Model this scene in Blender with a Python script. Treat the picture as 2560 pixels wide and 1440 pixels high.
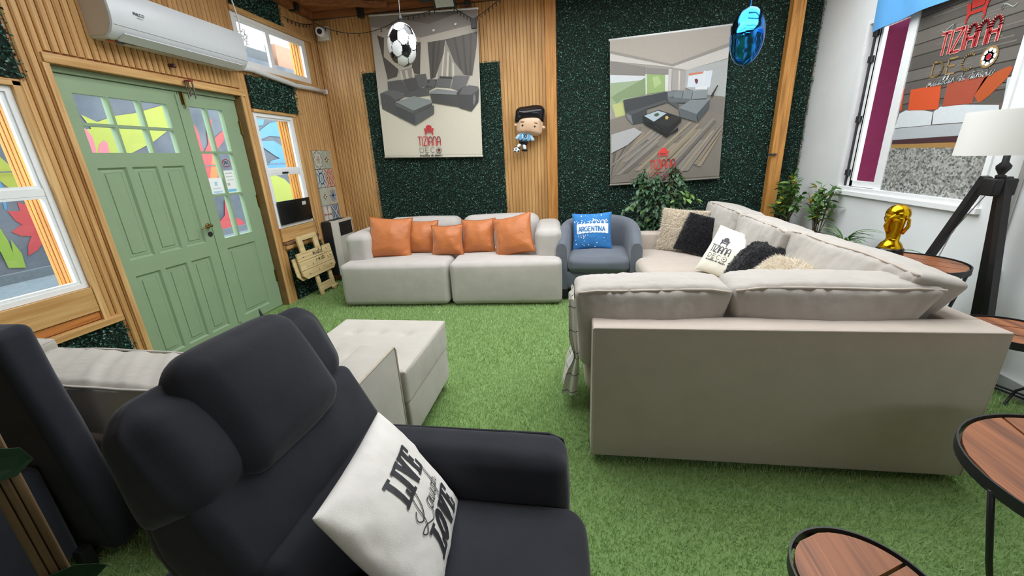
import bpy, math, random
import numpy as np
from mathutils import Vector, Matrix, noise
from mathutils.geometry import tessellate_polygon

scene = bpy.context.scene
for o in list(bpy.data.objects):
    bpy.data.objects.remove(o)
R = math.radians
random.seed(7)
rng = np.random.default_rng(11)

# ------------------------------------------------------------------ camera
CAM_H = 1.45
def unit(v):
    v = np.array(v, float)
    return v / np.linalg.norm(v)
depth_dir = unit((160, -335, 1000))
down = np.array((154.0, 3060.0, 1000.0))
up_dir = -unit(down - depth_dir * down.dot(depth_dir))
side_dir = np.cross(depth_dir, up_dir)
ROT = np.array([side_dir, depth_dir, up_dir])
cam_data = bpy.data.cameras.new('camera')
cam_data.sensor_width = 36.0
cam_data.lens = 36.0 * 1000.0 / 2560.0
cam_data.clip_start = 0.02
cam = bpy.data.objects.new('camera', cam_data)
scene.collection.objects.link(cam)
m = Matrix.Identity(4)
for i in range(3):
    m[i][0], m[i][1], m[i][2] = ROT[i][0], -ROT[i][1], -ROT[i][2]
m[2][3] = CAM_H
cam.matrix_world = m
scene.camera = cam

# ------------------------------------------------------------------ sky, light, exposure
world = bpy.data.worlds.new('sky')
scene.world = world
world.use_nodes = True
wn = world.node_tree.nodes
wn['Background'].inputs['Color'].default_value = (0.92, 0.97, 1.0, 1)
wn['Background'].inputs['Strength'].default_value = 3.4
SKY_X0, SKY_X1, SKY_Y0, SKY_Y1, CEIL = -1.95, 2.2, 1.6, 4.4, 3.2
sun_data = bpy.data.lights.new('sun', 'SUN')
sun_data.energy = 0.3
sun_data.angle = R(50)
sun_data.color = (1.0, 0.97, 0.92)
sun = bpy.data.objects.new('sun', sun_data)
scene.collection.objects.link(sun)
sun.rotation_euler = (R(-14), R(16), 0)
pd = bpy.data.lights.new('skylight_portal', 'AREA')
pd.shape = 'RECTANGLE'
pd.size, pd.size_y = SKY_X1 - SKY_X0, SKY_Y1 - SKY_Y0
pd.cycles.is_portal = True
portal = bpy.data.objects.new('skylight_portal', pd)
scene.collection.objects.link(portal)
ADDED_WIN = (-0.3, 2.3, 2.0, 2.45)   # added unseen window behind the viewer, brightens the corner sofa's back
pd2 = bpy.data.lights.new('added_window_portal', 'AREA')
pd2.shape = 'RECTANGLE'
pd2.size, pd2.size_y = ADDED_WIN[1] - ADDED_WIN[0], ADDED_WIN[3] - ADDED_WIN[2]
pd2.cycles.is_portal = True
portal2 = bpy.data.objects.new('added_window_portal', pd2)
scene.collection.objects.link(portal2)
portal2.location = ((ADDED_WIN[0] + ADDED_WIN[1]) / 2, -1.72, (ADDED_WIN[2] + ADDED_WIN[3]) / 2)
portal2.rotation_euler = (R(90), 0, 0)
portal.location = ((SKY_X0 + SKY_X1) / 2, (SKY_Y0 + SKY_Y1) / 2, CEIL + 0.1)
vs = scene.view_settings
vs.view_transform = 'Standard'
vs.look = 'None'
vs.gamma = 1.0
vs.use_curve_mapping = False
vs.exposure = 0.95

# ------------------------------------------------------------------ materials
def C(h):
    h = h.lstrip('#')
    r = [int(h[i:i + 2], 16) / 255 for i in (0, 2, 4)]
    return tuple((c / 12.92 if c <= 0.04045 else ((c + 0.055) / 1.055) ** 2.4) for c in r) + (1.0,)

MATS = {}
def base_mat(name):
    mt = bpy.data.materials.new(name)
    mt.use_nodes = True
    nt = mt.node_tree
    MATS[name] = mt
    return mt, nt, nt.nodes['Principled BSDF']

def mixrgb(nt, fac, a, b):
    n = nt.nodes.new('ShaderNodeMix')
    n.data_type = 'RGBA'
    for sock, val in ((n.inputs[0], fac), (n.inputs[6], a), (n.inputs[7], b)):
        if hasattr(val, 'is_linked') or isinstance(val, bpy.types.NodeSocket):
            nt.links.new(val, sock)
        else:
            sock.default_value = val
    return n.outputs[2]

def ramp(nt, src, p0, p1):
    n = nt.nodes.new('ShaderNodeMapRange')
    nt.links.new(src, n.inputs[0])
    n.inputs[1].default_value, n.inputs[2].default_value = p0, p1
    return n.outputs[0]

def pos_noise(nt, scale, stretch=(1, 1, 1), detail=3.0, space='pos'):
    if space == 'pos':
        g = nt.nodes.new('ShaderNodeNewGeometry')
        src = g.outputs['Position']
    else:
        g = nt.nodes.new('ShaderNodeTexCoord')
        src = g.outputs['Object']
    mp = nt.nodes.new('ShaderNodeMapping')
    mp.inputs['Scale'].default_value = stretch
    nt.links.new(src, mp.inputs[0])
    n = nt.nodes.new('ShaderNodeTexNoise')
    n.inputs['Scale'].default_value = scale
    n.inputs['Detail'].default_value = detail
    nt.links.new(mp.outputs[0], n.inputs[0])
    return n.outputs[0]

def bump(nt, bsdf, src, strength, dist):
    b = nt.nodes.new('ShaderNodeBump')
    b.inputs['Strength'].default_value = strength
    b.inputs['Distance'].default_value = dist
    nt.links.new(src, b.inputs['Height'])
    nt.links.new(b.outputs[0], bsdf.inputs['Normal'])

def plain(name, col, rough=0.5, metal=0.0, var=0.06, scale=30, bmp=0.0, spec=0.5):
    mt, nt, b = base_mat(name)
    c = C(col)
    d = tuple(x * (1 - var * 2) for x in c[:3]) + (1,)
    f = ramp(nt, pos_noise(nt, scale), 0.3, 0.7)
    nt.links.new(mixrgb(nt, f, d, c), b.inputs['Base Color'])
    b.inputs['Roughness'].default_value = rough
    b.inputs['Metallic'].default_value = metal
    b.inputs['Specular IOR Level'].default_value = spec
    if bmp:
        bump(nt, b, pos_noise(nt, scale * 4), bmp, 0.002)
    return mt

def fabric(name, col, var=0.08, weave=900, wrinkle=0.25, sheen=0.25, wscale=7, spot=0.0):
    mt, nt, b = base_mat(name)
    c = C(col)
    d = tuple(x * (1 - var * 2.2) for x in c[:3]) + (1,)
    fine = pos_noise(nt, weave, detail=1.0)
    big = pos_noise(nt, 9.0, detail=4.0)
    col1 = mixrgb(nt, ramp(nt, big, 0.25, 0.75), d, c)
    fine_d = tuple(x * (1 - var * 3) for x in c[:3]) + (1,)
    fn = nt.nodes.new('ShaderNodeMath')
    fn.operation = 'MULTIPLY'
    nt.links.new(ramp(nt, fine, 0.35, 0.75), fn.inputs[0])
    fn.inputs[1].default_value = 0.5
    nt.links.new(mixrgb(nt, fn.outputs[0], col1, fine_d), b.inputs['Base Color'])
    b.inputs['Roughness'].default_value = 0.92
    b.inputs['Specular IOR Level'].default_value = 0.2
    b.inputs['Sheen Weight'].default_value = sheen
    b.inputs['Sheen Roughness'].default_value = 0.4
    ad = nt.nodes.new('ShaderNodeMath')
    ad.operation = 'MULTIPLY_ADD'
    nt.links.new(fine, ad.inputs[0])
    ad.inputs[1].default_value = 0.06
    nt.links.new(pos_noise(nt, wscale, detail=2.0), ad.inputs[2])
    bump(nt, b, ad.outputs[0], wrinkle, 0.03)
    return mt

def satin(name, col):
    mt = fabric(name, col, var=0.05, wrinkle=0.25, sheen=0.5, wscale=16)
    b = mt.node_tree.nodes['Principled BSDF']
    b.inputs['Roughness'].default_value = 0.48
    b.inputs['Specular IOR Level'].default_value = 0.45
    return mt

def wood(name, light, dark, axis='z', rough=0.55, scale=1.0, knots=False, coat=0.0):
    mt, nt, b = base_mat(name)
    st = {'x': (1.2, 22, 22), 'y': (22, 1.2, 22), 'z': (22, 22, 1.2)}[axis]
    st = tuple(s * scale for s in st)
    g1 = pos_noise(nt, 1.6, st, 6.0)
    st2 = tuple(s * 3.1 if s > 5 else s * 1.1 for s in st)
    g2 = pos_noise(nt, 2.0, st2, 3.0)
    st3 = {'x': (1.0, 10, 10), 'y': (10, 1.0, 10), 'z': (10, 10, 1.0)}[axis]
    g3 = pos_noise(nt, 2.2, st3, 0.0)
    a = mixrgb(nt, ramp(nt, g1, 0.35, 0.68), C(dark), C(light))
    l2 = tuple(min(1, x * 1.15) for x in C(light)[:3]) + (1,)
    a2 = mixrgb(nt, ramp(nt, g3, 0.35, 0.65), a, mixrgb(nt, ramp(nt, g2, 0.4, 0.6), a, l2))
    nt.links.new(a2, b.inputs['Base Color'])
    b.inputs['Roughness'].default_value = rough
    b.inputs['Coat Weight'].default_value = coat
    b.inputs['Coat Roughness'].default_value = 0.25
    bump(nt, b, g2, 0.15, 0.002)
    return mt

def island(name, cols, rough=0.6, translucent=0.0, spec=0.4):
    """colour varies from piece to piece of one mesh (leaves, blades, strands)"""
    mt, nt, b = base_mat(name)
    g = nt.nodes.new('ShaderNodeNewGeometry')
    cr = nt.nodes.new('ShaderNodeValToRGB')
    el = cr.color_ramp.elements
    while len(el) < len(cols):
        el.new(0.5)
    for i, c in enumerate(cols):
        el[i].position = i / (len(cols) - 1)
        el[i].color = C(c)
    nt.links.new(g.outputs['Random Per Island'], cr.inputs[0])
    nt.links.new(cr.outputs[0], b.inputs['Base Color'])
    b.inputs['Roughness'].default_value = rough
    b.inputs['Specular IOR Level'].default_value = spec
    if translucent:
        t = nt.nodes.new('ShaderNodeBsdfTranslucent')
        nt.links.new(cr.outputs[0], t.inputs[0])
        mx = nt.nodes.new('ShaderNodeMixShader')
        mx.inputs[0].default_value = translucent
        nt.links.new(b.outputs[0], mx.inputs[1])
        nt.links.new(t.outputs[0], mx.inputs[2])
        nt.links.new(mx.outputs[0], nt.nodes['Material Output'].inputs[0])
    return mt

def printed(name, rough=0.55, metal=0.0, coat=0.0):
    """flat print: reads the colours of the mesh it is on"""
    mt, nt, b = base_mat(name)
    a = nt.nodes.new('ShaderNodeVertexColor')
    a.layer_name = 'Col'
    f = ramp(nt, pos_noise(nt, 60), 0.2, 0.8)
    hs = nt.nodes.new('ShaderNodeHueSaturation')
    nt.links.new(a.outputs[0], hs.inputs['Color'])
    v = nt.nodes.new('ShaderNodeMapRange')
    nt.links.new(f, v.inputs[0])
    v.inputs[3].default_value, v.inputs[4].default_value = 0.94, 1.04
    nt.links.new(v.outputs[0], hs.inputs['Value'])
    nt.links.new(hs.outputs[0], b.inputs['Base Color'])
    b.inputs['Roughness'].default_value = rough
    b.inputs['Metallic'].default_value = metal
    b.inputs['Coat Weight'].default_value = coat
    b.inputs['Coat Roughness'].default_value = 0.08
    return mt

def glass_mat(name, tint=(0.97, 1, 0.99, 1)):
    mt, nt, b = base_mat(name)
    nt.nodes.remove(b)
    tr = nt.nodes.new('ShaderNodeBsdfTransparent')
    tr.inputs[0].default_value = tint
    gl = nt.nodes.new('ShaderNodeBsdfGlossy')
    gl.inputs['Roughness'].default_value = 0.03
    lw = nt.nodes.new('ShaderNodeLayerWeight')
    pw = nt.nodes.new('ShaderNodeMath')
    pw.operation = 'POWER'
    nt.links.new(lw.outputs['Facing'], pw.inputs[0])
    pw.inputs[1].default_value = 5.0
    fr = nt.nodes.new('ShaderNodeMath')
    fr.operation = 'MULTIPLY_ADD'
    nt.links.new(pw.outputs[0], fr.inputs[0])
    fr.inputs[1].default_value = 0.5
    fr.inputs[2].default_value = 0.03
    mx = nt.nodes.new('ShaderNodeMixShader')
    nt.links.new(fr.outputs[0], mx.inputs[0])
    nt.links.new(tr.outputs[0], mx.inputs[1])
    nt.links.new(gl.outputs[0], mx.inputs[2])
    nt.links.new(mx.outputs[0], nt.nodes['Material Output'].inputs[0])
    return mt

slat_wood = wood('slat_wood', '#c89c63', '#b2834b', 'z', coat=0.15)
trim_wood = wood('trim_wood', '#d2aa72', '#b98a52', 'z')
trim_wood_y = wood('trim_wood_y', '#d0a76e', '#b5854b', 'y')
orange_wood = wood('orange_wood', '#d79a4e', '#b8722c', 'z')
groove_wood = wood('groove_wood', '#a87644', '#8d5f34', 'z')
post_wood = wood('post_wood', '#c48a45', '#9a6428', 'z')
ceiling_wood = wood('ceiling_wood', '#9a6238', '#7a4826', 'x')
sill_brown = wood('sill_brown', '#8f6a4e', '#6d4c38', 'y')
sill_orange = wood('sill_orange', '#b9763a', '#94571f', 'y')
pale_pine = wood('pale_pine', '#dcc594', '#c2a772', 'y', scale=1.6)
table_wood = wood('table_wood', '#965a34', '#63371c', 'y', rough=0.5, scale=0.8, coat=0.1)
green_paint = plain('green_paint', '#8ea584', 0.45, var=0.03, scale=6)
white_paint = plain('white_paint', '#e9ecec', 0.6, var=0.03, scale=3, bmp=0.1)
white_frame = plain('white_frame', '#eef0f0', 0.4, var=0.02)
white_plastic = plain('white_plastic', '#eceef0', 0.25, var=0.01)
beige_plastic = plain('beige_plastic', '#cfc9bd', 0.4, var=0.02)
ac_plastic = plain('ac_plastic', '#cfd2d5', 0.3, var=0.01)
dark_plastic = plain('dark_plastic', '#26272a', 0.4)
black_metal = plain('black_metal', '#222326', 0.45, var=0.1)
black_wood = plain('black_wood', '#1d1c1e', 0.5, var=0.1)
brass = plain('brass', '#8d7444', 0.35, metal=1.0)
chrome = plain('chrome', '#d8d8d8', 0.15, metal=1.0, var=0.01)
grey_steel = plain('grey_steel', '#8c8f92', 0.4, metal=0.8)
gold = plain('gold', '#e6b31e', 0.18, metal=1.0, var=0.04, scale=20)
glass = glass_mat('glass')
print_matt = printed('print_matt', 0.6)
print_gloss = printed('print_gloss', 0.35)
print_foil = printed('print_foil', 0.2, 0.0, 0.8)
blue_foil = plain('blue_foil', '#2b7fd0', 0.09, metal=1.0, var=0.04, scale=8)
soil = plain('soil', '#4b3c2e', 0.95, var=0.25, scale=60, bmp=0.6)
concrete = plain('concrete', '#a9a8a2', 0.85, var=0.1, scale=12, bmp=0.3)
grey_fabric = fabric('grey_fabric', '#bdb6b0', var=0.05)
cream_fabric = fabric('cream_fabric', '#bdb0a4', var=0.04, wrinkle=0.3)
cream_fabric_soft = fabric('cream_fabric_soft', '#b7b0a8', var=0.04, wrinkle=0.5, wscale=11)
pale_fabric = fabric('pale_fabric', '#b9b3aa', var=0.05, wrinkle=0.3)
charcoal_fabric = fabric('charcoal_fabric', '#303137', var=0.12, weave=500, wrinkle=0.25, sheen=0.15)
navy_fabric = fabric('navy_fabric', '#2e3038', var=0.08, wrinkle=0.15, sheen=0.3)
tub_fabric = fabric('tub_fabric', '#6a6f78', var=0.06, wrinkle=0.25)
orange_velvet = satin('orange_velvet', '#c06f38')
orange_trim = fabric('orange_trim', '#a2561f', var=0.06, wrinkle=0.1)
white_cotton = fabric('white_cotton', '#e4e0da', var=0.03, wrinkle=0.5, wscale=9, sheen=0.1)
ivory_cotton = fabric('ivory_cotton', '#eeeada', var=0.02, wrinkle=0.4, wscale=10, sheen=0.1)
blue_cotton = fabric('blue_cotton', '#3d82c4', var=0.06, wrinkle=0.5, wscale=10, sheen=0.1)
black_plush = fabric('black_plush', '#17161b', var=0.3, weave=400, wrinkle=0.6, sheen=0.5, wscale=18)
beige_plush = fabric('beige_plush', '#dccfba', var=0.1, weave=400, wrinkle=0.6)
beige_fur = island('beige_fur', ['#d8c8ae', '#efe6d7', '#f8f4ec', '#f3ecdf', '#c4ad8c'], 0.7, translucent=0.3)
black_fur = island('black_fur', ['#0d0c10', '#1b1a20', '#2a2930'], 0.6)
hedge_leaf = island('hedge_leaf', ['#1c3c32', '#2e5c4c', '#4a7a68', '#22483c', '#86ab9b'], 0.36)
hedge_back = plain('hedge_back', '#0e2219', 0.9, var=0.2)
grass_blade = island('grass_blade', ['#87a862', '#9cbb76', '#aec888', '#90b16a', '#c4d7a4', '#a8bd80'], 0.65, translucent=0.25)
ficus_leaf = island('ficus_leaf', ['#2f4a2c', '#466840', '#5d7f4e', '#3a5a38', '#6f9a52'], 0.35, translucent=0.15)
shrub_leaf = island('shrub_leaf', ['#3d6a34', '#5c8a3e', '#4c7a3a', '#7aa04a', '#8f9f3a'], 0.4, translucent=0.2)
yellow_leaf = island('yellow_leaf', ['#d9b52a', '#e8c63a', '#c9a51e'], 0.45, translucent=0.2)
strap_leaf = island('strap_leaf', ['#4e7a3e', '#6f9850', '#86ad62'], 0.4, translucent=0.2)
bark = plain('bark', '#5f4c3a', 0.85, var=0.15, scale=40)

# ------------------------------------------------------------------ mesh helpers
class MB:
    def __init__(self):
        self.v, self.f, self.mi, self.col = [], [], [], []
    def add(self, vs_, fs_, mi=0, col=None, mat=None):
        n = len(self.v)
        if mat is not None:
            vs_ = [mat @ Vector(p) for p in vs_]
        self.v.extend([tuple(p) for p in vs_])
        for f in fs_:
            self.f.append(tuple(i + n for i in f))
            self.mi.append(mi)
            self.col.append(col)
        return self
    def box(self, c, s, mi=0, mat=None, rot=None):
        hx, hy, hz = s[0] / 2, s[1] / 2, s[2] / 2
        ps = [Vector((x * hx, y * hy, z * hz)) for x in (-1, 1) for y in (-1, 1) for z in (-1, 1)]
        if rot is not None:
            ps = [rot @ p for p in ps]
        ps = [p + Vector(c) for p in ps]
        return self.add(ps, [(0, 1, 3, 2), (4, 6, 7, 5), (0, 4, 5, 1), (2, 3, 7, 6), (0, 2, 6, 4), (1, 5, 7, 3)], mi, None, mat)
    def bounds(self, x0, x1, y0, y1, z0, z1, mi=0):
        return self.box(((x0 + x1) / 2, (y0 + y1) / 2, (z0 + z1) / 2), (abs(x1 - x0), abs(y1 - y0), abs(z1 - z0)), mi)
    def tube(self, pts, r, n=8, mi=0, caps=True, closed=False):
        pts = [Vector(p) for p in pts]
        rs = r if isinstance(r, (list, tuple)) else [r] * len(pts)
        k = len(pts)
        vs_, fs_ = [], []
        prev = None
        for i, p in enumerate(pts):
            if closed:
                t = pts[(i + 1) % k] - pts[i - 1]
            else:
                t = pts[min(i + 1, k - 1)] - pts[max(i - 1, 0)]
            t = t.normalized() if t.length > 1e-9 else Vector((0, 0, 1))
            if prev is None:
                a = Vector((0, 0, 1)) if abs(t.z) < 0.9 else Vector((1, 0, 0))
                nrm = t.cross(a).normalized()
            else:
                nrm = (prev - t * prev.dot(t))
                nrm = nrm.normalized() if nrm.length > 1e-6 else t.orthogonal().normalized()
            prev = nrm
            bn = t.cross(nrm)
            for j in range(n):
                a = 2 * math.pi * j / n
                vs_.append(p + (nrm * math.cos(a) + bn * math.sin(a)) * rs[i])
        for i in range(k if closed else k - 1):
            for j in range(n):
                a, b = i * n + j, i * n + (j + 1) % n
                c, d = ((i + 1) % k) * n + (j + 1) % n, ((i + 1) % k) * n + j
                fs_.append((a, b, c, d))
        if caps and not closed:
            fs_.append(tuple(reversed(range(n))))
            fs_.append(tuple((k - 1) * n + j for j in range(n)))
        return self.add(vs_, fs_, mi)
    def lathe(self, prof, n=24, mi=0, c=(0, 0, 0), mat=None):
        vs_, fs_ = [], []
        for (r, z) in prof:
            for j in range(n):
                a = 2 * math.pi * j / n
                vs_.append(Vector((c[0] + r * math.cos(a), c[1] + r * math.sin(a), c[2] + z)))
        for i in range(len(prof) - 1):
            for j in range(n):
                fs_.append((i * n + j, i * n + (j + 1) % n, (i + 1) * n + (j + 1) % n, (i + 1) * n + j))
        fs_.append(tuple(reversed(range(n))))
        fs_.append(tuple((len(prof) - 1) * n + j for j in range(n)))
        return self.add(vs_, fs_, mi, None, mat)
    def prism(self, poly, z0, z1, mi=0, mat=None):
        n = len(poly)
        vs_ = [Vector((p[0], p[1], z0)) for p in poly] + [Vector((p[0], p[1], z1)) for p in poly]
        fs_ = [tuple(reversed(range(n))), tuple(range(n, 2 * n))]
        fs_ += [(i, (i + 1) % n, n + (i + 1) % n, n + i) for i in range(n)]
        return self.add(vs_, fs_, mi, None, mat)
    def build(self, name, mats, parent=None, smooth=False, loc=None, rot=None, auto=None):
        me = bpy.data.meshes.new(name)
        me.from_pydata(self.v, [], self.f)
        if not isinstance(mats, (list, tuple)):
            mats = [mats]
        for mt in mats:
            me.materials.append(mt)
        if len(mats) > 1:
            me.polygons.foreach_set('material_index', self.mi)
        if any(c is not None for c in self.col):
            ca = me.color_attributes.new('Col', 'FLOAT_COLOR', 'CORNER')
            for p, c in zip(me.polygons, self.col):
                for li in p.loop_indices:
                    ca.data[li].color = c or (1, 1, 1, 1)
        if smooth:
            me.polygons.foreach_set('use_smooth', [True] * len(me.polygons))
            if auto:
                me.set_sharp_from_angle(angle=R(auto))
        me.update()
        return link(name, me, parent, loc, rot)

def link(name, me, parent=None, loc=None, rot=None):
    ob = bpy.data.objects.new(name, me)
    scene.collection.objects.link(ob)
    if parent is not None:
        ob.parent = parent
    if loc is not None:
        ob.location = loc
    if rot is not None:
        ob.rotation_euler = rot
    return ob

def fast_mesh(name, verts, tris, mat, parent=None):
    me = bpy.data.meshes.new(name)
    nv, nt = len(verts), len(tris)
    k = tris.shape[1]
    me.vertices.add(nv)
    me.vertices.foreach_set('co', np.ascontiguousarray(verts, dtype=np.float32).ravel())
    me.loops.add(nt * k)
    me.loops.foreach_set('vertex_index', np.ascontiguousarray(tris, dtype=np.int32).ravel())
    me.polygons.add(nt)
    me.polygons.foreach_set('loop_start', np.arange(0, nt * k, k, dtype=np.int32))
    me.update(calc_edges=True)
    me.materials.append(mat)
    return link(name, me, parent)

def tag(o, label=None, cat=None, group=None, kind=None):
    if label:
        o['label'] = label
    if cat:
        o['category'] = cat
    if group:
        o['group'] = group
    if kind:
        o['kind'] = kind
    return o

def thing(name, label, cat, loc=(0, 0, 0), rot=(0, 0, 0), group=None):
    o = bpy.data.objects.new(name, None)
    scene.collection.objects.link(o)
    o.empty_display_size = 0.1
    o.location = loc
    o.rotation_euler = rot
    return tag(o, label, cat, group)

def struct(o):
    o['kind'] = 'structure'
    return o

def soft(sx, sy, sz, r, seg=3, flat=4, puff=(0, 0, 0), wob=0.0, wscale=6.0, seed=0):
    """rounded box centred on the origin; puff bulges the faces of each axis"""
    h = (sx / 2, sy / 2, sz / 2)
    r = min(r, *[x * 0.999 for x in h])
    grids = []
    for k in range(3):
        inner = h[k] - r
        g = [-h[k] + r * (1 - math.cos(math.pi / 2 * i / seg)) * 1.0 for i in range(seg)]
        mid = [(-inner + 2 * inner * i / flat) for i in range(flat + 1)]
        g = [-h[k] + r * i / seg for i in range(seg)] + mid + [h[k] - r * i / seg for i in range(seg - 1, -1, -1)]
        grids.append(g)
    idx, vs_, fs_ = {}, [], []
    off = Vector((seed * 3.1, seed * 1.7, seed * 5.3))
    def vert(p):
        key = (round(p[0], 6), round(p[1], 6), round(p[2], 6))
        if key in idx:
            return idx[key]
        q = Vector([max(-(h[k] - r), min(h[k] - r, p[k])) for k in range(3)])
        d = Vector(p) - q
        e = Vector([math.copysign(math.tan(min(1, abs(d[k]) / r) * math.pi / 4), d[k]) if r > 0 else 0 for k in range(3)])
        n = e.normalized() if e.length > 0 else Vector((0, 0, 1))
        w = q + n * r
        u = [p[k] / h[k] for k in range(3)]
        bul = Vector((
            puff[0] * n.x * (1 - u[1] ** 2) * (1 - u[2] ** 2),
            puff[1] * n.y * (1 - u[0] ** 2) * (1 - u[2] ** 2),
            puff[2] * n.z * (1 - u[0] ** 2) * (1 - u[1] ** 2)))
        w = w + bul
        if wob:
            w = w + n * wob * noise.noise(w * wscale + off)
        idx[key] = len(vs_)
        vs_.append(w)
        return idx[key]
    for k in range(3):
        a, b = (k + 1) % 3, (k + 2) % 3
        for s in (-1, 1):
            for i in range(len(grids[a]) - 1):
                for j in range(len(grids[b]) - 1):
                    q = []
                    for (ii, jj) in ((i, j), (i + 1, j), (i + 1, j + 1), (i, j + 1)):
                        p = [0, 0, 0]
                        p[k] = s * h[k]
                        p[a] = grids[a][ii]
                        p[b] = grids[b][jj]
                        q.append(vert(p))
                    fs_.append(tuple(q) if s > 0 else tuple(reversed(q)))
    return vs_, fs_

def soft_part(name, mat, parent, c, s, r, seg=3, flat=4, puff=(0, 0, 0), wob=0.0, wscale=6.0, seed=0, rot=None):
    vs_, fs_ = soft(s[0], s[1], s[2], r, seg, flat, puff, wob, wscale, seed)
    return MB().add(vs_, fs_).build(name, mat, parent, smooth=True, loc=c, rot=rot)

def bar_part(name, mat, parent, x0, x1, y0, y1, z0, z1, b=0.003):
    s = (abs(x1 - x0), abs(y1 - y0), abs(z1 - z0))
    vs_, fs_ = soft(s[0], s[1], s[2], min(b, min(s) * 0.3), 1, 1)
    return MB().add(vs_, fs_).build(name, mat, parent, loc=((x0 + x1) / 2, (y0 + y1) / 2, (z0 + z1) / 2))

def pillow_fn(w, h, t, pinch=0.10, sharp=0.42, sag=0.0, seed=0.0, crease=0.0):
    """surface of a stuffed square cushion; (u, v) in -1..1, side +1 front, -1 back"""
    def f(u, v, side=1, lift=0.0):
        cu, cv = max(0.0, 1 - u * u), max(0.0, 1 - v * v)
        x = w / 2 * u * (1 - pinch * cv)
        z = h / 2 * v * (1 - pinch * cu) - sag * cu * (1 - v) * 0.5
        th = t / 2 * (cu * cv) ** sharp
        if crease:
            edge = max(abs(u), abs(v)) ** 3
            th += crease * edge * min(1, (cu * cv) * 6) * noise.noise(Vector((u * 5 + seed, v * 5, side * 2.0)))
            th += crease * 0.5 * min(1, (cu * cv) * 6) * noise.noise(Vector((u * 2.2 + seed * 2, v * 2.2, side * 3.0)))
        return Vector((x, -side * (th + lift), z))
    return f

def pillow(name, mat, parent, fn, n=18):
    vs_, fs_ = [], []
    idx = {}
    par = [math.sin(math.pi / 2 * (-1 + 2 * i / n)) for i in range(n + 1)]
    for side in (1, -1):
        for i in range(n + 1):
            for j in range(n + 1):
                border = i in (0, n) or j in (0, n)
                key = (i, j, 0 if border else side)
                if key not in idx:
                    idx[key] = len(vs_)
                    vs_.append(fn(par[i], par[j], side))
        for i in range(n):
            for j in range(n):
                q = []
                for (a, b) in ((i, j), (i + 1, j), (i + 1, j + 1), (i, j + 1)):
                    border = a in (0, n) or b in (0, n)
                    q.append(idx[(a, b, 0 if border else side)])
                fs_.append(tuple(q) if side > 0 else tuple(reversed(q)))
    return MB().add(vs_, fs_).build(name, mat, parent, smooth=True)

def pillow_piping(name, mat, parent, fn, r, n=14):
    pts = []
    for k in range(4):
        for i in range(n):
            s = -1 + 2 * i / n
            u, v = [(s, -1), (1, s), (-s, 1), (-1, -s)][k]
            pts.append(fn(u, v))
    return MB().tube(pts, r, 6, closed=True).build(name, mat, parent, smooth=True)

# flat print -------------------------------------------------------------
def fill(mb, poly, col, fmap):
    tri = tessellate_polygon([[Vector((p[0], p[1], 0)) for p in poly]])
    mb.add([fmap(*p) for p in poly], [tuple(t) for t in tri], 0, col)

def stroke(mb, line, w, col, fmap, sub=1):
    pts = [Vector(p) for p in line]
    for a, b in zip(pts[:-1], pts[1:]):
        d = b - a
        if d.length < 1e-9:
            continue
        n = Vector((-d.y, d.x)).normalized() * (w / 2)
        e = d.normalized() * (w * 0.22)
        a2, b2 = a - e, b + e
        for i in range(sub):
            p, q = a2.lerp(b2, i / sub), a2.lerp(b2, (i + 1) / sub)
            mb.add([fmap(*(p + n)), fmap(*(p - n)), fmap(*(q - n)), fmap(*(q + n))], [(0, 1, 2, 3)], 0, col)

def arc(cx, cy, rx, ry, a0, a1, n=10):
    return [(cx + rx * math.cos(R(a0 + (a1 - a0) * i / n)), cy + ry * math.sin(R(a0 + (a1 - a0) * i / n))) for i in range(n + 1)]

def smooth_line(p, n=6):
    out = []
    for i in range(len(p) - 1):
        p0, p1, p2, p3 = p[max(i - 1, 0)], p[i], p[i + 1], p[min(i + 2, len(p) - 1)]
        for k in range(n):
            t = k / n
            out.append(tuple(0.5 * (2 * p1[d] + (p2[d] - p0[d]) * t + (2 * p0[d] - 5 * p1[d] + 4 * p2[d] - p3[d]) * t * t + (3 * p1[d] - p0[d] - 3 * p2[d] + p3[d]) * t ** 3) for d in (0, 1)))
    out.append(p[-1])
    return out

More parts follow.
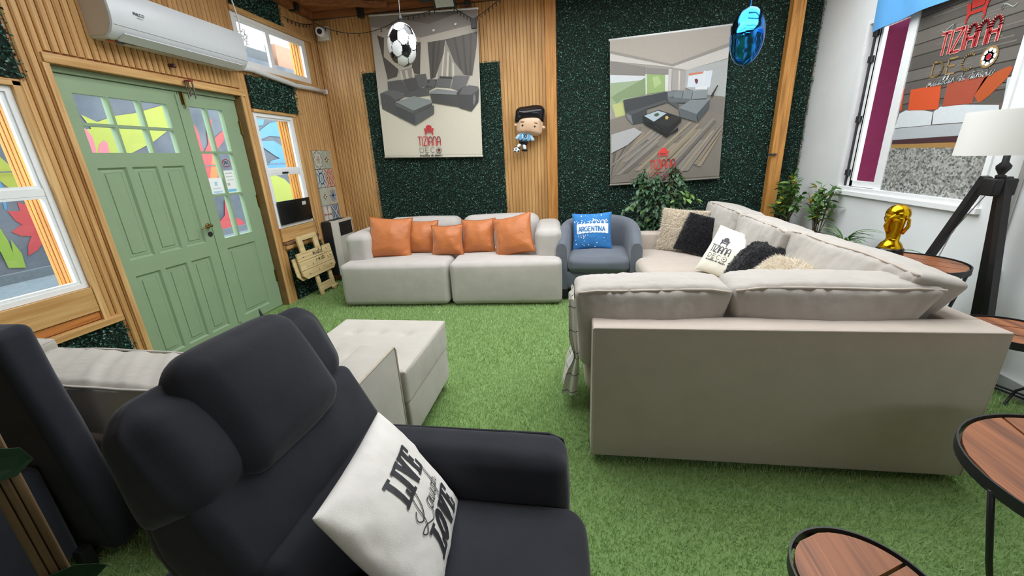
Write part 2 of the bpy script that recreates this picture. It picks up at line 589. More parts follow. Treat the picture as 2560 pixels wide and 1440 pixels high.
DECO = {
    'T': (0.9, [[(0, 1), (0.8, 1)], [(0.4, 1), (0.4, 0)]]),
    'I': (0.35, [[(0.1, 1), (0.1, 0)]]),
    'Z': (0.9, [[(0.05, 1), (0.75, 1), (0.0, 0), (0.75, 0)]]),
    'A': (0.95, [[(0, 0), (0, 0.65)] + arc(0.36, 0.65, 0.36, 0.35, 180, 0) + [(0.72, 0)], [(0, 0.42), (0.72, 0.42)]]),
    'N': (0.95, [[(0, 0), (0, 0.65)] + arc(0.36, 0.65, 0.36, 0.35, 180, 0) + [(0.72, 0)]]),
    'D': (1.25, [[(0, 0), (0, 1)] + arc(0.35, 0.5, 0.6, 0.5, 90, -90, 14) + [(0, 0)]]),
    'E': (1.1, [[(0.75, 1), (0, 1), (0, 0), (0.75, 0)], [(0, 0.52), (0.62, 0.52)]]),
    'C': (1.3, [arc(0.52, 0.5, 0.52, 0.5, 48, 312, 16)]),
    'R': (0.95, [[(0, 0), (0, 1), (0.4, 1)] + arc(0.4, 0.74, 0.28, 0.26, 90, -90, 8) + [(0, 0.48)], [(0.35, 0.48), (0.75, 0)]]),
    'G': (1.15, [arc(0.48, 0.5, 0.48, 0.5, 50, 335, 16), [(0.92, 0.28), (0.92, 0.48), (0.6, 0.48)]]),
    'n': (1.1, [[(0, 0), (0, 1), (0.75, 0), (0.75, 1)]]),
    'a': (1.05, [[(0, 0), (0.42, 1), (0.84, 0)], [(0.15, 0.35), (0.69, 0.35)]]),
    'P': (0.85, [[(0, 0), (0, 1), (0.4, 1)] + arc(0.4, 0.74, 0.28, 0.26, 90, -90, 8) + [(0, 0.48)]]),
    'H': (0.95, [[(0, 0), (0, 1)], [(0.65, 0), (0.65, 1)], [(0, 0.5), (0.65, 0.5)]]),
    'L': (0.75, [[(0, 1), (0, 0), (0.6, 0)]]),
    'O': (1.25, [arc(0.5, 0.5, 0.5, 0.5, 0, 360, 18)]),
    '1': (0.5, [[(0, 0.8), (0.2, 1), (0.2, 0)]]),
    '0': (0.8, [arc(0.3, 0.5, 0.3, 0.5, 0, 360, 14)]),
    ' ': (0.6, []),
}
SCRIPT = {
    'm': (1.0, [[(0, 0), (0.08, 0.5), (0.1, 0.1), (0.28, 0.5), (0.34, 0.1), (0.36, 0.1), (0.55, 0.5), (0.62, 0.05), (0.85, 0.12)]]),
    'n': (0.7, [[(0, 0), (0.08, 0.5), (0.1, 0.1), (0.3, 0.5), (0.38, 0.05), (0.6, 0.12)]]),
    'u': (0.7, [[(0, 0.12), (0.08, 0.5), (0.12, 0.05), (0.3, 0.08), (0.4, 0.5), (0.42, 0.05), (0.62, 0.12)]]),
    'e': (0.5, [[(0, 0.1), (0.28, 0.3), (0.22, 0.52), (0.06, 0.36), (0.1, 0.05), (0.4, 0.12)]]),
    'b': (0.55, [[(0, 0.1), (0.3, 0.8), (0.22, 1.05), (0.1, 0.6), (0.1, 0.05), (0.3, 0.1), (0.3, 0.4), (0.2, 0.4), (0.45, 0.35)]]),
    'l': (0.4, [[(0, 0.1), (0.28, 0.8), (0.2, 1.05), (0.08, 0.6), (0.1, 0.05), (0.32, 0.12)]]),
    's': (0.45, [[(0, 0.1), (0.2, 0.52), (0.3, 0.2), (0.15, 0.0), (0.03, 0.08), (0.38, 0.12)]]),
    'd': (0.6, [[(0.36, 0.4), (0.15, 0.48), (0.05, 0.2), (0.15, 0.02), (0.34, 0.2), (0.5, 1.0), (0.42, 0.1), (0.55, 0.12)]]),
    'i': (0.35, [[(0, 0.12), (0.1, 0.5), (0.12, 0.05), (0.28, 0.12)], [(0.16, 0.68), (0.19, 0.75)]]),
    '~': (0.7, [[(0, 0), (0.08, 0.5), (0.1, 0.1), (0.3, 0.5), (0.38, 0.05), (0.6, 0.12)], [(0.08, 0.7), (0.2, 0.78), (0.3, 0.7), (0.42, 0.78)]]),
    'o': (0.55, [[(0.3, 0.5), (0.08, 0.38), (0.08, 0.05), (0.32, 0.08), (0.36, 0.4), (0.25, 0.5), (0.5, 0.42)]]),
    'a': (0.6, [[(0.36, 0.42), (0.15, 0.5), (0.05, 0.2), (0.15, 0.02), (0.34, 0.2), (0.4, 0.5), (0.4, 0.08), (0.58, 0.12)]]),
    't': (0.45, [[(0, 0.1), (0.2, 0.9), (0.12, 0.1), (0.36, 0.1)], [(0.02, 0.6), (0.34, 0.64)]]),
    ' ': (0.4, []),
}
def text(mb, s, x, y, h, w, col, fmap, table=DECO, sx=1.0, track=0.0, smoothit=False, slant=0.0, sub=1):
    for ch in s:
        adv, lines = table[ch]
        for ln in lines:
            if smoothit:
                ln = smooth_line(ln, 4)
            stroke(mb, [(x + (p[0] * sx + p[1] * slant) * h, y + p[1] * h) for p in ln], w, col, fmap, sub)
        x += (adv * sx + track) * h
    return x
def text_len(s, h, table=DECO, sx=1.0, track=0.0):
    return sum((table[c][0] * sx + track) * h for c in s)

ARMCHAIR_LOGO = [  # emblem of a winged armchair, unit box, y up
    [(0.26, 0.46), (0.2, 0.7), (0.24, 0.9), (0.4, 1.0), (0.6, 1.0), (0.76, 0.9), (0.8, 0.7), (0.74, 0.46)],
    [(0.0, 0.62), (0.05, 0.7), (0.14, 0.7), (0.2, 0.6), (0.24, 0.38), (0.76, 0.38), (0.8, 0.6), (0.86, 0.7), (0.95, 0.7), (1.0, 0.62), (0.93, 0.5), (0.9, 0.26), (0.1, 0.26), (0.07, 0.5)],
    [(0.1, 0.26), (0.24, 0.26), (0.16, 0.12), (0.2, 0.0), (0.12, 0.0), (0.08, 0.14)],
    [(0.9, 0.26), (0.76, 0.26), (0.84, 0.12), (0.8, 0.0), (0.88, 0.0), (0.92, 0.14)],
]
def logo(mb, x, y, w, col, fmap):
    for poly in ARMCHAIR_LOGO:
        fill(mb, [(x + p[0] * w, y + p[1] * w * 0.95) for p in poly], col, fmap)
def disc(cx, cy, rx, ry=None, n=16):
    ry = ry or rx
    return [(cx + rx * math.cos(2 * math.pi * i / n), cy + ry * math.sin(2 * math.pi * i / n)) for i in range(n)]
def brand_block(mb, fmap, cx, ytop, w, red, dark, white=None, center=None, ball=True, script=True, tag_col=None, layer=None):
    """TIZIANA / DECO / muebles de disen~o under the armchair; y grows upward"""
    f0 = fmap
    h1 = w * 0.36
    L = text_len('TIZIANA', h1, sx=0.56, track=0.0)
    s = w / L
    h1 *= s
    logo(mb, cx - w * 0.21, ytop, w * 0.42, red, f0)
    y = ytop - h1 * 1.15
    text(mb, 'TIZIANA', cx - w / 2, y, h1, w * 0.034, red, f0, sx=0.56)
    h2 = w * 0.19
    y2 = y - h2 * 1.5
    text(mb, 'DEC', cx - w * 0.45, y2, h2, w * 0.017, dark, f0, sx=0.95, track=0.1)
    bx, by, br = cx + w * 0.37, y2 + h2 * 0.5, h2 * 0.58
    fill(mb, disc(bx, by, br), dark, f0)
    f1 = layer(1) if layer else f0
    f2 = layer(2) if layer else f0
    wcol = white or (0.85, 0.85, 0.82, 1)
    for i in range(8):
        a = math.pi / 4 * i
        fill(mb, disc(bx + br * 0.55 * math.cos(a), by + br * 0.55 * math.sin(a), br * 0.32, n=10), wcol, f1)
    fill(mb, disc(bx, by, br * 0.55, n=12), wcol, f1)
    fill(mb, disc(bx, by, br * 0.3, n=12), center or red, f2)
    if script:
        h3 = w * 0.13
        L3 = text_len('muebles de dise~o', h3, SCRIPT)
        h3 *= w * 0.98 / L3
        text(mb, 'muebles de dise~o', cx - w * 0.47, y2 - h3 * 1.35, h3, w * 0.014, tag_col or dark, f0, SCRIPT, smoothit=True, slant=0.15)
# flat print shapes: (colour, outline)
POSTER_CORNER_SOFA = [
    ('#8f8b86', [(0.001, -0.007), (1.005, -0.003), (1.005, 0.092), (0.482, 0.166), (0.14, 0.086), (-0.01, 0.075)]),
    ('#77726d', [(0.247, 0.026), (0.428, 0.003), (0.892, 0.008), (0.551, 0.078)]),
    ('#b9b2a6', [(-0.01, 0.075), (0.14, 0.086), (0.463, 0.162), (0.438, 0.425), (0.002, 0.609), (-0.009, 0.609)]),
    ('#c4bdb1', [(0.463, 0.162), (1, 0.092), (0.988, 0.611), (0.957, 0.611), (0.518, 0.441), (0.436, 0.439)]),
    ('#d9d2c0', [(0.006, 0.617), (0.436, 0.439), (0.518, 0.441), (0.993, 0.611), (1.002, 1.003), (-0, 1.002)]),
    ('#5a5551', [(0.053, 0.129), (0.117, 0.148), (0.096, 0.274), (0.229, 0.363), (0.208, 0.413), (0.113, 0.43)]),
    ('#9a948a', [(0.222, 0.377), (0.436, 0.338), (0.426, 0.439), (0.282, 0.436)]),
    ('#c9c3b6', [(0.237, 0.377), (0.258, 0.375), (0.272, 0.436), (0.251, 0.436)]),
    ('#c9c3b6', [(0.289, 0.373), (0.315, 0.37), (0.323, 0.437), (0.298, 0.437)]),
    ('#c9c3b6', [(0.357, 0.362), (0.378, 0.359), (0.38, 0.438), (0.359, 0.438)]),
    ('#57524e', [(0.374, 0.195), (0.465, 0.19), (0.434, 0.403), (0.379, 0.395), (0.363, 0.351)]),
    ('#a39d93', [(0.64, 0.194), (0.779, 0.218), (0.866, 0.419), (0.6, 0.443)]),
    ('#d0cabd', [(0.678, 0.223), (0.693, 0.223), (0.652, 0.429), (0.637, 0.429)]),
    ('#d0cabd', [(0.711, 0.259), (0.725, 0.273), (0.703, 0.43), (0.685, 0.43)]),
    ('#8a847b', [(0.726, 0.287), (0.738, 0.302), (0.728, 0.431), (0.715, 0.43)]),
    ('#d0cabd', [(0.751, 0.33), (0.765, 0.345), (0.764, 0.431), (0.744, 0.431)]),
    ('#5b5651', [(0.53, 0.195), (0.696, 0.183), (0.674, 0.272), (0.581, 0.428), (0.533, 0.441), (0.532, 0.283)]),
    ('#4d4945', [(0.581, 0.191), (0.601, 0.19), (0.56, 0.435), (0.544, 0.436)]),
    ('#4d4945', [(0.636, 0.187), (0.653, 0.186), (0.607, 0.356), (0.589, 0.384)]),
    ('#5e5954', [(0.696, 0.183), (0.994, 0.145), (0.983, 0.229), (0.932, 0.427), (0.856, 0.419), (0.771, 0.331), (0.718, 0.224)]),
    ('#4d4945', [(0.772, 0.176), (0.794, 0.172), (0.838, 0.389), (0.819, 0.375)]),
    ('#4d4945', [(0.852, 0.164), (0.872, 0.162), (0.887, 0.419), (0.868, 0.419)]),
    ('#4d4945', [(0.927, 0.155), (0.942, 0.153), (0.922, 0.42), (0.907, 0.42)]),
    ('#565656', [(0.023, 0.527), (0.119, 0.503), (0.202, 0.508), (0.261, 0.539), (0.269, 0.554), (0.177, 0.59), (0.165, 0.691), (0.03, 0.636)]),
    ('#6a6a6a', [(0.119, 0.503), (0.202, 0.508), (0.261, 0.539), (0.269, 0.554), (0.173, 0.578), (0.125, 0.544), (0.044, 0.52)]),
    ('#5d5d5d', [(0.111, 0.444), (0.251, 0.436), (0.32, 0.518), (0.262, 0.532), (0.202, 0.508), (0.109, 0.503)]),
    ('#585858', [(0.262, 0.436), (0.386, 0.424), (0.42, 0.498), (0.32, 0.518)]),
    ('#666666', [(0.383, 0.409), (0.491, 0.401), (0.51, 0.477), (0.42, 0.498)]),
    ('#4e4e4e', [(0.503, 0.441), (0.6, 0.443), (0.574, 0.5), (0.429, 0.512), (0.505, 0.477)]),
    ('#666666', [(0.499, 0.484), (0.538, 0.441), (0.588, 0.457), (0.564, 0.497)]),
    ('#6d6d6d', [(0.575, 0.493), (0.61, 0.437), (0.737, 0.445), (0.718, 0.505)]),
    ('#474747', [(0.624, 0.423), (0.744, 0.431), (0.743, 0.445), (0.623, 0.439)]),
    ('#707070', [(0.728, 0.503), (0.759, 0.424), (0.908, 0.428), (0.861, 0.506), (0.809, 0.527)]),
    ('#5f5f5f', [(0.262, 0.532), (0.431, 0.498), (0.575, 0.497), (0.511, 0.518), (0.519, 0.551), (0.363, 0.556), (0.269, 0.554)]),
    ('#8c9090', [(0.521, 0.525), (0.594, 0.508), (0.808, 0.534), (0.801, 0.556), (0.525, 0.54)]),
    ('#555555', [(0.521, 0.542), (0.802, 0.56), (0.797, 0.641), (0.535, 0.603)]),
    ('#505050', [(0.777, 0.541), (0.83, 0.505), (0.903, 0.492), (0.983, 0.504), (0.993, 0.523), (0.98, 0.611), (0.913, 0.673), (0.799, 0.647)]),
    ('#6b6b6b', [(0.818, 0.534), (0.841, 0.505), (0.903, 0.492), (0.983, 0.504), (0.993, 0.523), (0.919, 0.558), (0.807, 0.553)]),
    ('#7d7d7d', [(0.934, 0.566), (0.95, 0.551), (0.959, 0.589), (0.941, 0.633), (0.931, 0.618)]),
    ('#8f9594', [(0.172, 0.589), (0.363, 0.552), (0.536, 0.588), (0.535, 0.605), (0.347, 0.656)]),
    ('#666868', [(0.172, 0.591), (0.347, 0.658), (0.345, 0.681), (0.169, 0.616)]),
    ('#5a5c5c', [(0.347, 0.658), (0.537, 0.605), (0.535, 0.626), (0.345, 0.681)]),
    ('#4e5050', [(0.174, 0.618), (0.36, 0.683), (0.352, 0.763), (0.17, 0.691)]),
    ('#606262', [(0.36, 0.683), (0.552, 0.622), (0.547, 0.682), (0.352, 0.763)]),
    ('#fbf3df', [(0.587, 0.117), (0.599, 0.114), (0.611, 0.121), (0.598, 0.131), (0.586, 0.126)]),
    ('#fbf3df', [(0.79, 0.088), (0.803, 0.084), (0.815, 0.091), (0.802, 0.099), (0.79, 0.096)]),
]
POSTER_LOUNGE = [
    ('#a89f94', [(-0.007, -0.004), (1.002, -0.003), (1.005, 0.113), (0.545, 0.2), (0.297, 0.145), (-0.002, 0.07)]),
    ('#8d8780', [(-0.002, 0.066), (0.535, 0.198), (1.009, 0.106), (1.008, 0.131), (0.545, 0.212), (-0.002, 0.086)]),
    ('#c2beb6', [(-0.002, 0.086), (0.545, 0.214), (1.008, 0.131), (1.011, 0.199), (0.664, 0.246), (0.506, 0.212), (-0.002, 0.133)]),
    ('#7f7973', [(-0.002, 0.133), (0.314, 0.198), (0.316, 0.254), (-0.002, 0.223)]),
    ('#837d77', [(0.319, 0.202), (0.505, 0.227), (0.505, 0.261), (0.32, 0.242)]),
    ('#c9cdd0', [(0, 0.223), (0.311, 0.254), (0.312, 0.288), (0.001, 0.281)]),
    ('#93a582', [(0.001, 0.277), (0.312, 0.28), (0.315, 0.38), (0.122, 0.398), (0.144, 0.502), (0.051, 0.516), (0.001, 0.421)]),
    ('#7d9168', [(0.222, 0.297), (0.311, 0.265), (0.315, 0.38), (0.112, 0.389), (0.061, 0.417), (0.009, 0.374), (0.07, 0.347)]),
    ('#b5b878', [(0.025, 0.422), (0.122, 0.413), (0.139, 0.501), (0.051, 0.513)]),
    ('#8fa86a', [(0.322, 0.243), (0.479, 0.261), (0.484, 0.369), (0.327, 0.375)]),
    ('#a8bb80', [(0.371, 0.27), (0.42, 0.262), (0.452, 0.313), (0.393, 0.34)]),
    ('#d4d4d0', [(0.31, 0.242), (0.321, 0.243), (0.326, 0.377), (0.316, 0.379)]),
    ('#d0d0cc', [(0.479, 0.261), (0.509, 0.263), (0.514, 0.371), (0.484, 0.37)]),
    ('#b9b6b0', [(0.507, 0.227), (0.536, 0.229), (0.539, 0.373), (0.509, 0.371)]),
    ('#a09a93', [(0.537, 0.233), (0.657, 0.253), (0.658, 0.377), (0.544, 0.369)]),
    ('#c8c5bf', [(0.594, 0.245), (0.606, 0.246), (0.608, 0.374), (0.598, 0.373)]),
    ('#a8aaa8', [(0.656, 0.246), (1.012, 0.207), (1.008, 0.444), (0.852, 0.433), (0.652, 0.358)]),
    ('#cfd6dc', [(0.68, 0.27), (0.877, 0.266), (0.862, 0.373), (0.671, 0.356)]),
    ('#c87a5a', [(0.68, 0.27), (0.801, 0.268), (0.799, 0.279), (0.681, 0.285)]),
    ('#d8d8d4', [(0.805, 0.264), (0.819, 0.264), (0.81, 0.365), (0.798, 0.365)]),
    ('#6b2a33', [(0.731, 0.311), (0.746, 0.308), (0.761, 0.317), (0.759, 0.335), (0.748, 0.342), (0.736, 0.33)]),
    ('#dddddd', [(0.74, 0.364), (0.846, 0.361), (0.839, 0.386), (0.741, 0.376)]),
    ('#7f776d', [(-0.001, 0.524), (0.144, 0.502), (0.518, 0.456), (0.653, 0.388), (1.01, 0.444), (1, 1), (0, 1)]),
    ('#7a736c', [(0.883, 0.45), (1.01, 0.444), (1.01, 0.567), (0.86, 0.526)]),
    ('#6f675e', [(0.005, 0.938), (0.005, 0.938), (0.295, 0.596), (0.266, 0.594)]),
    ('#625b55', [(0.005, 0.963), (0.005, 0.963), (0.07, 0.717), (0.035, 0.715)]),
    ('#625b55', [(0.005, 0.896), (0.005, 0.896), (0.193, 0.678), (0.16, 0.676)]),
    ('#8f8371', [(0.005, 0.952), (0.005, 0.952), (0.319, 0.635), (0.288, 0.633)]),
    ('#9a8e7a', [(0.005, 0.858), (0.005, 0.858), (0.454, 0.585), (0.426, 0.583)]),
    ('#9a8e7a', [(0.005, 0.953), (0.005, 0.953), (0.518, 0.568), (0.491, 0.567)]),
    ('#8b8680', [(0.005, 0.853), (0.022, 0.854), (0.504, 0.593), (0.476, 0.591)]),
    ('#6f675e', [(0.005, 0.962), (0.005, 0.962), (0.367, 0.688), (0.334, 0.686)]),
    ('#8b8680', [(0.109, 0.833), (0.15, 0.836), (0.578, 0.588), (0.55, 0.586)]),
    ('#9a8e7a', [(0.005, 0.975), (0.005, 0.975), (0.533, 0.634), (0.503, 0.632)]),
    ('#8b8680', [(0.047, 0.926), (0.092, 0.928), (0.457, 0.702), (0.424, 0.7)]),
    ('#6f675e', [(0.115, 0.915), (0.159, 0.917), (0.445, 0.734), (0.411, 0.732)]),
    ('#81796c', [(0.249, 0.861), (0.29, 0.863), (0.458, 0.752), (0.423, 0.75)]),
    ('#9a8e7a', [(0.23, 0.905), (0.273, 0.907), (0.731, 0.591), (0.704, 0.589)]),
    ('#81796c', [(0.19, 0.966), (0.236, 0.968), (0.641, 0.678), (0.61, 0.676)]),
    ('#9a8e7a', [(0.289, 0.932), (0.333, 0.934), (0.608, 0.729), (0.574, 0.727)]),
    ('#9a8e7a', [(0.299, 0.961), (0.344, 0.963), (0.796, 0.612), (0.768, 0.61)]),
    ('#8f8371', [(0.303, 0.99), (0.349, 0.991), (0.786, 0.646), (0.757, 0.644)]),
    ('#9a8e7a', [(0.444, 0.925), (0.486, 0.927), (0.821, 0.644), (0.792, 0.642)]),
    ('#8b8680', [(0.456, 0.955), (0.5, 0.957), (0.924, 0.581), (0.899, 0.579)]),
    ('#6f675e', [(0.452, 0.991), (0.498, 0.991), (0.935, 0.598), (0.908, 0.596)]),
    ('#8b8680', [(0.597, 0.915), (0.638, 0.917), (0.84, 0.72), (0.808, 0.718)]),
    ('#9a8e7a', [(0.609, 0.948), (0.652, 0.95), (0.931, 0.662), (0.902, 0.661)]),
    ('#8b8680', [(0.672, 0.931), (0.714, 0.933), (0.998, 0.604), (0.99, 0.604)]),
    ('#8f8371', [(0.757, 0.889), (0.796, 0.892), (0.998, 0.643), (0.984, 0.642)]),
    ('#9a8e7a', [(0.788, 0.903), (0.828, 0.905), (0.998, 0.661), (0.998, 0.661)]),
    ('#a9a9a8', [(0.01, 0.63), (0.218, 0.595), (0.292, 0.632), (0.158, 0.713), (0.01, 0.763)]),
    ('#3a3c3e', [(0.117, 0.401), (0.494, 0.373), (0.515, 0.386), (0.517, 0.425), (0.328, 0.474), (0.336, 0.562), (0.207, 0.57), (0.144, 0.51)]),
    ('#4b4e50', [(0.144, 0.486), (0.487, 0.427), (0.518, 0.44), (0.328, 0.474), (0.185, 0.504)]),
    ('#6f7476', [(0.144, 0.49), (0.191, 0.509), (0.207, 0.574), (0.15, 0.522)]),
    ('#6f7678', [(0.504, 0.37), (0.564, 0.373), (0.556, 0.412), (0.506, 0.409)]),
    ('#747b7d', [(0.564, 0.376), (0.638, 0.376), (0.626, 0.429), (0.556, 0.42)]),
    ('#7b8284', [(0.643, 0.376), (0.721, 0.378), (0.706, 0.438), (0.631, 0.429)]),
    ('#828a8b', [(0.722, 0.386), (0.844, 0.387), (0.838, 0.443), (0.711, 0.44)]),
    ('#5e6466', [(0.506, 0.409), (0.716, 0.439), (0.697, 0.461), (0.558, 0.451), (0.507, 0.432)]),
    ('#4d5254', [(0.507, 0.434), (0.608, 0.462), (0.6, 0.493), (0.518, 0.448)]),
    ('#7c8486', [(0.605, 0.489), (0.706, 0.442), (0.824, 0.45), (0.867, 0.438), (0.864, 0.457), (0.762, 0.542)]),
    ('#5b6163', [(0.605, 0.491), (0.762, 0.542), (0.766, 0.594), (0.624, 0.551)]),
    ('#4a4f51', [(0.762, 0.542), (0.864, 0.453), (0.863, 0.51), (0.776, 0.594)]),
    ('#1d1f21', [(0.29, 0.519), (0.43, 0.489), (0.632, 0.554), (0.633, 0.581), (0.529, 0.662), (0.403, 0.59), (0.294, 0.551)]),
    ('#a9b6be', [(0.304, 0.52), (0.425, 0.494), (0.501, 0.517), (0.392, 0.566)]),
    ('#2d2b2a', [(0.403, 0.574), (0.563, 0.537), (0.624, 0.555), (0.526, 0.614)]),
    ('#17191a', [(0.305, 0.552), (0.403, 0.598), (0.529, 0.667), (0.607, 0.619), (0.609, 0.643), (0.509, 0.682), (0.305, 0.576)]),
    ('#c2ae62', [(0.49, 0.539), (0.507, 0.534), (0.521, 0.546), (0.511, 0.559), (0.493, 0.556)]),
    ('#3f5a3a', [(0.395, 0.514), (0.425, 0.508), (0.439, 0.521), (0.416, 0.534), (0.393, 0.526)]),
    ('#222222', [(0.867, 0.434), (0.889, 0.405), (0.919, 0.366), (0.929, 0.366), (0.899, 0.413), (0.891, 0.436)]),
]
MURAL_A = [
    ('#7c8425', [(3.416, 1.76), (3.579, 1.71), (3.619, 1.639), (3.66, 1.513), (3.661, 1.364), (3.59, 1.353), (3.53, 1.417), (3.5, 1.47), (3.34, 1.529)]),
    ('#336a94', [(3.426, 1.525), (3.5, 1.47), (3.502, 1.357), (3.457, 1.173), (3.438, 1.175), (3.464, 1.36), (3.4, 1.446)]),
    ('#94292f', [(3.707, 0.954), (3.704, 1.098), (3.647, 1.195), (3.563, 1.245), (3.552, 1.118), (3.583, 1.003), (3.67, 0.925)]),
    ('#94292f', [(3.703, 0.958), (3.649, 1.082), (3.557, 1.147), (3.454, 1.163), (3.486, 1.051), (3.558, 0.96), (3.674, 0.921)]),
    ('#94292f', [(3.693, 0.962), (3.605, 1.014), (3.506, 1), (3.414, 0.944), (3.48, 0.886), (3.572, 0.868), (3.683, 0.917)]),
    ('#94292f', [(3.676, 0.953), (3.57, 0.886), (3.501, 0.783), (3.465, 0.667), (3.561, 0.71), (3.648, 0.797), (3.701, 0.926)]),
    ('#94292f', [(3.701, 0.944), (3.716, 1.136), (3.694, 1.308), (3.652, 1.44), (3.631, 1.28), (3.635, 1.103), (3.676, 0.935)]),
    ('#94292f', [(3.67, 0.926), (3.665, 0.789), (3.718, 0.691), (3.806, 0.632), (3.823, 0.764), (3.793, 0.881), (3.707, 0.953)]),
    ('#94292f', [(3.693, 0.918), (3.795, 0.917), (3.886, 0.982), (3.956, 1.084), (3.86, 1.096), (3.764, 1.059), (3.684, 0.96)]),
    ('#94292f', [(3.648, 0.763), (3.674, 0.757), (3.678, 0.482), (3.626, 0.496)]),
    ('#6c8628', [(3.24, 1.14), (3.342, 0.989), (3.358, 0.847), (3.354, 0.727), (3.381, 0.868), (3.42, 0.711), (3.404, 0.55), (3.271, 0.582), (3.266, 0.759), (3.164, 0.908)]),
]
MURAL_B = [
    ('#7c8425', [(4.466, 2.198), (4.624, 2.125), (4.848, 2.214), (5.119, 2.27), (5.539, 2.406), (5.829, 2.464), (5.656, 2.132), (5.503, 2.049), (5.279, 1.913), (5.079, 1.82), (4.872, 1.732), (4.588, 1.667), (4.247, 1.702), (4.348, 2.009), (4.529, 2.041)]),
    ('#a05462', [(4.368, 2.07), (4.425, 2.051), (4.475, 2.031), (4.512, 1.923), (4.497, 1.772), (4.421, 1.669), (4.292, 1.671)]),
    ('#a05462', [(4.494, 1.732), (4.559, 1.861), (4.63, 1.911), (4.655, 1.872), (4.641, 1.732)]),
    ('#94292f', [(6.012, 2.193), (6.051, 2.056), (6.049, 1.792), (5.953, 1.648), (5.892, 1.791), (5.935, 2.031)]),
    ('#94292f', [(6.048, 1.751), (6.172, 1.897), (6.228, 2.146), (6.319, 2.305), (6.366, 2.278), (6.289, 1.962), (6.334, 1.995), (6.519, 2.109), (6.604, 2.113), (6.494, 1.947), (6.307, 1.794), (6.283, 1.557), (6.212, 1.342), (6.066, 1.221), (5.866, 1.236), (5.814, 1.447), (5.931, 1.73)]),
    ('#985b24', [(6.235, 1.814), (6.285, 1.687), (6.195, 1.387), (6.094, 1.306), (6.038, 1.373)]),
]
MURAL_C = [
    ('#94292f', [(5.773, 0.409), (5.94, 0.615), (6.121, 0.731), (6.205, 0.987), (6.271, 0.98), (6.238, 0.724), (6.356, 0.654), (6.456, 0.611), (6.576, 0.399), (6.598, 0.244), (6.222, 0.247), (5.902, 0.314)]),
]
MURAL_D = [
    ('#336a94', [(7.375, 2.457), (7.606, 2.396), (7.525, 2.269), (7.362, 2.245)]),
    ('#336a94', [(7.3, 2.056), (7.438, 2.183), (7.724, 2.323), (8.182, 2.397), (8.251, 2.182), (7.984, 2.068), (7.646, 2.083), (7.379, 2.005)]),
    ('#336a94', [(7.312, 1.976), (7.74, 1.988), (7.966, 1.878), (8.083, 1.67), (8.043, 1.55), (7.651, 1.717), (7.409, 1.856)]),
    ('#336a94', [(7.297, 1.454), (7.532, 1.612), (7.805, 1.658), (8.063, 1.61), (8.098, 1.426), (7.428, 1.421)]),
    ('#7c8425', [(7.33, 1.311), (7.568, 1.334), (7.803, 1.242), (7.946, 1.11), (8.056, 0.929), (8.009, 0.71), (7.286, 0.735)]),
]
VINYL = [
    ('#c94f2c', [(3.868, 1.653), (3.905, 1.808), (3.855, 1.823), (3.869, 1.803), (3.844, 1.65)]),
    ('#d2562f', [(3.781, 1.644), (3.801, 1.794), (3.672, 1.792), (3.526, 1.785), (3.499, 1.628)]),
    ('#a8503c', [(3.471, 1.64), (3.478, 1.788), (3.317, 1.799), (3.182, 1.794), (3.246, 1.684), (3.242, 1.639)]),
    ('#b5562f', [(3.246, 1.684), (3.208, 1.782), (3.12, 1.809), (3.062, 1.822), (3.041, 1.807), (3.058, 1.758), (3.141, 1.671), (3.199, 1.634)]),
    ('#c3ccd0', [(3.038, 1.617), (3.058, 1.758), (2.958, 1.765), (2.938, 1.606)]),
    ('#d3d9dc', [(3.861, 1.63), (3.805, 1.649), (3.625, 1.632), (3.539, 1.614), (3.529, 1.526), (3.874, 1.525)]),
    ('#d3d9dc', [(3.533, 1.616), (3.485, 1.644), (3.295, 1.636), (3.059, 1.609), (3.035, 1.525), (3.517, 1.529)]),
    ('#b4b9bd', [(3.881, 1.52), (3.522, 1.523), (3.034, 1.521), (3.022, 1.456), (3.276, 1.445), (3.869, 1.435)]),
    ('#4a3036', [(3.868, 1.432), (3.275, 1.442), (3.267, 1.402), (3.867, 1.404)]),
    ('#a7824e', [(3.866, 1.401), (3.285, 1.403), (3.285, 1.369), (3.869, 1.372)]),
]
# ------------------------------------------------------------------ setting
XL, XR, YB, YN = -3.17, 2.5, 5.2, -1.6

def rect_cells(u0, u1, v0, v1, holes):
    us = sorted({u0, u1, *[min(max(h[k], u0), u1) for h in holes for k in (0, 1)]})
    vs2 = sorted({v0, v1, *[min(max(h[k], v0), v1) for h in holes for k in (2, 3)]})
    for a, b in zip(us[:-1], us[1:]):
        for c, d in zip(vs2[:-1], vs2[1:]):
            mu, mv = (a + b) / 2, (c + d) / 2
            if not any(h[0] < mu < h[1] and h[2] < mv < h[3] for h in holes):
                yield a, b, c, d

floor_base = plain('floor_base', '#7d9c5a', 0.95, var=0.2, scale=200, bmp=0.3)
floor = MB().bounds(XL - 0.1, XR + 0.1, YN, YB + 0.1, -0.1, 0.0).build('floor', floor_base)
struct(floor)

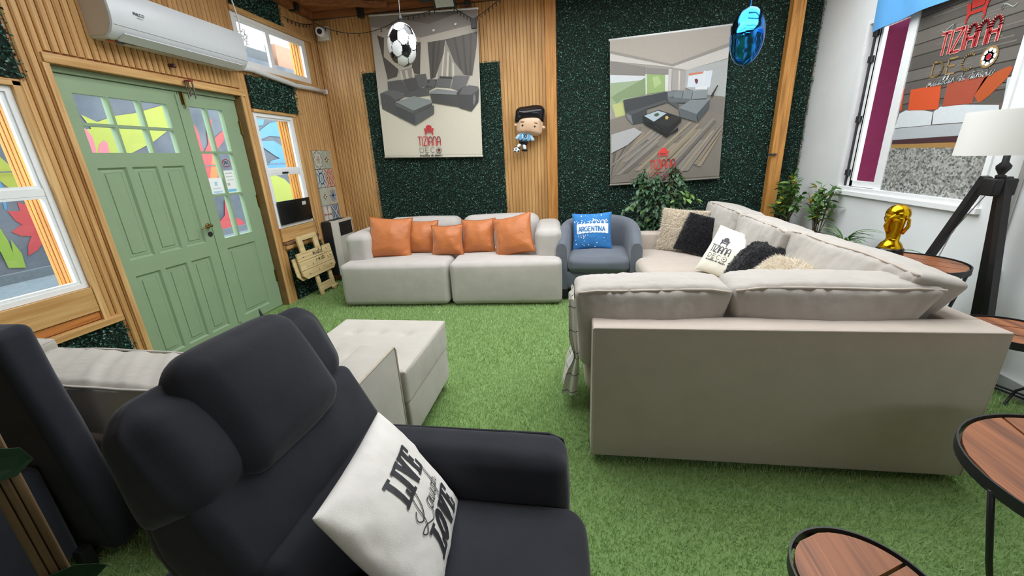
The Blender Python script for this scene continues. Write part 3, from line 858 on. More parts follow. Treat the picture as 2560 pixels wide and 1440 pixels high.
# short artificial turf
def turf():
    n_near, n_far = 230000, 200000
    def pts(n, y0, y1):
        return np.stack([rng.uniform(XL + 0.02, XR - 0.02, n), rng.uniform(y0, y1, n)], 1)
    p = np.concatenate([pts(n_near, 0.55, 2.6), pts(n_far, 2.6, YB - 0.05)])
    u = unit
    # keep blades out from under the big closed boxes
    for (x0, x1, y0, y1) in ((0.12, 1.62, 1.72, 2.5), (0.7, 1.62, 2.5, 4.4), (-2.4, -0.2, 3.9, 4.7), (-1.45, -0.9, 1.7, 2.2), (-3.0, -1.0, 1.2, 1.6)):
        p = p[~((p[:, 0] > x0) & (p[:, 0] < x1) & (p[:, 1] > y0) & (p[:, 1] < y1))]
    n = len(p)
    hgt = rng.uniform(0.012, 0.026, n)
    ang = rng.uniform(0, 2 * np.pi, n)
    lean = rng.uniform(0.1, 1.0, n) * hgt
    la = rng.normal(0.6, 1.3, n)
    w = rng.uniform(0.0011, 0.0023, n) * np.where(p[:, 1] > 2.6, 1.6, 1.0)
    dx, dy = np.cos(ang) * w, np.sin(ang) * w
    z0 = np.zeros(n)
    a = np.stack([p[:, 0] - dx, p[:, 1] - dy, z0], 1)
    b = np.stack([p[:, 0] + dx, p[:, 1] + dy, z0], 1)
    c = np.stack([p[:, 0] + np.cos(la) * lean, p[:, 1] + np.sin(la) * lean, hgt], 1)
    v = np.stack([a, b, c], 1).reshape(-1, 3)
    t = np.arange(n * 3).reshape(-1, 3)
    return fast_mesh('artificial_turf', v, t, grass_blade)
tag(turf(), 'short bright green artificial turf covering the whole floor', 'turf', kind='stuff')

# left wall -------------------------------------------------------------
W1 = (1.10, 2.06, 0.77, 1.97)
DOOR = (2.28, 3.77, -1, 2.13)
W2 = (3.89, 4.48, 0.83, 2.0)
W3 = (3.89, 5.05, 2.41, 2.87)
OPEN_L = [W1, DOOR, W2, W3]
mb = MB()
for a, b, c, d in rect_cells(YN, YB + 0.12, 0, 3.2, OPEN_L):
    mb.bounds(-3.30, -3.184, a, b, c, d)
wall_left = struct(mb.build('wall_left', groove_wood))

slat_me = None
def slat_mesh(width=0.0395, depth=0.015):
    w = width / 2
    prof = [(-w, 0), (-w, depth * 0.45), (-w * 0.62, depth), (w * 0.62, depth), (w, depth * 0.45), (w, 0)]
    q = MB().prism(prof, 0, 1)
    me = bpy.data.meshes.new('slat')
    me.from_pydata(q.v, [], q.f)
    me.materials.append(slat_wood)
    me.update()
    return me
slat_me = slat_mesh()
fine_slat_me = slat_mesh(0.0398, 0.012)
def slat(parent, loc, length, rz, me=None):
    o = link('slat', me or slat_me, parent, loc, (0, 0, rz))
    o.scale = (1, 1, length)
    return o
def free_spans(v0, v1, blocks):
    spans = [(v0, v1)]
    for b0, b1 in blocks:
        out = []
        for s0, s1 in spans:
            if b1 <= s0 or b0 >= s1:
                out.append((s0, s1))
                continue
            if b0 > s0:
                out.append((s0, b0))
            if b1 < s1:
                out.append((b1, s1))
        spans = out
    return [s for s in spans if s[1] - s[0] > 0.02]

HEDGE_L = [  # Y0, Y1, z0, z1 of the leafy patches on the left wall
    (1.0, 2.14, 2.01, 2.75), (3.90, 4.61, 2.92, 3.18), (3.89, 4.60, 2.03, 2.34), (1.2, 2.18, 0.0, 0.49), (3.93, 4.55, 0.0, 0.58)]
TILES = (4.71, 5.07, 0.74, 1.645)
blocks_l = [(W1[0] - 0.04, W1[1] + 0.04, 0.5, 2.01), (DOOR[0], DOOR[1] + 0.02, -1, 2.2), (W2[0] - 0.0, W2[1] + 0.03, 0.60, 2.03), (W3[0] - 0.02, W3[1] + 0.03, 2.37, 2.92), TILES] + HEDGE_L
PITCH = 0.0455
k = 0
y = 0.9
while y < YB - 0.02:
    bl = [(b[2], b[3]) for b in blocks_l if b[0] - 0.012 < y < b[1] + 0.012]
    for s0, s1 in free_spans(0.0, 3.18, bl):
        slat(wall_left, (-3.184, y, s0), s1 - s0, R(-90))
    y += PITCH

# back wall ---------------------------------------------------------------
wall_back = struct(MB().bounds(XL - 0.13, XR + 0.13, YB + 0.015, YB + 0.14, 0, 3.25).build('wall_back', groove_wood))
x = XL + 0.03
while x < -0.34:
    bl = [(0.0, 2.52)] if -2.62 < x < -0.90 else []
    for s0, s1 in free_spans(0.0, 3.2, bl):
        slat(wall_back, (x, YB + 0.015, s0), s1 - s0, R(180), fine_slat_me)
    x += 0.042
# right wall ---------------------------------------------------------------
RW = (2.955, 4.42, 1.005, 2.42)
mb = MB()
for a, b, c, d in rect_cells(YN, YB + 0.12, 0, 3.25, [RW]):
    mb.bounds(XR, XR + 0.16, a, b, c, d)
wall_right = struct(mb.build('wall_right', white_paint))
mb = MB()
for a, b, c, d in rect_cells(XL - 0.13, XR + 0.16, 0, 3.25, [ADDED_WIN]):
    mb.bounds(a, b, YN - 0.1, YN, c, d)
wall_near = struct(mb.build('wall_near', plain('near_wall', '#8a6f54', 0.8)))
nw = thing('added_window', None, None, (ADDED_WIN[0], YN, ADDED_WIN[2]))  # made-up window, only there to let light onto the sofa back
struct(nw)
q = MB()
for (a, b, c, d) in ((0, 2.6, 0, 0.03), (0, 2.6, 0.42, 0.45), (0, 0.03, 0.03, 0.42), (2.57, 2.6, 0.03, 0.42), (1.285, 1.315, 0.03, 0.42)):
    q.bounds(a, b, -0.08, -0.02, c, d)
q.build('window_frame', white_frame, nw)
for a in (0.03, 1.315):
    MB().bounds(a, a + 1.255, -0.052, -0.048, 0.03, 0.42).build('pane', glass, nw)
struct(MB().bounds(XR - 0.03, XR, 1.2, 2.62, 0, 0.10).build('baseboard_right', plain('base_grey', '#b8bab8', 0.7)))

# ceiling: boards around the big skylight, with rafters ---------------------
ceiling = thing('ceiling', None, None)
struct(ceiling)
def boards(x0, x1, y0, y1, step=0.14):
    yy = y0
    while yy < y1 - 0.01:
        e = min(yy + step, y1)
        bar_part('ceiling_board', ceiling_wood, ceiling, x0, x1, yy + 0.003, e - 0.003, CEIL, CEIL + 0.03)
        yy = e
boards(XL - 0.13, XR + 0.16, SKY_Y1, YB + 0.14)
boards(XL - 0.13, XR + 0.16, YN - 0.1, SKY_Y0, 0.5)
boards(XL - 0.13, SKY_X0, SKY_Y0, SKY_Y1, 0.45)
boards(SKY_X1, XR + 0.16, SKY_Y0, SKY_Y1, 0.45)
for yy in (2.4, 3.45, 4.3):
    bar_part('rafter', ceiling_wood, ceiling, SKY_X0 - 0.1, SKY_X1 + 0.1, yy - 0.03, yy + 0.03, CEIL + 0.0, CEIL + 0.12)
bar_part('wall_plate', ceiling_wood, ceiling, XL, XR, YB - 0.06, YB - 0.0, 3.13, CEIL)
bar_part('wall_plate', ceiling_wood, ceiling, XL, XL + 0.07, 3.0, YB - 0.06, 3.13, CEIL)
for xx in (-2.48, -1.2):
    bar_part('bracket', black_metal, ceiling, xx - 0.03, xx + 0.03, YB - 0.13, YB - 0.06, 3.08, CEIL)
bar_part('bracket', black_metal, ceiling, XL + 0.0, XL + 0.10, YB - 0.42, YB - 0.36, 3.12, CEIL)
for px0 in (-2.2,):
    q = MB().box((px0 - 0.35, YB - 0.3, CEIL - 0.03), (0.9, 0.06, 0.05), rot=Matrix.Rotation(R(25), 3, 'Z'))
    q.build('brace', ceiling_wood, ceiling)

# posts in front of the back wall
post = MB()
post.bounds(-0.345, -0.225, YB - 0.06, YB + 0.012, 0, 3.13)
struct(post.build('trim_1', post_wood))
struct(MB().bounds(2.145, 2.265, YB - 0.14, YB - 0.055, 0, 3.2).build('trim_2', post_wood))
struct(MB().bounds(XL + 0.0, XL + 0.012, YB - 0.012, YB + 0.0, 0, 3.13).build('trim_3', trim_wood))

# leafy wall panels -----------------------------------------------------
def hedge(name, label, org, udir, vdir, ndir, w, h, dens=8500, leaf=0.017, parent=None):
    """artificial boxwood: backing board plus thousands of little leaves"""
    org, ud, vd, nd = [np.array(a, float) for a in (org, udir, vdir, ndir)]
    root = thing(name, label, 'hedge panel', tuple(org + ud * w / 2))
    base = org + ud * w / 2
    q = MB()
    c = -base + org + ud * w / 2 + vd * h / 2 + nd * 0.008
    size = np.abs(ud) * (w - 0.02) + np.abs(vd) * (h - 0.02) + np.abs(nd) * 0.016
    q.box(tuple(c), tuple(size))
    q.build('backing_board', hedge_back, root)
    n = int(w * h * dens)
    uu, vv = rng.uniform(0, w, n), rng.uniform(0, h, n)
    dd = rng.uniform(0.014, 0.04, n) + 0.008 * np.sin(uu * 23 + 1.3) * np.sin(vv * 19)
    P = (org - base) + uu[:, None] * ud + vv[:, None] * vd + dd[:, None] * nd
    ax = rng.normal(0, 1, (n, 3)) + nd * 0.5
    ax /= np.linalg.norm(ax, axis=1)[:, None]
    sd = np.cross(ax, rng.normal(0, 1, (n, 3)))
    sd /= np.linalg.norm(sd, axis=1)[:, None]
    ln = rng.uniform(0.7, 1.25, n)[:, None] * leaf
    tip, mid = P + ax * ln, P + ax * ln * 0.5
    fold = np.cross(ax, sd) * ln * 0.12
    v = np.stack([P, mid + sd * ln * 0.3 + fold, tip, mid - sd * ln * 0.3 + fold], 1).reshape(-1, 3)
    t = np.arange(n)[:, None] * 4
    t = np.concatenate([t + [0, 1, 2], t + [0, 2, 3]])
    o = fast_mesh('leaves', v, t, hedge_leaf, root)
    o['kind'] = 'stuff'
    return root
NX, NY = (0, -1, 0), (1, 0, 0)
hedge('hedge_panel', 'tall dark green leafy wall behind the second poster and the ficus', (-0.225, YB + 0.012, 0), (1, 0, 0), (0, 0, 1), NX, 2.72, 3.13, 8000)
hedge('hedge_panel', 'square leafy green panel behind the corner sofa poster above grey sofa', (-2.63, YB + 0.012, 0), (1, 0, 0), (0, 0, 1), NX, 1.75, 2.53, 8000)
hl = ['leafy green patch at the upper left corner above the near window', 'leafy green patch above the horizontal upper window by the ceiling', 'leafy green patch above the narrow sash window right of the door', 'low leafy green patch below the near window left of the door', 'low leafy green patch behind the folding wooden table']
for (a, b, c, d), lb in zip(HEDGE_L, hl):
    hedge('hedge_panel', lb, (-3.184, a, c), (0, 1, 0), (0, 0, 1), NY, b - a, d - c, 9000, 0.019)

# door trim -----------------------------------------------------------------
frame = thing('trim_4', None, None)
struct(frame)
bar_part('head_casing', trim_wood_y, frame, -3.184, -3.155, 2.26, 3.83, 2.13, 2.185)
bar_part('side_casing', trim_wood, frame, -3.184, -3.160, 3.77, 3.80, 0, 2.13)
bar_part('side_casing', trim_wood, frame, -3.184, -3.160, 2.25, 2.28, 0, 2.13)
bar_part('jamb', plain('jamb_brown', '#8a683f', 0.7, var=0.12, scale=10), frame, -3.30, -3.162, 3.762, 3.772, 0, 2.13)
bar_part('jamb', trim_wood, frame, -3.30, -3.162, 2.278, 2.288, 0, 2.13)
bar_part('door_frame_head', green_paint, frame, -3.30, -3.22, 2.29, 3.76, 2.095, 2.13)

for i in range(2):
    bar_part('reveal_slat', orange_wood, frame, -3.375 + i * 0.036, -3.343 + i * 0.036, 3.70, 3.772, 0.0, 2.13, 0.006)

# green double door -------------------------------------------------------
door = thing('door_1', None, None, (-3.26, 3.05, 0))
struct(door)
DX, DY = -3.26, 3.05
def leaf_build(name, y0, y1, z0, z1, panes, panels, lbl):
    leaf = MB()
    holes = list(panes) + list(panels)
    for a, b, c, d in rect_cells(y0, y1, z0, z1, holes):
        leaf.bounds(-0.022, 0.022, a - DY, b - DY, c, d)
    lf = leaf.build(name, green_paint, door)
    lf['label'] = lbl
    for (a, b, c, d) in panels:
        q = MB()
        m_ = 0.020
        q.bounds(-0.012, 0.006, a - DY, b - DY, c, d)
        # raised moulding: sloped frame plus a flat field
        def ring(o0, x0_, o1, x1_):
            A = [(x0_, a + o0 - DY, c + o0), (x0_, b - o0 - DY, c + o0), (x0_, b - o0 - DY, d - o0), (x0_, a + o0 - DY, d - o0)]
            B = [(x1_, a + o1 - DY, c + o1), (x1_, b - o1 - DY, c + o1), (x1_, b - o1 - DY, d - o1), (x1_, a + o1 - DY, d - o1)]
            q.add(A + B, [(i, (i + 1) % 4, 4 + (i + 1) % 4, 4 + i) for i in range(4)])
        ring(0, 0.022, 0.014, 0.004)
        ring(0.014, 0.004, 0.024, 0.008)
        ring(0.024, 0.008, 0.036, 0.008)
        ring(0.036, 0.008, 0.040, 0.003)
        ring(0.040, 0.003, 0.044, 0.013)
        q.add([(0.013, a + 0.044 - DY, c + 0.044), (0.013, b - 0.044 - DY, c + 0.044), (0.013, b - 0.044 - DY, d - 0.044), (0.013, a + 0.044 - DY, d - 0.044)], [(0, 1, 2, 3)])
        q.build('door_panel', green_paint, lf)
    for (a, b, c, d) in panes:
        MB().bounds(-0.002, 0.002, a - DY, b - DY, c, d).build('pane', glass, lf)
    return lf
Lp = []
ys = [(2.405, 2.605), (2.625, 2.825), (2.845, 3.045)]
for a, b in ys:
    Lp += [(a, b, 1.805, 1.985), (a, b, 1.615, 1.785)]
Lpan = [(2.40, 2.59, 0.86, 1.515), (2.63, 2.82, 0.86, 1.515), (2.86, 3.05, 0.86, 1.515), (2.40, 2.59, 0.07, 0.74), (2.63, 2.82, 0.07, 0.74), (2.86, 3.05, 0.07, 0.74)]
leafL = leaf_build('door_leaf', 2.30, 3.165, 0.012, 2.09, Lp, Lpan, 'wide green left leaf with six panes and six tall panels')
Rp = []
for a, b in ((3.245, 3.405), (3.425, 3.585)):
    for c, d in ((0.86, 1.235), (1.255, 1.61), (1.63, 1.99)):
        Rp.append((a, b, c, d))
leafR = leaf_build('door_leaf', 3.17, 3.755, 0.012, 2.09, Rp, [(3.245, 3.59, 0.09, 0.765)], 'narrow green right leaf with six panes above one panel')
q = MB()
q.bounds(0.022, 0.03, 3.14 - DY, 3.175 - DY, 0.05, 2.07)
q.build('astragal', green_paint, leafL)
q = MB().lathe([(0.022, 0), (0.022, 0.008), (0.012, 0.012), (0.010, 0.05)], 14, mat=Matrix.Translation((0.022, 3.105 - DY, 1.0)) @ Matrix.Rotation(R(90), 4, 'Y'))
q.tube([(0.068, 3.105 - DY, 1.0), (0.07, 3.03 - DY, 0.995), (0.066, 3.0 - DY, 0.985)], [0.009, 0.008, 0.006])
q.build('door_handle', [brass], leafL, smooth=True, auto=40)
MB().lathe([(0.022, 0), (0.022, 0.006), (0.008, 0.008)], 14, mat=Matrix.Translation((0.022, 3.108 - DY, 0.925)) @ Matrix.Rotation(R(90), 4, 'Y')).build('keyhole_plate', black_metal, leafL)
for zz in (0.35, 1.15, 1.85):
    q = MB().bounds(0.02, 0.03, 3.742 - DY, 3.775 - DY, zz - 0.06, zz + 0.06)
    q.tube([(0.03, 3.757 - DY, zz - 0.065), (0.03, 3.757 - DY, zz + 0.065)], 0.007)
    q.build('hinge', brass, leafR)
q = MB().bounds(0.022, 0.034, 3.185 - DY, 3.215 - DY, 2.0, 2.09)
q.tube([(0.04, 3.2 - DY, 1.97), (0.04, 3.2 - DY, 2.1)], 0.006)
q.build('bolt_latch', brass, leafR)
def paper(parent, y0, y1, z0, z1, x, cols, lines):
    q = MB()
    fm = lambda u, v, l=0: (x + l * 0.0006, u - DY, v)
    fill(q, [(y0, z0), (y1, z0), (y1, z1), (y0, z1)], C(cols[0]), fm)
    f1 = lambda u, v: fm(u, v, 1)
    for (a, b, c, d, cc) in lines:
        fill(q, [(y0 + (y1 - y0) * a, z0 + (z1 - z0) * c), (y0 + (y1 - y0) * b, z0 + (z1 - z0) * c), (y0 + (y1 - y0) * b, z0 + (z1 - z0) * d), (y0 + (y1 - y0) * a, z0 + (z1 - z0) * d)], C(cc), f1)
    return q.build('paper_notice', print_matt, parent)
paper(leafR, 3.255, 3.40, 1.262, 1.40, 0.004, ['#f4f6f7'], [(0.4, 0.6, 0.5, 0.75, '#a9d6e8'), (0.15, 0.85, 0.05, 0.15, '#a9d6e8'), (0.2, 0.8, 0.3, 0.36, '#cfd8dc')])
paper(leafR, 3.435, 3.555, 1.258, 1.46, 0.004, ['#f2f5f2'], [(0.1, 0.9, 0.03, 0.16, '#7cc3e6'), (0.15, 0.85, 0.85, 0.9, '#c5ccc9'), (0.15, 0.8, 0.7, 0.74, '#c5ccc9'), (0.2, 0.85, 0.55, 0.59, '#c5ccc9'), (0.15, 0.4, 0.32, 0.44, '#b9b3b5')])
q = MB()
fm = lambda u, v: (0.004, u - DY, v)
stroke(q, arc(3.50, 1.525, 0.045, 0.033, 0, 360, 18), 0.007, C('#c23a44'), fm)
text(q, 'PH', 3.478, 1.508, 0.034, 0.005, C('#333a44'), fm, sx=0.8)
q.build('round_sticker', print_matt, leafR)

# windows of the left wall --------------------------------------------------
def frame_ring(mb_, x0, x1, y0, y1, z0, z1, w, mi=0):
    mb_.bounds(x0, x1, y0, y0 + w, z0, z1, mi)
    mb_.bounds(x0, x1, y1 - w, y1, z0, z1, mi)
    mb_.bounds(x0, x1, y0 + w, y1 - w, z0, z0 + w, mi)
    mb_.bounds(x0, x1, y0 + w, y1 - w, z1 - w, z1, mi)
def reveal(root, y1, z0, z1, ox=0):
    for i in range(3):
        bar_part('reveal_slat', orange_wood, root, -3.305 + i * 0.036, -3.274 + i * 0.036, y1 - 0.012, y1 + 0.004, z0, z1, 0.006)
def sash_window(name, y0, y1, z0, z1, zm, fw):
    w = thing(name, None, None, (-3.2, (y0 + y1) / 2, z0))
    struct(w)
    oy, oz = (y0 + y1) / 2, z0
    q = MB()
    frame_ring(q, -0.012, 0.025, y0 - oy, y1 - oy, 0, z1 - oz, fw)
    q.bounds(-0.02, 0.02, y0 + fw - oy, y1 - fw - oy, zm - 0.022 - oz, zm + 0.022 - oz)
    q.build('window_frame', white_frame, w)
    q = MB()
    frame_ring(q, -0.010, 0.012, y0 + fw - oy, y1 - fw - oy, zm - oz + 0.02, z1 - fw - oz, 0.018)
    q.build('upper_sash', white_frame, w)
    q = MB()
    frame_ring(q, -0.012, 0.018, y0 + fw - oy, y1 - fw - oy, fw, zm - oz - 0.02, 0.018)
    q.build('lower_sash', white_frame, w)
    MB().bounds(-0.002, 0.002, y0 + fw - oy, y1 - fw - oy, zm - oz, z1 - fw - oz).build('pane', glass, w)
    MB().bounds(0.001, 0.005, y0 + fw - oy, y1 - fw - oy, fw, zm - oz).build('pane', glass, w)
    for i in range(4):
        bar_part('reveal_slat', orange_wood, w, -0.145 + i * 0.033, -0.116 + i * 0.033, y1 - fw - 0.012 - oy, y1 - oy - 0.001, 0, z1 - oz, 0.006)
    return w
w1 = sash_window('window_1', W1[0], W1[1], W1[2], W1[3], 1.385, 0.03)
w2 = sash_window('window_2', W2[0], W2[1], W2[2], W2[3], 1.425, 0.035)
MB().bounds(0.02, 0.03, 4.13 - 4.185, 4.22 - 4.185, 1.40 - 0.83, 1.418 - 0.83).build('sash_lock', dark_plastic, w2)
def upper_window():
    w = thing('window_3', None, None, (-3.2, 4.47, W3[2]))
    struct(w)
    q = MB()
    frame_ring(q, -0.012, 0.022, W3[0] - 4.47, W3[1] - 0.07 - 4.47, 0, W3[3] - W3[2], 0.035)
    q.build('window_frame', white_frame, w)
    for a, b in ((W3[0] + 0.035, 4.36), (4.36, W3[1] - 0.105)):
        q = MB()
        frame_ring(q, -0.012, 0.016, a - 4.47, b - 4.47, 0.035, W3[3] - W3[2] - 0.035, 0.028)
        q.build('sliding_sash', white_frame, w)
        MB().bounds(-0.002, 0.002, a - 4.47, b - 4.47, 0.04, W3[3] - W3[2] - 0.04).build('pane', glass, w)
    for i in range(4):
        bar_part('reveal_slat', orange_wood, w, -0.145 + i * 0.033, -0.116 + i * 0.033, W3[1] - 0.125 - 4.47, W3[1] - 0.09 - 4.47, 0, W3[3] - W3[2], 0.006)
    bar_part('reveal_board', orange_wood, w, -0.1, -0.03, W3[0] - 4.47, W3[1] - 4.47, W3[3] - W3[2] - 0.02, W3[3] - W3[2] - 0.002)
    bar_part('side_board', trim_wood, w, -0.03, 0.03, W3[1] - 0.066 - 4.47, W3[1] + 0.02 - 4.47, -0.02, W3[3] - W3[2])
    return w
upper_window()
# plain wooden casings and sills around the windows
cas = thing('trim_5', None, None)
struct(cas)
bar_part('casing', trim_wood, cas, -3.184, -3.150, 2.06, 2.10, 0.52, 2.0)
bar_part('casing', trim_wood_y, cas, -3.184, -3.150, 1.0, 2.10, 1.972, 2.008)
bar_part('sill_board', trim_wood_y, cas, -3.184, -3.155, 1.0, 2.058, 0.605, 0.768)
bar_part('sill_board', sill_orange, cas, -3.184, -3.168, 1.0, 2.058, 0.545, 0.60)
bar_part('ledge', trim_wood_y, cas, -3.184, -3.130, 1.0, 2.16, 0.495, 0.54)
bar_part('casing', trim_wood_y, cas, -3.184, -3.155, 3.89, 4.52, 2.002, 2.03)
bar_part('casing', trim_wood, cas, -3.184, -3.160, 4.48, 4.51, 0.62, 2.0)
bar_part('sill_board', trim_wood_y, cas, -3.184, -3.165, 3.895, 4.478, 0.68, 0.825)
bar_part('sill_board', sill_brown, cas, -3.184, -3.130, 3.895, 4.478, 0.645, 0.672)
bar_part('ledge', trim_wood_y, cas, -3.184, -3.135, 3.895, 4.52, 0.60, 0.64)
bar_part('casing', trim_wood_y, cas, -3.184, -3.145, 3.87, 5.07, 2.873, 2.915)
bar_part('sill_board', trim_wood_y, cas, -3.184, -3.150, 3.87, 5.07, 2.372, 2.405)
bar_part('corner_board', trim_wood, cas, -3.184, -3.165, 5.075, 5.195, 0.0, 1.66)

# patterned tile strip ----------------------------------------------------
strip = thing('trim_6', None, None, (-3.176, 4.89, TILES[2]))
struct(strip)
tw, th_ = 0.178, 0.222
tile_cols = ['#b9b8a4', '#c3bfa8', '#b4b5a8', '#c9c2ad']
def tile_art(kind):
    q = MB()
    e = lambda l: (lambda u, v: (0.010 + 0.0006 * l, (u - 0.5) * tw, (v - 0.5) * th_))
    bgc = {0: '#c6c6b6', 1: '#a9b3a6', 2: '#bcc4c0', 3: '#cfb7a2', 4: '#b7bcae', 5: '#c8bda6', 6: '#bfc6c4', 7: '#7f95a3'}[kind]
    fill(q, [(0.015, 0.015), (0.985, 0.015), (0.985, 0.985), (0.015, 0.985)], C(bgc), e(0))
    dk, bl, rd, br, gn = C('#3f4a55'), C('#4f7396'), C('#c4705c'), C('#7a5a35'), C('#7f9382')
    if kind == 0:
        for i in range(8):
            a = i * 45
            stroke(q, arc(0.5 + 0.36 * math.cos(R(a)), 0.5 + 0.36 * math.sin(R(a)), 0.13, 0.13, a - 90, a + 90, 6), 0.035, dk, e(1))
        for i in range(6):
            a = R(i * 60)
            fill(q, [(0.5, 0.5), (0.5 + 0.13 * math.cos(a - 0.3), 0.5 + 0.13 * math.sin(a - 0.3)), (0.5 + 0.26 * math.cos(a), 0.5 + 0.26 * math.sin(a)), (0.5 + 0.13 * math.cos(a + 0.3), 0.5 + 0.13 * math.sin(a + 0.3))], rd if i % 2 else gn, e(2))
    elif kind in (1, 4):
        fill(q, [(0.5, 0.98), (0.6, 0.6), (0.98, 0.5), (0.6, 0.4), (0.5, 0.02), (0.4, 0.4), (0.02, 0.5), (0.4, 0.6)], C('#d9d2b4'), e(1))
        fill(q, [(0.5, 0.85), (0.55, 0.55), (0.9, 0.5), (0.55, 0.45), (0.5, 0.15), (0.45, 0.45), (0.1, 0.5), (0.45, 0.55)], br, e(2))
        fill(q, disc(0.5, 0.5, 0.15, n=10), br, e(3))
        fill(q, disc(0.5, 0.5, 0.08, n=10), C('#c9d0d4'), e(4))
    elif kind == 2:
        stroke(q, arc(0.5, 0.5, 0.26, 0.3, 0, 360, 18), 0.07, bl, e(1))
        for a in (0, 90, 180, 270):
            stroke(q, arc(0.5 + 0.55 * math.cos(R(a)), 0.5 + 0.55 * math.sin(R(a)), 0.28, 0.28, a + 100, a + 260, 10), 0.04, dk, e(2))
        fill(q, [(0.5, 0.7), (0.62, 0.5), (0.5, 0.3), (0.38, 0.5)], C('#8fa6b5'), e(2))
    elif kind == 3:
        for o_ in (-0.5, 0.0, 0.5):
            stroke(q, [(max(0, -o_) * 1.0 + 0.02, 0.02 + max(0, o_)), (min(1, 1 - o_) - 0.02, min(1, 1 + o_) - 0.02)], 0.08, rd, e(1))
            stroke(q, [(max(0, -o_) + 0.02, 0.98 - max(0, o_)), (min(1, 1 - o_) - 0.02, max(0, -o_) + 0.02)], 0.08, rd, e(2))
        for u_, v_ in ((0.5, 0.78), (0.5, 0.22), (0.22, 0.5), (0.78, 0.5)):
            fill(q, disc(u_, v_, 0.05, 0.07, 8), dk, e(3))
    elif kind == 5:
        for i in range(8):
            a = R(i * 45)
            stroke(q, [(0.5, 0.5), (0.5 + 0.4 * math.cos(a), 0.5 + 0.4 * math.sin(a))], 0.07, bl, e(1))
            fill(q, disc(0.5 + 0.3 * math.cos(a + 0.4), 0.5 + 0.3 * math.sin(a + 0.4), 0.06, n=8), C('#8aa9bf'), e(2))
    elif kind == 6:
        for i in range(4):
            a = R(45 + i * 90)
            fill(q, disc(0.5 + 0.3 * math.cos(a), 0.5 + 0.3 * math.sin(a), 0.17, n=12), C('#dbd6c6'), e(1))
            fill(q, [(0.5, 0.5), (0.5 + 0.48 * math.cos(a + 0.6), 0.5 + 0.48 * math.sin(a + 0.6)), (0.5 + 0.48 * math.cos(a + 0.9), 0.5 + 0.48 * math.sin(a + 0.9))], rd, e(2))
        fill(q, disc(0.5, 0.5, 0.05, n=8), dk, e(3))
    else:
        stroke(q, [(0.02, 0.02), (0.98, 0.98)], 0.2, C('#39454e'), e(1))
        stroke(q, [(0.98, 0.02), (0.02, 0.98)], 0.2, C('#39454e'), e(2))
        stroke(q, [(0.02, 0.02), (0.98, 0.98)], 0.1, C('#c6cccb'), e(3))
        stroke(q, [(0.98, 0.02), (0.02, 0.98)], 0.1, C('#c6cccb'), e(4))
        fill(q, [(0.72, 0.5), (0.95, 0.7), (0.95, 0.3)], C('#b5765c'), e(5))
    return q
kinds = [[6, 7], [4, 5], [2, 3], [0, 1]]
tile_body = plain('tile_body', '#b9b7a6', 0.35, var=0.05)
for r_ in range(4):
    for c_ in range(2):
        t_ = MB().bounds(-0.006, 0.0098, -tw / 2 + 0.0015, tw / 2 - 0.0015, -th_ / 2 + 0.0015, th_ / 2 - 0.0015)
        to = t_.build('tile', tile_body, strip, loc=(0, (c_ - 0.5) * 0.18, 0.12 + r_ * 0.2245))
        tile_art(kinds[r_][c_]).build('tile_print', print_gloss, to)

# right window: white sliding frame, open sash, printed pane ------------------
win = thing('window_4', None, None, (XR, 3.69, RW[2]))
struct(win)
oy, oz = 3.69, RW[2]
q = MB()
frame_ring(q, -0.012, 0.10, RW[0] - oy, RW[1] - oy, 0, RW[3] - oz, 0.035)
q.bounds(0.02, 0.08, 3.875 - oy, 3.945 - oy, 0.035, RW[3] - oz - 0.035)
q.bounds(-0.03, 0.0, RW[0] - 0.02 - oy, RW[1] + 0.02 - oy, -0.035, 0.0)
q.build('window_frame', white_frame, win)
q = MB()
frame_ring(q, 0.03, 0.06, 3.93 - oy, RW[1] - 0.085 - oy, 0.04, RW[3] - oz - 0.04, 0.05)
q.bounds(0.03, 0.06, RW[1] - 0.16 - oy, RW[1] - 0.12 - oy, 0.04, RW[3] - oz - 0.04)
q.build('inner_sash', white_frame, win)
q = MB()
q.bounds(0.02, 0.06, RW[1] - 0.084 - oy, RW[1] - 0.062 - oy, 0.04, RW[3] - oz - 0.04)
q.build('track', dark_plastic, win)
for zz in (0.16, 0.62, 1.10, 1.3):
    MB().bounds(0.004, 0.05, RW[1] - 0.115 - oy, RW[1] - 0.07 - oy, zz - 0.026, zz + 0.026).build('catch', dark_plastic, win)
MB().bounds(0.042, 0.048, 3.97 - oy, 4.26 - oy, 0.08, RW[3] - oz - 0.08).build('pane', glass, win)
pane = MB().bounds(0.03, 0.036, RW[0] + 0.03 - oy, 3.88 - oy, 0.035, RW[3] - oz - 0.035).build('pane', glass, win)
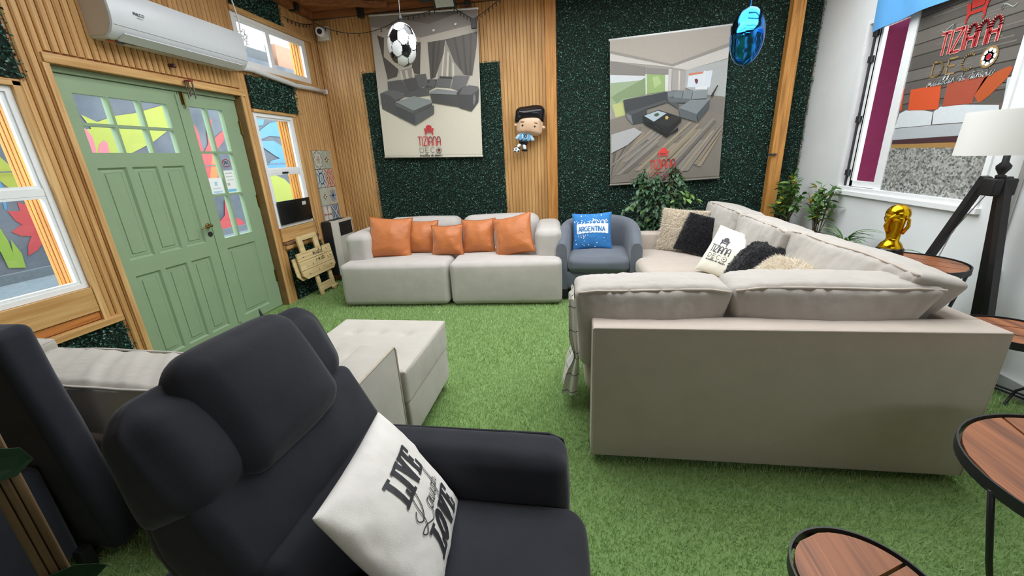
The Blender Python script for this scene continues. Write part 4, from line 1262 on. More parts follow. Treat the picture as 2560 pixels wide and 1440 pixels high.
# print on the pane: dark boards, sofa, cushions, rug, lettering
q = MB()
lay = lambda l: (lambda u, v: (0.029 - 0.0008 * l, u - oy, v - oz))
y0_, y1_ = RW[0] + 0.032, 3.876
zb = [1.62, 1.70, 1.77, 1.855, 1.935, 2.03, 2.11, 2.20, 2.29, 2.385]
cols = ['#5b5752', '#66605b', '#5f5a57', '#6b6661', '#58544f', '#645e58', '#6a655f', '#5a5651', '#625d58']
for i in range(9):
    fill(q, [(y0_, zb[i]), (y1_, zb[i]), (y1_, zb[i + 1] - 0.008), (y0_, zb[i + 1] - 0.008)], C(cols[i]), lay(0))
    fill(q, [(y0_, zb[i + 1] - 0.008), (y1_, zb[i + 1] - 0.008), (y1_, zb[i + 1]), (y0_, zb[i + 1])], C('#35312e'), lay(0))
    for s_ in range(3):
        ya = random.uniform(y0_, y1_ - 0.3)
        zz = random.uniform(zb[i] + 0.01, zb[i + 1] - 0.02)
        fill(q, [(ya, zz), (ya + 0.3, zz + 0.004), (ya + 0.3, zz + 0.01), (ya, zz + 0.008)], C('#77716b'), lay(1))
fill(q, [(y0_, 1.38), (y1_, 1.38), (y1_, 1.62), (y0_, 1.62)], C('#6b5f58'), lay(0))
for col, poly in VINYL:
    fill(q, [(min(max(p[0], y0_), y1_), p[1]) for p in poly], C(col), lay(2))
wood_floor_c = C('#7d6a52')
vp = q.build('pane_print', print_gloss, win)
rug_mat, nt_, b_ = base_mat('printed_rug')
vn = nt_.nodes.new('ShaderNodeTexVoronoi')
vn.inputs['Scale'].default_value = 75
g_ = nt_.nodes.new('ShaderNodeNewGeometry')
nt_.links.new(g_.outputs['Position'], vn.inputs[0])
nt_.links.new(mixrgb(nt_, ramp(nt_, vn.outputs['Color'], 0.1, 0.9), C('#4a4a48'), C('#b9bbb4')), b_.inputs['Base Color'])
b_.inputs['Roughness'].default_value = 0.5
MB().bounds(0.0275, 0.0285, y0_ - oy, y1_ - oy, 0.037, 1.385 - oz).build('rug_print', rug_mat, win)
q = MB()
lay2 = lambda l: (lambda u, v: (0.026 - 0.0008 * l, u - oy, v - oz))
fl_ = lambda l: (lambda s_, v: lay2(l)(3.4 - s_, v))   # letters run towards the near end
brand = [(1, C('#d9a79a'), 0.024), (2, C('#a8262e'), 0.013)]
h1 = 0.135
L1 = text_len('TIZIANA', h1, sx=0.56)
for l, cc, ww in brand:
    text(q, 'TIZIANA', -0.22, 1.985, h1, ww, cc, fl_(l), sx=0.44 / L1 * 0.56)
for poly in ARMCHAIR_LOGO:
    fill(q, [(-0.08 + p[0] * 0.17, 2.14 + p[1] * 0.17) for p in poly], C('#b3332c'), fl_(2))
text(q, 'DEC', -0.235, 1.85, 0.095, 0.011, C('#9a7d4e'), fl_(2), sx=0.95, track=0.12)
cx_, cz_ = 0.185, 1.90
fill(q, disc(cx_, cz_, 0.058, 0.062), C('#9a7d4e'), fl_(2))
for i in range(8):
    a = math.pi / 4 * i
    fill(q, disc(cx_ + 0.032 * math.cos(a), cz_ + 0.034 * math.sin(a), 0.017, n=10), C('#f1f3f0'), fl_(3))
fill(q, disc(cx_, cz_, 0.030, n=10), C('#f1f3f0'), fl_(3))
fill(q, disc(cx_, cz_, 0.017, n=10), C('#b51f35'), fl_(4))
h3 = 0.5 / text_len('muebles de dise~o', 1.0, SCRIPT)
text(q, 'muebles de dise~o', -0.25, 1.79, h3, 0.0065, C('#eef1ee'), fl_(3), SCRIPT, smoothit=True, slant=0.15)
for sx_, xo, zo in ((1, -0.17, 2.145), (-1, 0.21, 2.16)):
    sp = [(xo + sx_ * (-0.06), zo), (xo + sx_ * (-0.04), zo - 0.012), (xo, zo + 0.012), (xo + sx_ * 0.03, zo + 0.02)] + [(xo + sx_ * 0.03 + 0.014 * (1 - i / 12) * math.cos(i * 0.8 + 1.2) * sx_, zo + 0.006 + 0.014 * (1 - i / 12) * math.sin(i * 0.8 + 1.2)) for i in range(10)]
    stroke(q, smooth_line(sp, 3), 0.004, C('#b8c4bb'), fl_(3))
q.build('window_lettering', print_gloss, win)
# room beyond the right window
mag = plain('magenta_paint', '#8a2a5c', 0.7, var=0.05, scale=4)
beyond = thing('wall_beyond', None, None, (3.6, 4.0, 0))
struct(beyond)
q = MB().bounds(0.6, 0.7, -1.6, 2.6, 0, 3.0)
q.bounds(-0.94, 0.6, 2.5, 2.6, 0, 3.0)
q.bounds(-0.94, 0.7, -1.6, 2.6, 2.75, 2.85)
q.bounds(-0.94, 0.7, -1.6, 2.6, -0.1, 0)
q.build('room_wall', mag, beyond)
q = MB().bounds(0.585, 0.6, 0.35, 2.4, 2.15, 2.75)
q.build('shelf_board', plain('far_brown', '#6a5238', 0.7), beyond)
q = MB()
fmq = lambda u, v: (0.58, u, v)
fill(q, [(1.45, 1.0), (1.75, 1.0), (1.75, 1.35), (1.45, 1.35)], C('#7d3a5a'), fmq)
q.build('faded_notice', print_matt, beyond)

# outside the left windows: painted wall, raised pavement, sky above --------
mural_bg, nt_, b_ = base_mat('mural_background')
nz = ramp(nt_, pos_noise(nt_, 2.2, detail=5), 0.3, 0.7)
nt_.links.new(mixrgb(nt_, nz, C('#3d434d'), C('#535a65')), b_.inputs['Base Color'])
b_.inputs['Roughness'].default_value = 0.85
bump(nt_, b_, pos_noise(nt_, 40), 0.3, 0.01)
mural = MB().bounds(-6.2, -6.0, 0.0, 14.0, 0.3, 3.45).build('wall_outside', mural_bg)
struct(mural)
q = MB()
k = 0
for grp in (MURAL_A, MURAL_B, MURAL_C, MURAL_D):
    for col, poly in grp:
        k += 1
        fill(q, poly, C(col), (lambda kk: (lambda u, v: (-5.998 + 0.0007 * kk, u, v)))(k))
for zz in (1.55, 2.5):
    fill(q, [(0.5, zz), (13.5, zz), (13.5, zz + 0.014), (0.5, zz + 0.014)], C('#454b57'), lambda u, v: (-5.96, u, v))
q.build('mural_painting', print_matt, mural)
pave = plain('pavement', '#66727c', 0.8, var=0.15, scale=25, bmp=0.3)
struct(MB().bounds(-6.0, -3.5, -1, 14, -0.2, 0.42).build('floor_outside', pave))
struct(MB().bounds(-6.0, -5.93, 0, 14, 0.42, 0.52).build('baseboard_outside', plain('kerb_outside', '#565f68', 0.85, var=0.1, scale=30)))
bld = thing('neighbour_building', 'salmon and grey building glimpsed through the upper left window', 'building', (-6.45, 8.4, 0))
MB().bounds(-0.2, 0.2, 0.32, 2.2, 0, 3.95).build('salmon_wall', plain('salmon', '#8f6a58', 0.85), bld)
MB().bounds(-0.2, 0.2, -2.6, 0.18, 0, 3.72).build('grey_wall', plain('far_grey', '#474b50', 0.85), bld)
MB().bounds(-0.1, 0.05, 0.2, 0.27, 0, 4.05).build('down_pipe', grey_steel, bld)
# ------------------------------------------------------------------ furniture
# grey two-module sofa ----------------------------------------------------
gs = thing('modular_sofa', 'light grey two-module sofa with rounded arms against the slatted back wall', 'sofa', (-1.28, 3.75, 0), (0, 0, R(3)))
for s in (-1, 1):
    x0, x1 = (-1.165, -0.012) if s < 0 else (0.012, 1.15)
    soft_part('seat_module', grey_fabric, gs, ((x0 + x1) / 2, 0.5, 0.245), (x1 - x0, 1.0, 0.45), 0.055, 4, 6, (0.006, 0.012, 0.014), 0.005, 4, s)
    ax = -1.03 if s < 0 else 1.015
    soft_part('arm', grey_fabric, gs, (ax, 0.60, 0.56), (0.27, 0.80, 0.36), 0.07, 4, 5, (0.008, 0.008, 0.012), 0.005, 5, s + 5)
    bx = -0.46 if s < 0 else 0.46
    soft_part('backrest', grey_fabric, gs, (bx, 0.86, 0.585), (0.90, 0.28, 0.47), 0.10, 4, 5, (0.0, 0.02, 0.012), 0.006, 5, s + 9)
MB().bounds(-1.05, 1.05, 0.10, 0.9, 0.0, 0.03).build('plinth', dark_plastic, gs)

def cushion(name, label, cat, mat, loc, w, h, t, lean, yaw, roll=0.0, group=None, piping=None, pr=0.006, **kw):
    c = thing(name, label, cat, loc, (0, 0, 0), group)
    c.rotation_mode = 'QUATERNION'
    c.rotation_quaternion = (Matrix.Rotation(R(yaw), 3, 'Z') @ Matrix.Rotation(R(-lean), 3, 'X') @ Matrix.Rotation(R(roll), 3, 'Y')).to_quaternion()
    fn = pillow_fn(w, h, t, **kw)
    pillow('cover', mat, c, fn)
    if piping:
        pillow_piping('piping', piping, c, fn, pr)
    return c, fn
oc = [((-2.015, 4.10, 0.675), 0.47, 0.45, 22, 14, 5, 'large orange velvet cushion against the left arm of grey sofa'),
      ((-1.72, 4.25, 0.645), 0.38, 0.38, 22, 4, 2, 'mid-size orange velvet cushion second from left on grey sofa'),
      ((-1.38, 4.14, 0.625), 0.355, 0.335, 16, 2, -1, 'smallest orange velvet cushion in the middle of grey sofa'),
      ((-1.06, 4.25, 0.645), 0.385, 0.38, 22, -2, -2, 'mid-size orange velvet cushion second from right on grey sofa'),
      ((-0.65, 4.12, 0.67), 0.43, 0.43, 24, -12, -13, 'large orange velvet cushion tilted against the right arm of grey sofa')]
for i, (loc, w, h, lean, yaw, roll, lb) in enumerate(oc):
    cushion('throw_cushion', lb, 'cushion', orange_velvet, loc, w, h, 0.19, lean, yaw, roll, 'orange velvet cushions', orange_trim, 0.006, pinch=0.10, sharp=0.55, seed=i * 3.3, crease=0.03)

# grey tub chair -----------------------------------------------------------
tc = thing('tub_chair', 'slate grey tub armchair between the grey sofa and the corner sofa', 'armchair', (0.24, 4.32, 0), (0, 0, R(-3)))
def tub_shell():
    path = []
    rr, yf, yb = 0.355, -0.36, -0.02
    for i in range(7):
        path.append((-rr - 0.01, yf + (yb - yf) * i / 7, i / 7 * 0.0))
    for i in range(17):
        a = math.pi - math.pi * i / 16
        path.append((rr * math.cos(a), yb + rr * math.sin(a) * 1.0, 0))
    for i in range(1, 8):
        path.append((rr + 0.01, yb + (yf - yb) * i / 7, 0))
    n = len(path)
    vs_, fs_ = [], []
    prof = [(-1, 0.0), (-1, 0.5), (-1, 0.86), (-0.8, 0.95), (-0.4, 0.995), (0, 1.0), (0.4, 0.995), (0.8, 0.95), (1, 0.86), (1, 0.5), (1, 0.0)]
    for i, (x, y, _) in enumerate(path):
        a, b = path[max(i - 1, 0)], path[min(i + 1, n - 1)]
        t = Vector((b[0] - a[0], b[1] - a[1])).normalized()
        nr = Vector((-t.y, t.x))
        s = i / (n - 1)
        k_ = math.sin(math.pi * s)
        top = 0.60 + 0.19 * k_ ** 0.8
        th = 0.055 + 0.012 * k_
        for (o, v) in prof:
            q = Vector((x, y)) + nr * o * th
            z = 0.12 + (top - 0.12) * v
            flare = 0.02 * v * k_
            vs_.append((q.x, q.y + flare, z))
    m_ = len(prof)
    for i in range(n - 1):
        for j in range(m_):
            fs_.append((i * m_ + j, i * m_ + (j + 1) % m_, (i + 1) * m_ + (j + 1) % m_, (i + 1) * m_ + j))
    fs_.append(tuple(range(m_)))
    fs_.append(tuple(reversed([(n - 1) * m_ + j for j in range(m_)])))
    return MB().add(vs_, fs_)
tub_shell().build('shell', tub_fabric, tc, smooth=True, auto=60)
soft_part('seat_base', tub_fabric, tc, (0, -0.08, 0.215), (0.66, 0.56, 0.19), 0.03, 2, 3, (0, 0.01, 0))
soft_part('seat_cushion', tub_fabric, tc, (0, -0.10, 0.385), (0.60, 0.60, 0.16), 0.055, 4, 5, (0.01, 0.02, 0.025), 0.006)
for sx in (-1, 1):
    for sy in (-0.33, 0.26):
        MB().box((sx * 0.33, sy, 0.06), (0.05, 0.05, 0.125)).build('leg', black_wood, tc)
ac, fn = cushion('lettered_cushion', 'blue cushion printed with white ARGENTINA banner on the grey tub chair', 'cushion', blue_cotton, (0.17, 4.33, 0.655), 0.42, 0.40, 0.15, 16, -3, -2, pinch=0.07, sharp=0.4, seed=2.0, crease=0.012)
q = MB()
on = lambda l: (lambda u, v: fn(u, v, 1, 0.002 + 0.0006 * l))
wh, bl = C('#e9edf4'), C('#3878b4')
def strip_fill(x0, x1, top, bot, n, col, l):
    for i in range(n):
        a, b = x0 + (x1 - x0) * i / n, x0 + (x1 - x0) * (i + 1) / n
        for j in range(4):
            def lerp(x, t):
                return bot(x) + (top(x) - bot(x)) * t
            fill(q, [(a, lerp(a, j / 4)), (b, lerp(b, j / 4)), (b, lerp(b, (j + 1) / 4)), (a, lerp(a, (j + 1) / 4))], col, on(l))
arch = lambda x: -0.05 * x * x
strip_fill(-0.80, 0.86, lambda x: 0.42 + arch(x) + 0.03 * math.sin(x * 40), lambda x: -0.18 + 0.08 * (1 - x * x) + 0.02 * math.sin(x * 31), 18, wh, 0)
random.seed(3)
qs = MB()
for i in range(70):
    u_, v_ = random.uniform(-0.9, 0.9), random.choice([random.uniform(0.5, 0.92), random.uniform(-0.88, -0.25), random.uniform(0.42, 0.6)])
    r_ = random.choice([0.012, 0.016, 0.022, 0.034])
    fill(qs, disc(u_, v_, r_, r_ * random.uniform(0.6, 1.4), 6), wh, on(1))
stroke(q, arc(0.18, 0.45, 0.17, 0.17, 10, 170, 10), 0.04, wh, on(1))
stroke(q, arc(0.55, 0.36, 0.22, 0.22, 45, 100, 6), 0.04, wh, on(1))
for i in range(8):
    u_ = -0.75 + i * 0.2
    stroke(q, [(u_, 0.40), (u_ + random.uniform(-0.05, 0.05), 0.52)], 0.03, wh, on(1))
for i in range(5):
    u_ = -0.7 + i * 0.12
    stroke(q, [(u_, -0.18), (u_, -0.18 - random.uniform(0.05, 0.25))], 0.018, wh, on(1))
x_ = -0.70
hL = 0.25
sx = 1.42 / text_len('aRGEnTIna', hL)
for ch in 'aRGEnTIna':
    adv, lines = DECO[ch]
    for ln in lines:
        stroke(q, [(x_ + p[0] * sx * hL, 0.0 + p[1] * hL - 0.07 * (x_ + p[0] * sx * hL) ** 2) for p in ln], 0.05, bl, on(2), 2)
    x_ += adv * sx * hL
q.build('cushion_print', print_matt, ac)['kind'] = 'stuff'
qs.build('paint_splashes', print_matt, ac)['kind'] = 'stuff'

# cream corner sofa --------------------------------------------------------
cs = thing('corner_sofa', 'large cream L-shaped corner sofa with its back towards the viewer', 'sofa', (0.865, 1.66, 0), (0, 0, R(0.6)))
ox, oyy = 0.865, 1.66
def cpart(name, mat, x0, x1, y0, y1, z0, z1, r, seg=2, flat=3, puff=(0, 0, 0), wob=0.0, seed=0, wscale=6):
    return soft_part(name, mat, cs, ((x0 + x1) / 2 - ox, (y0 + y1) / 2 - oyy, (z0 + z1) / 2), (x1 - x0, y1 - y0, z1 - z0), r, seg, flat, puff, wob, wscale, seed)
bp = cpart('back_panel', cream_fabric, 0.075, 1.66, 1.66, 1.80, 0.035, 0.72, 0.010, 2, 6, (0, 0.004, 0.003))
MB().tube([(0.08 - ox, 1.662 - oyy, 0.715), (1.655 - ox, 1.662 - oyy, 0.715)], 0.005).build('piping', cream_fabric, cs)
MB().tube([(0.08 - ox, 1.662 - oyy, 0.04), (0.08 - ox, 1.662 - oyy, 0.715)], 0.005).build('piping', cream_fabric, cs)
MB().tube([(1.655 - ox, 1.662 - oyy, 0.04), (1.655 - ox, 1.662 - oyy, 0.715), (1.655 - ox, 4.48 - oyy, 0.715)], 0.005).build('piping', cream_fabric, cs)
cpart('side_panel', cream_fabric, 1.53, 1.66, 1.80, 4.50, 0.035, 0.72, 0.010, 2, 6, (0.004, 0, 0.003))
cpart('arm', cream_fabric, 0.67, 1.53, 4.34, 4.50, 0.035, 0.625, 0.03, 3, 4)
cpart('seat_base', cream_fabric, 0.09, 1.53, 1.80, 2.62, 0.06, 0.29, 0.015, 2, 4)
cpart('seat_base', cream_fabric, 0.66, 1.53, 2.62, 4.34, 0.06, 0.29, 0.015, 2, 4)
cpart('seat_cushion', cream_fabric, 0.05, 0.66, 1.81, 2.66, 0.29, 0.455, 0.05, 4, 6, (0.012, 0.012, 0.015), 0.005, 1)
cpart('seat_cushion', cream_fabric, 0.66, 1.53, 1.81, 2.66, 0.29, 0.455, 0.05, 4, 6, (0.012, 0.012, 0.015), 0.005, 2)
cpart('seat_cushion', cream_fabric, 0.615, 1.53, 2.66, 3.50, 0.29, 0.455, 0.05, 4, 6, (0.012, 0.012, 0.015), 0.005, 3)
cpart('seat_cushion', cream_fabric, 0.615, 1.53, 3.50, 4.34, 0.29, 0.455, 0.05, 4, 6, (0.012, 0.012, 0.015), 0.005, 4)
for (fx, fy) in ((0.16, 1.74), (1.58, 1.74), (1.58, 4.42), (0.74, 4.42), (0.16, 2.55), (0.72, 3.0)):
    MB().lathe([(0.02, 0.0), (0.022, 0.045)], 10, c=(fx - ox, fy - oyy, 0)).build('foot', dark_plastic, cs)
def back_cushion(c, s, rot, seed, pip, taper=0.05):
    vs_, fs_ = soft(s[0], s[1], s[2], 0.035, 3, 36, (0.0, 0.05, 0.015), 0.0)
    out = []
    for p in vs_:
        # gathered fabric below the top seam and sagging corners
        t = max(0.0, (p.z / (s[2] / 2)))
        k_ = 0.03 * t ** 0.7 * noise.noise(Vector((p.x * 17 + seed * 9, p.z * 2.5, seed)))
        k_ += 0.009 * t ** 2 * math.sin(p.x * 85 + 7 * noise.noise(Vector((p.x * 6, seed, 0)))) * (0.4 + 0.6 * abs(noise.noise(Vector((p.x * 4, seed, 3)))) * 2)
        k_ += 0.006 * noise.noise(Vector((p.x * 7 + seed, p.y * 7, p.z * 7)))
        u_ = p.x / (s[0] / 2)
        drop = 0.012 * max(0, abs(u_) - 0.75) / 0.25 * t
        tp = 1 - (taper if p.x > 0 else 0.03) / (s[0] / 2) * max(0.0, 0.9 - p.z / (s[2] / 2)) * 0.5
        out.append((p.x * tp, p.y + math.copysign(k_, p.y) if abs(p.y) > 0.02 else p.y, p.z - drop + 0.012 * noise.noise(Vector((p.x * 3 + seed, 1, 1))) * t))
    o = MB().add(out, fs_).build('back_cushion', cream_fabric_soft, cs, smooth=True, loc=(c[0] - ox, c[1] - oyy, c[2]), rot=rot)
    pts = []
    n = 24
    for i in range(n + 1):
        u_ = -1 + 2 * i / n
        t = 1.0
        drop = 0.012 * max(0, abs(u_) - 0.75) / 0.25
        pts.append((u_ * (s[0] / 2 - 0.015), -s[1] / 2 - 0.001, s[2] / 2 - 0.012 - drop + 0.012 * noise.noise(Vector((u_ * s[0] / 2 * 3 + seed, 1, 1)))))
    MB().tube(pts, 0.006, 6).build('piping', cream_fabric, o, smooth=True)
    return o
back_cushion((0.345, 1.915, 0.655), (0.70, 0.22, 0.42), (R(3), 0, R(1)), 1, 1, 0.08)
back_cushion((1.105, 1.92, 0.662), (0.83, 0.22, 0.42), (R(3), 0, R(-1)), 2, 1, 0.24)
back_cushion((1.455, 2.32, 0.675), (1.04, 0.19, 0.47), (R(-12), 0, R(-90)), 3, 1, 0.2)
back_cushion((1.43, 3.20, 0.665), (0.78, 0.22, 0.49), (R(-10), 0, R(-90)), 4, 1)
back_cushion((1.43, 3.99, 0.67), (0.82, 0.22, 0.51), (R(-10), 0, R(-90)), 5, 1)

# striped throw over the open end of the corner sofa
def throw_blanket():
    nu, nv = 26, 120
    mbk = MB()
    P_ = []
    for j in range(nv + 1):
        t = j / nv
        row = []
        for i in range(nu + 1):
            u = i / nu
            yy = 2.14 + (u - 0.5) * 0.42
            pinch_ = math.exp(-((t - 0.60) / 0.13) ** 2)
            flare = max(0.0, t - 0.60) / 0.40
            wx = 0.070 * (1 - 0.62 * pinch_) + 0.012 * flare      # width of the edge that wraps towards the viewer
            xr = 0.036 - 0.014 * pinch_ - 0.030 * flare
            if u < 0.35:
                k_ = u / 0.35
                x = xr - wx * k_
                yy = 2.075 + 0.015 * k_ * k_ + 0.012 * math.sin(k_ * 9 + t * 2)
            else:
                k_ = (u - 0.35) / 0.65
                x = xr - wx + 0.02 * k_ + 0.010 * math.sin(k_ * 11)
                yy = 2.09 + 0.34 * k_ * (1 - 0.5 * pinch_)
            z = 0.675 - 0.56 * t - 0.02 * (1 - u) * flare + 0.02 * (1 - t) * (1 - u)
            row.append((x, yy, z))
        P_.append(row)
    base = (0.02, 2.13, 0)
    for side in (0, 1):
        vs_ = [(p[0] - base[0] - (0.006 if side else 0), p[1] - base[1], p[2] + (0.004 if not side else 0)) for r_ in P_ for p in r_]
        fs_ = []
        mis = []
        for j in range(nv):
            for i in range(nu):
                f = (j * (nu + 1) + i, j * (nu + 1) + i + 1, (j + 1) * (nu + 1) + i + 1, (j + 1) * (nu + 1) + i)
                mbk.add([vs_[a] for a in f], [(0, 1, 2, 3)], 1 if (j in (8, 38, 66, 73, 94, 116)) else 0)
    o = mbk.build('throw_blanket', [white_cotton, plain('stripe_ink', '#3f3f4c', 0.9)], None, smooth=True, loc=base)
    return o
tag(throw_blanket(), 'white throw blanket with thin dark stripes hanging off the corner sofa end', 'blanket')

# fur -------------------------------------------------------------
def fur(parent, fn, n, length, mat, w=0.0022, droop=0.4):
    us, vv = rng.uniform(-0.98, 0.98, n), rng.uniform(-0.98, 0.98, n)
    sd = rng.choice([1, 1, 1, -1], n)
    vs_ = np.zeros((n * 3, 3))
    for i in range(n):
        p = fn(us[i], vv[i], sd[i])
        p2 = fn(us[i] * 0.99, vv[i] * 0.99, sd[i], 0.01)
        nrm = Vector((us[i] * 0.5, -sd[i] * 0.8, vv[i] * 0.5)).normalized()
        d = Vector(rng.normal(0, 0.55, 3)) + nrm * 0.8 + Vector((0, 0, -droop))
        d.normalize()
        s = d.cross(Vector(rng.normal(0, 1, 3))).normalized() * w
        L = length * rng.uniform(0.6, 1.2)
        vs_[i * 3], vs_[i * 3 + 1], vs_[i * 3 + 2] = p - s, p + s, p + d * L
    o = fast_mesh('fur', vs_, np.arange(n * 3).reshape(-1, 3), mat, parent)
    o['kind'] = 'stuff'
    return o
c, fn = cushion('fur_cushion', 'shaggy beige fur cushion behind the black plush one at the sofa arm', 'cushion', beige_plush, (1.06, 4.22, 0.665), 0.46, 0.43, 0.13, 14, -32, 2, pinch=0.04)
fur(c, fn, 9000, 0.032, beige_fur, 0.0024)
c, fn = cushion('plush_cushion', 'square black plush cushion leaning on the beige fur cushion', 'cushion', black_plush, (1.17, 4.03, 0.655), 0.40, 0.39, 0.13, 24, -46, 7, pinch=0.04)
fur(c, fn, 5000, 0.012, black_fur, 0.0018, 0.2)
c, fn = cushion('printed_cushion', 'ivory cushion printed with a dark armchair emblem and lettering on corner sofa', 'cushion', ivory_cotton, (1.21, 3.29, 0.63), 0.45, 0.40, 0.16, 28, -52, 9, piping=ivory_cotton, pr=0.004, pinch=0.07, seed=5, crease=0.012)
q = MB()
onp = lambda l: (lambda u, v: fn(u, v, 1, 0.003 + 0.0006 * l))
brand_block(q, onp(0), -0.28, 0.22, 0.9, C('#3f3f4a'), C('#3f3f4a'), white=C('#eeeada'), center=C('#3f3f4a'), layer=onp)
q.build('cushion_print', print_matt, c)
c, fn = cushion('plush_cushion', 'black plush cushion slumped beside the ivory printed cushion', 'cushion', black_plush, (1.235, 2.87, 0.635), 0.36, 0.36, 0.17, 40, -60, 8, pinch=-0.16, sharp=0.5, seed=3, crease=0.03)
fur(c, fn, 4000, 0.012, black_fur, 0.0018, 0.2)
c, fn = cushion('fur_cushion', 'shaggy beige fur cushion nearest the camera on the corner sofa', 'cushion', beige_plush, (1.19, 2.50, 0.635), 0.38, 0.36, 0.16, 45, -78, 0, pinch=-0.08)
fur(c, fn, 9000, 0.030, beige_fur, 0.0022)

# charcoal recliner in the foreground ---------------------------------------
rc = thing('recliner', 'charcoal recliner armchair with a padded headrest in the foreground', 'recliner', (-0.35, 0.78, 0))
RX, RY = -0.35, 0.78
def rpart(name, x0, x1, y0, y1, z0, z1, r, seg=3, flat=4, puff=(0, 0, 0), wob=0.0, seed=0, rot=None):
    return soft_part(name, charcoal_fabric, rc, ((x0 + x1) / 2 - RX, (y0 + y1) / 2 - RY, (z0 + z1) / 2), (x1 - x0, y1 - y0, z1 - z0), r, seg, flat, puff, wob, 5, seed, rot)
rpart('seat_base', -0.70, -0.03, 0.44, 1.10, 0.06, 0.28, 0.03)
rpart('seat_cushion', -0.62, 0.03, 0.56, 0.985, 0.24, 0.43, 0.06, 4, 6, (0.012, 0.0, 0.012), 0.004, 1)
for s, (a, b) in enumerate(((0.975, 1.14), (0.40, 0.57))):
    arm = rpart('arm', -0.74, -0.03, a, b, 0.08, 0.57, 0.05, 4, 5, (0.012, 0.006, 0.012), 0.004, s + 3)
    yy = b if s == 0 else a
    pts = [(-0.70, yy, 0.545), (-0.09, yy, 0.548), (-0.045, yy, 0.53), (-0.033, yy, 0.48), (-0.033, yy, 0.12)]
    MB().tube([(p[0] + 0.385, p[1] - (a + b) / 2, p[2] - 0.325) for p in pts], 0.006, 6).build('piping', charcoal_fabric, arm, smooth=True)
MB().lathe([(0.2, 0), (0.22, 0.02), (0.05, 0.06)], 24, c=(0.0, 0, 0)).build('swivel_base', black_metal, rc, smooth=True)
TILT = 26.0
bk = Matrix.Translation((-0.545 - RX, 0, 0.40)) @ Matrix.Rotation(R(-TILT), 4, 'Y')
def bolster(name, y0, y1, u0, u1, n0, n1, r, puff=(0, 0, 0), wob=0.0, seed=0, seg=4, flat=6, fn_=None):
    vs_, fs_ = soft(n1 - n0, y1 - y0, u1 - u0, r, seg, flat, puff, wob, 6, seed)
    c_ = Vector(((n0 + n1) / 2, (y0 + y1) / 2 - RY, (u0 + u1) / 2))
    out = []
    for p in vs_:
        w_ = Vector(p) + c_
        if fn_:
            w_ = fn_(w_)
        out.append(bk @ w_)
    return MB().add(out, fs_).build(name, charcoal_fabric, rc, smooth=True)
def slope(w_):
    # the rear of the back is steeper than its front, so it thins towards the top
    k_ = min(1.0, max(0.22, 1 - (w_.z - 0.38) / 0.34 * 0.8))
    return Vector((w_.x * k_ if w_.x < 0 else w_.x, w_.y, w_.z))
bolster('lumbar_bolster', 0.52, 1.07, 0.0, 0.275, -0.17, 0.02, 0.045, (0.025, 0.006, 0), 0.004, 1, fn_=slope)
bolster('middle_bolster', 0.505, 1.10, 0.245, 0.48, -0.19, 0.0, 0.035, (0.02, 0.006, 0), 0.004, 2, fn_=slope)
bolster('headrest_wing', 0.495, 0.705, 0.43, 0.70, -0.21, 0.025, 0.06, (0.016, 0.008, 0.012), 0.008, 3, fn_=slope)
bolster('headrest_wing', 0.87, 1.105, 0.455, 0.71, -0.21, 0.012, 0.07, (0.012, 0.010, 0.012), 0.008, 4, fn_=slope)
bolster('headrest_pillow', 0.61, 0.965, 0.42, 0.735, -0.15, 0.07, 0.06, (0.025, 0.004, 0.012), 0.006, 5, fn_=slope)
rpart('rear_skirt', -1.02, -0.62, 0.50, 1.09, 0.03, 0.52, 0.05)
bolster('back_shell', 0.515, 1.09, 0.0, 0.62, -0.24, -0.10, 0.04, fn_=slope)

lp = thing('slogan_cushion', 'white cushion printed LIVE Laugh LOVE lying on the charcoal recliner', 'cushion')
fn = pillow_fn(0.39, 0.39, 0.13, pinch=0.05, sharp=0.42, seed=8, crease=0.014)
T_, R_, L_ = Vector((-0.58, 0.94, 0.745)), Vector((-0.37, 0.95, 0.425)), Vector((-0.53, 0.56, 0.765))
ex = (T_ - L_).normalized()
ez = (T_ - R_)
ez = (ez - ex * ez.dot(ex)).normalized()
ey = ez.cross(ex)
mt4 = Matrix((ex, ey, ez)).transposed().to_4x4()
ctr = (R_ + L_) / 2
mt4.translation = ctr
lp.matrix_world = mt4
pillow('cover', white_cotton, lp, fn, 22)
q = MB()
ink = C('#2c2c31')
onl = lambda u, v: fn(u, v, 1, 0.003)
SLAB = {
    'L': (0.8, [[(0.02, 0.95), (0.5, 0.95)], [(0.26, 0.95), (0.26, 0.05)], [(0.02, 0.05), (0.7, 0.05)], [(0.7, 0.05), (0.7, 0.32)]]),
    'I': (0.5, [[(0.02, 0.95), (0.42, 0.95)], [(0.22, 0.95), (0.22, 0.05)], [(0.02, 0.05), (0.42, 0.05)]]),
    'V': (0.85, [[(0.0, 0.95), (0.34, 0.95)], [(0.5, 0.95), (0.8, 0.95)], [(0.17, 0.95), (0.4, 0.05)], [(0.65, 0.95), (0.4, 0.05)]]),
    'E': (0.8, [[(0.02, 0.95), (0.68, 0.95)], [(0.68, 0.95), (0.68, 0.7)], [(0.24, 0.95), (0.24, 0.05)], [(0.24, 0.5), (0.5, 0.5)], [(0.5, 0.6), (0.5, 0.4)], [(0.02, 0.05), (0.7, 0.05)], [(0.7, 0.05), (0.7, 0.32)]]),
    'O': (0.8, [arc(0.36, 0.5, 0.26, 0.45, 0, 360, 16)]),
}
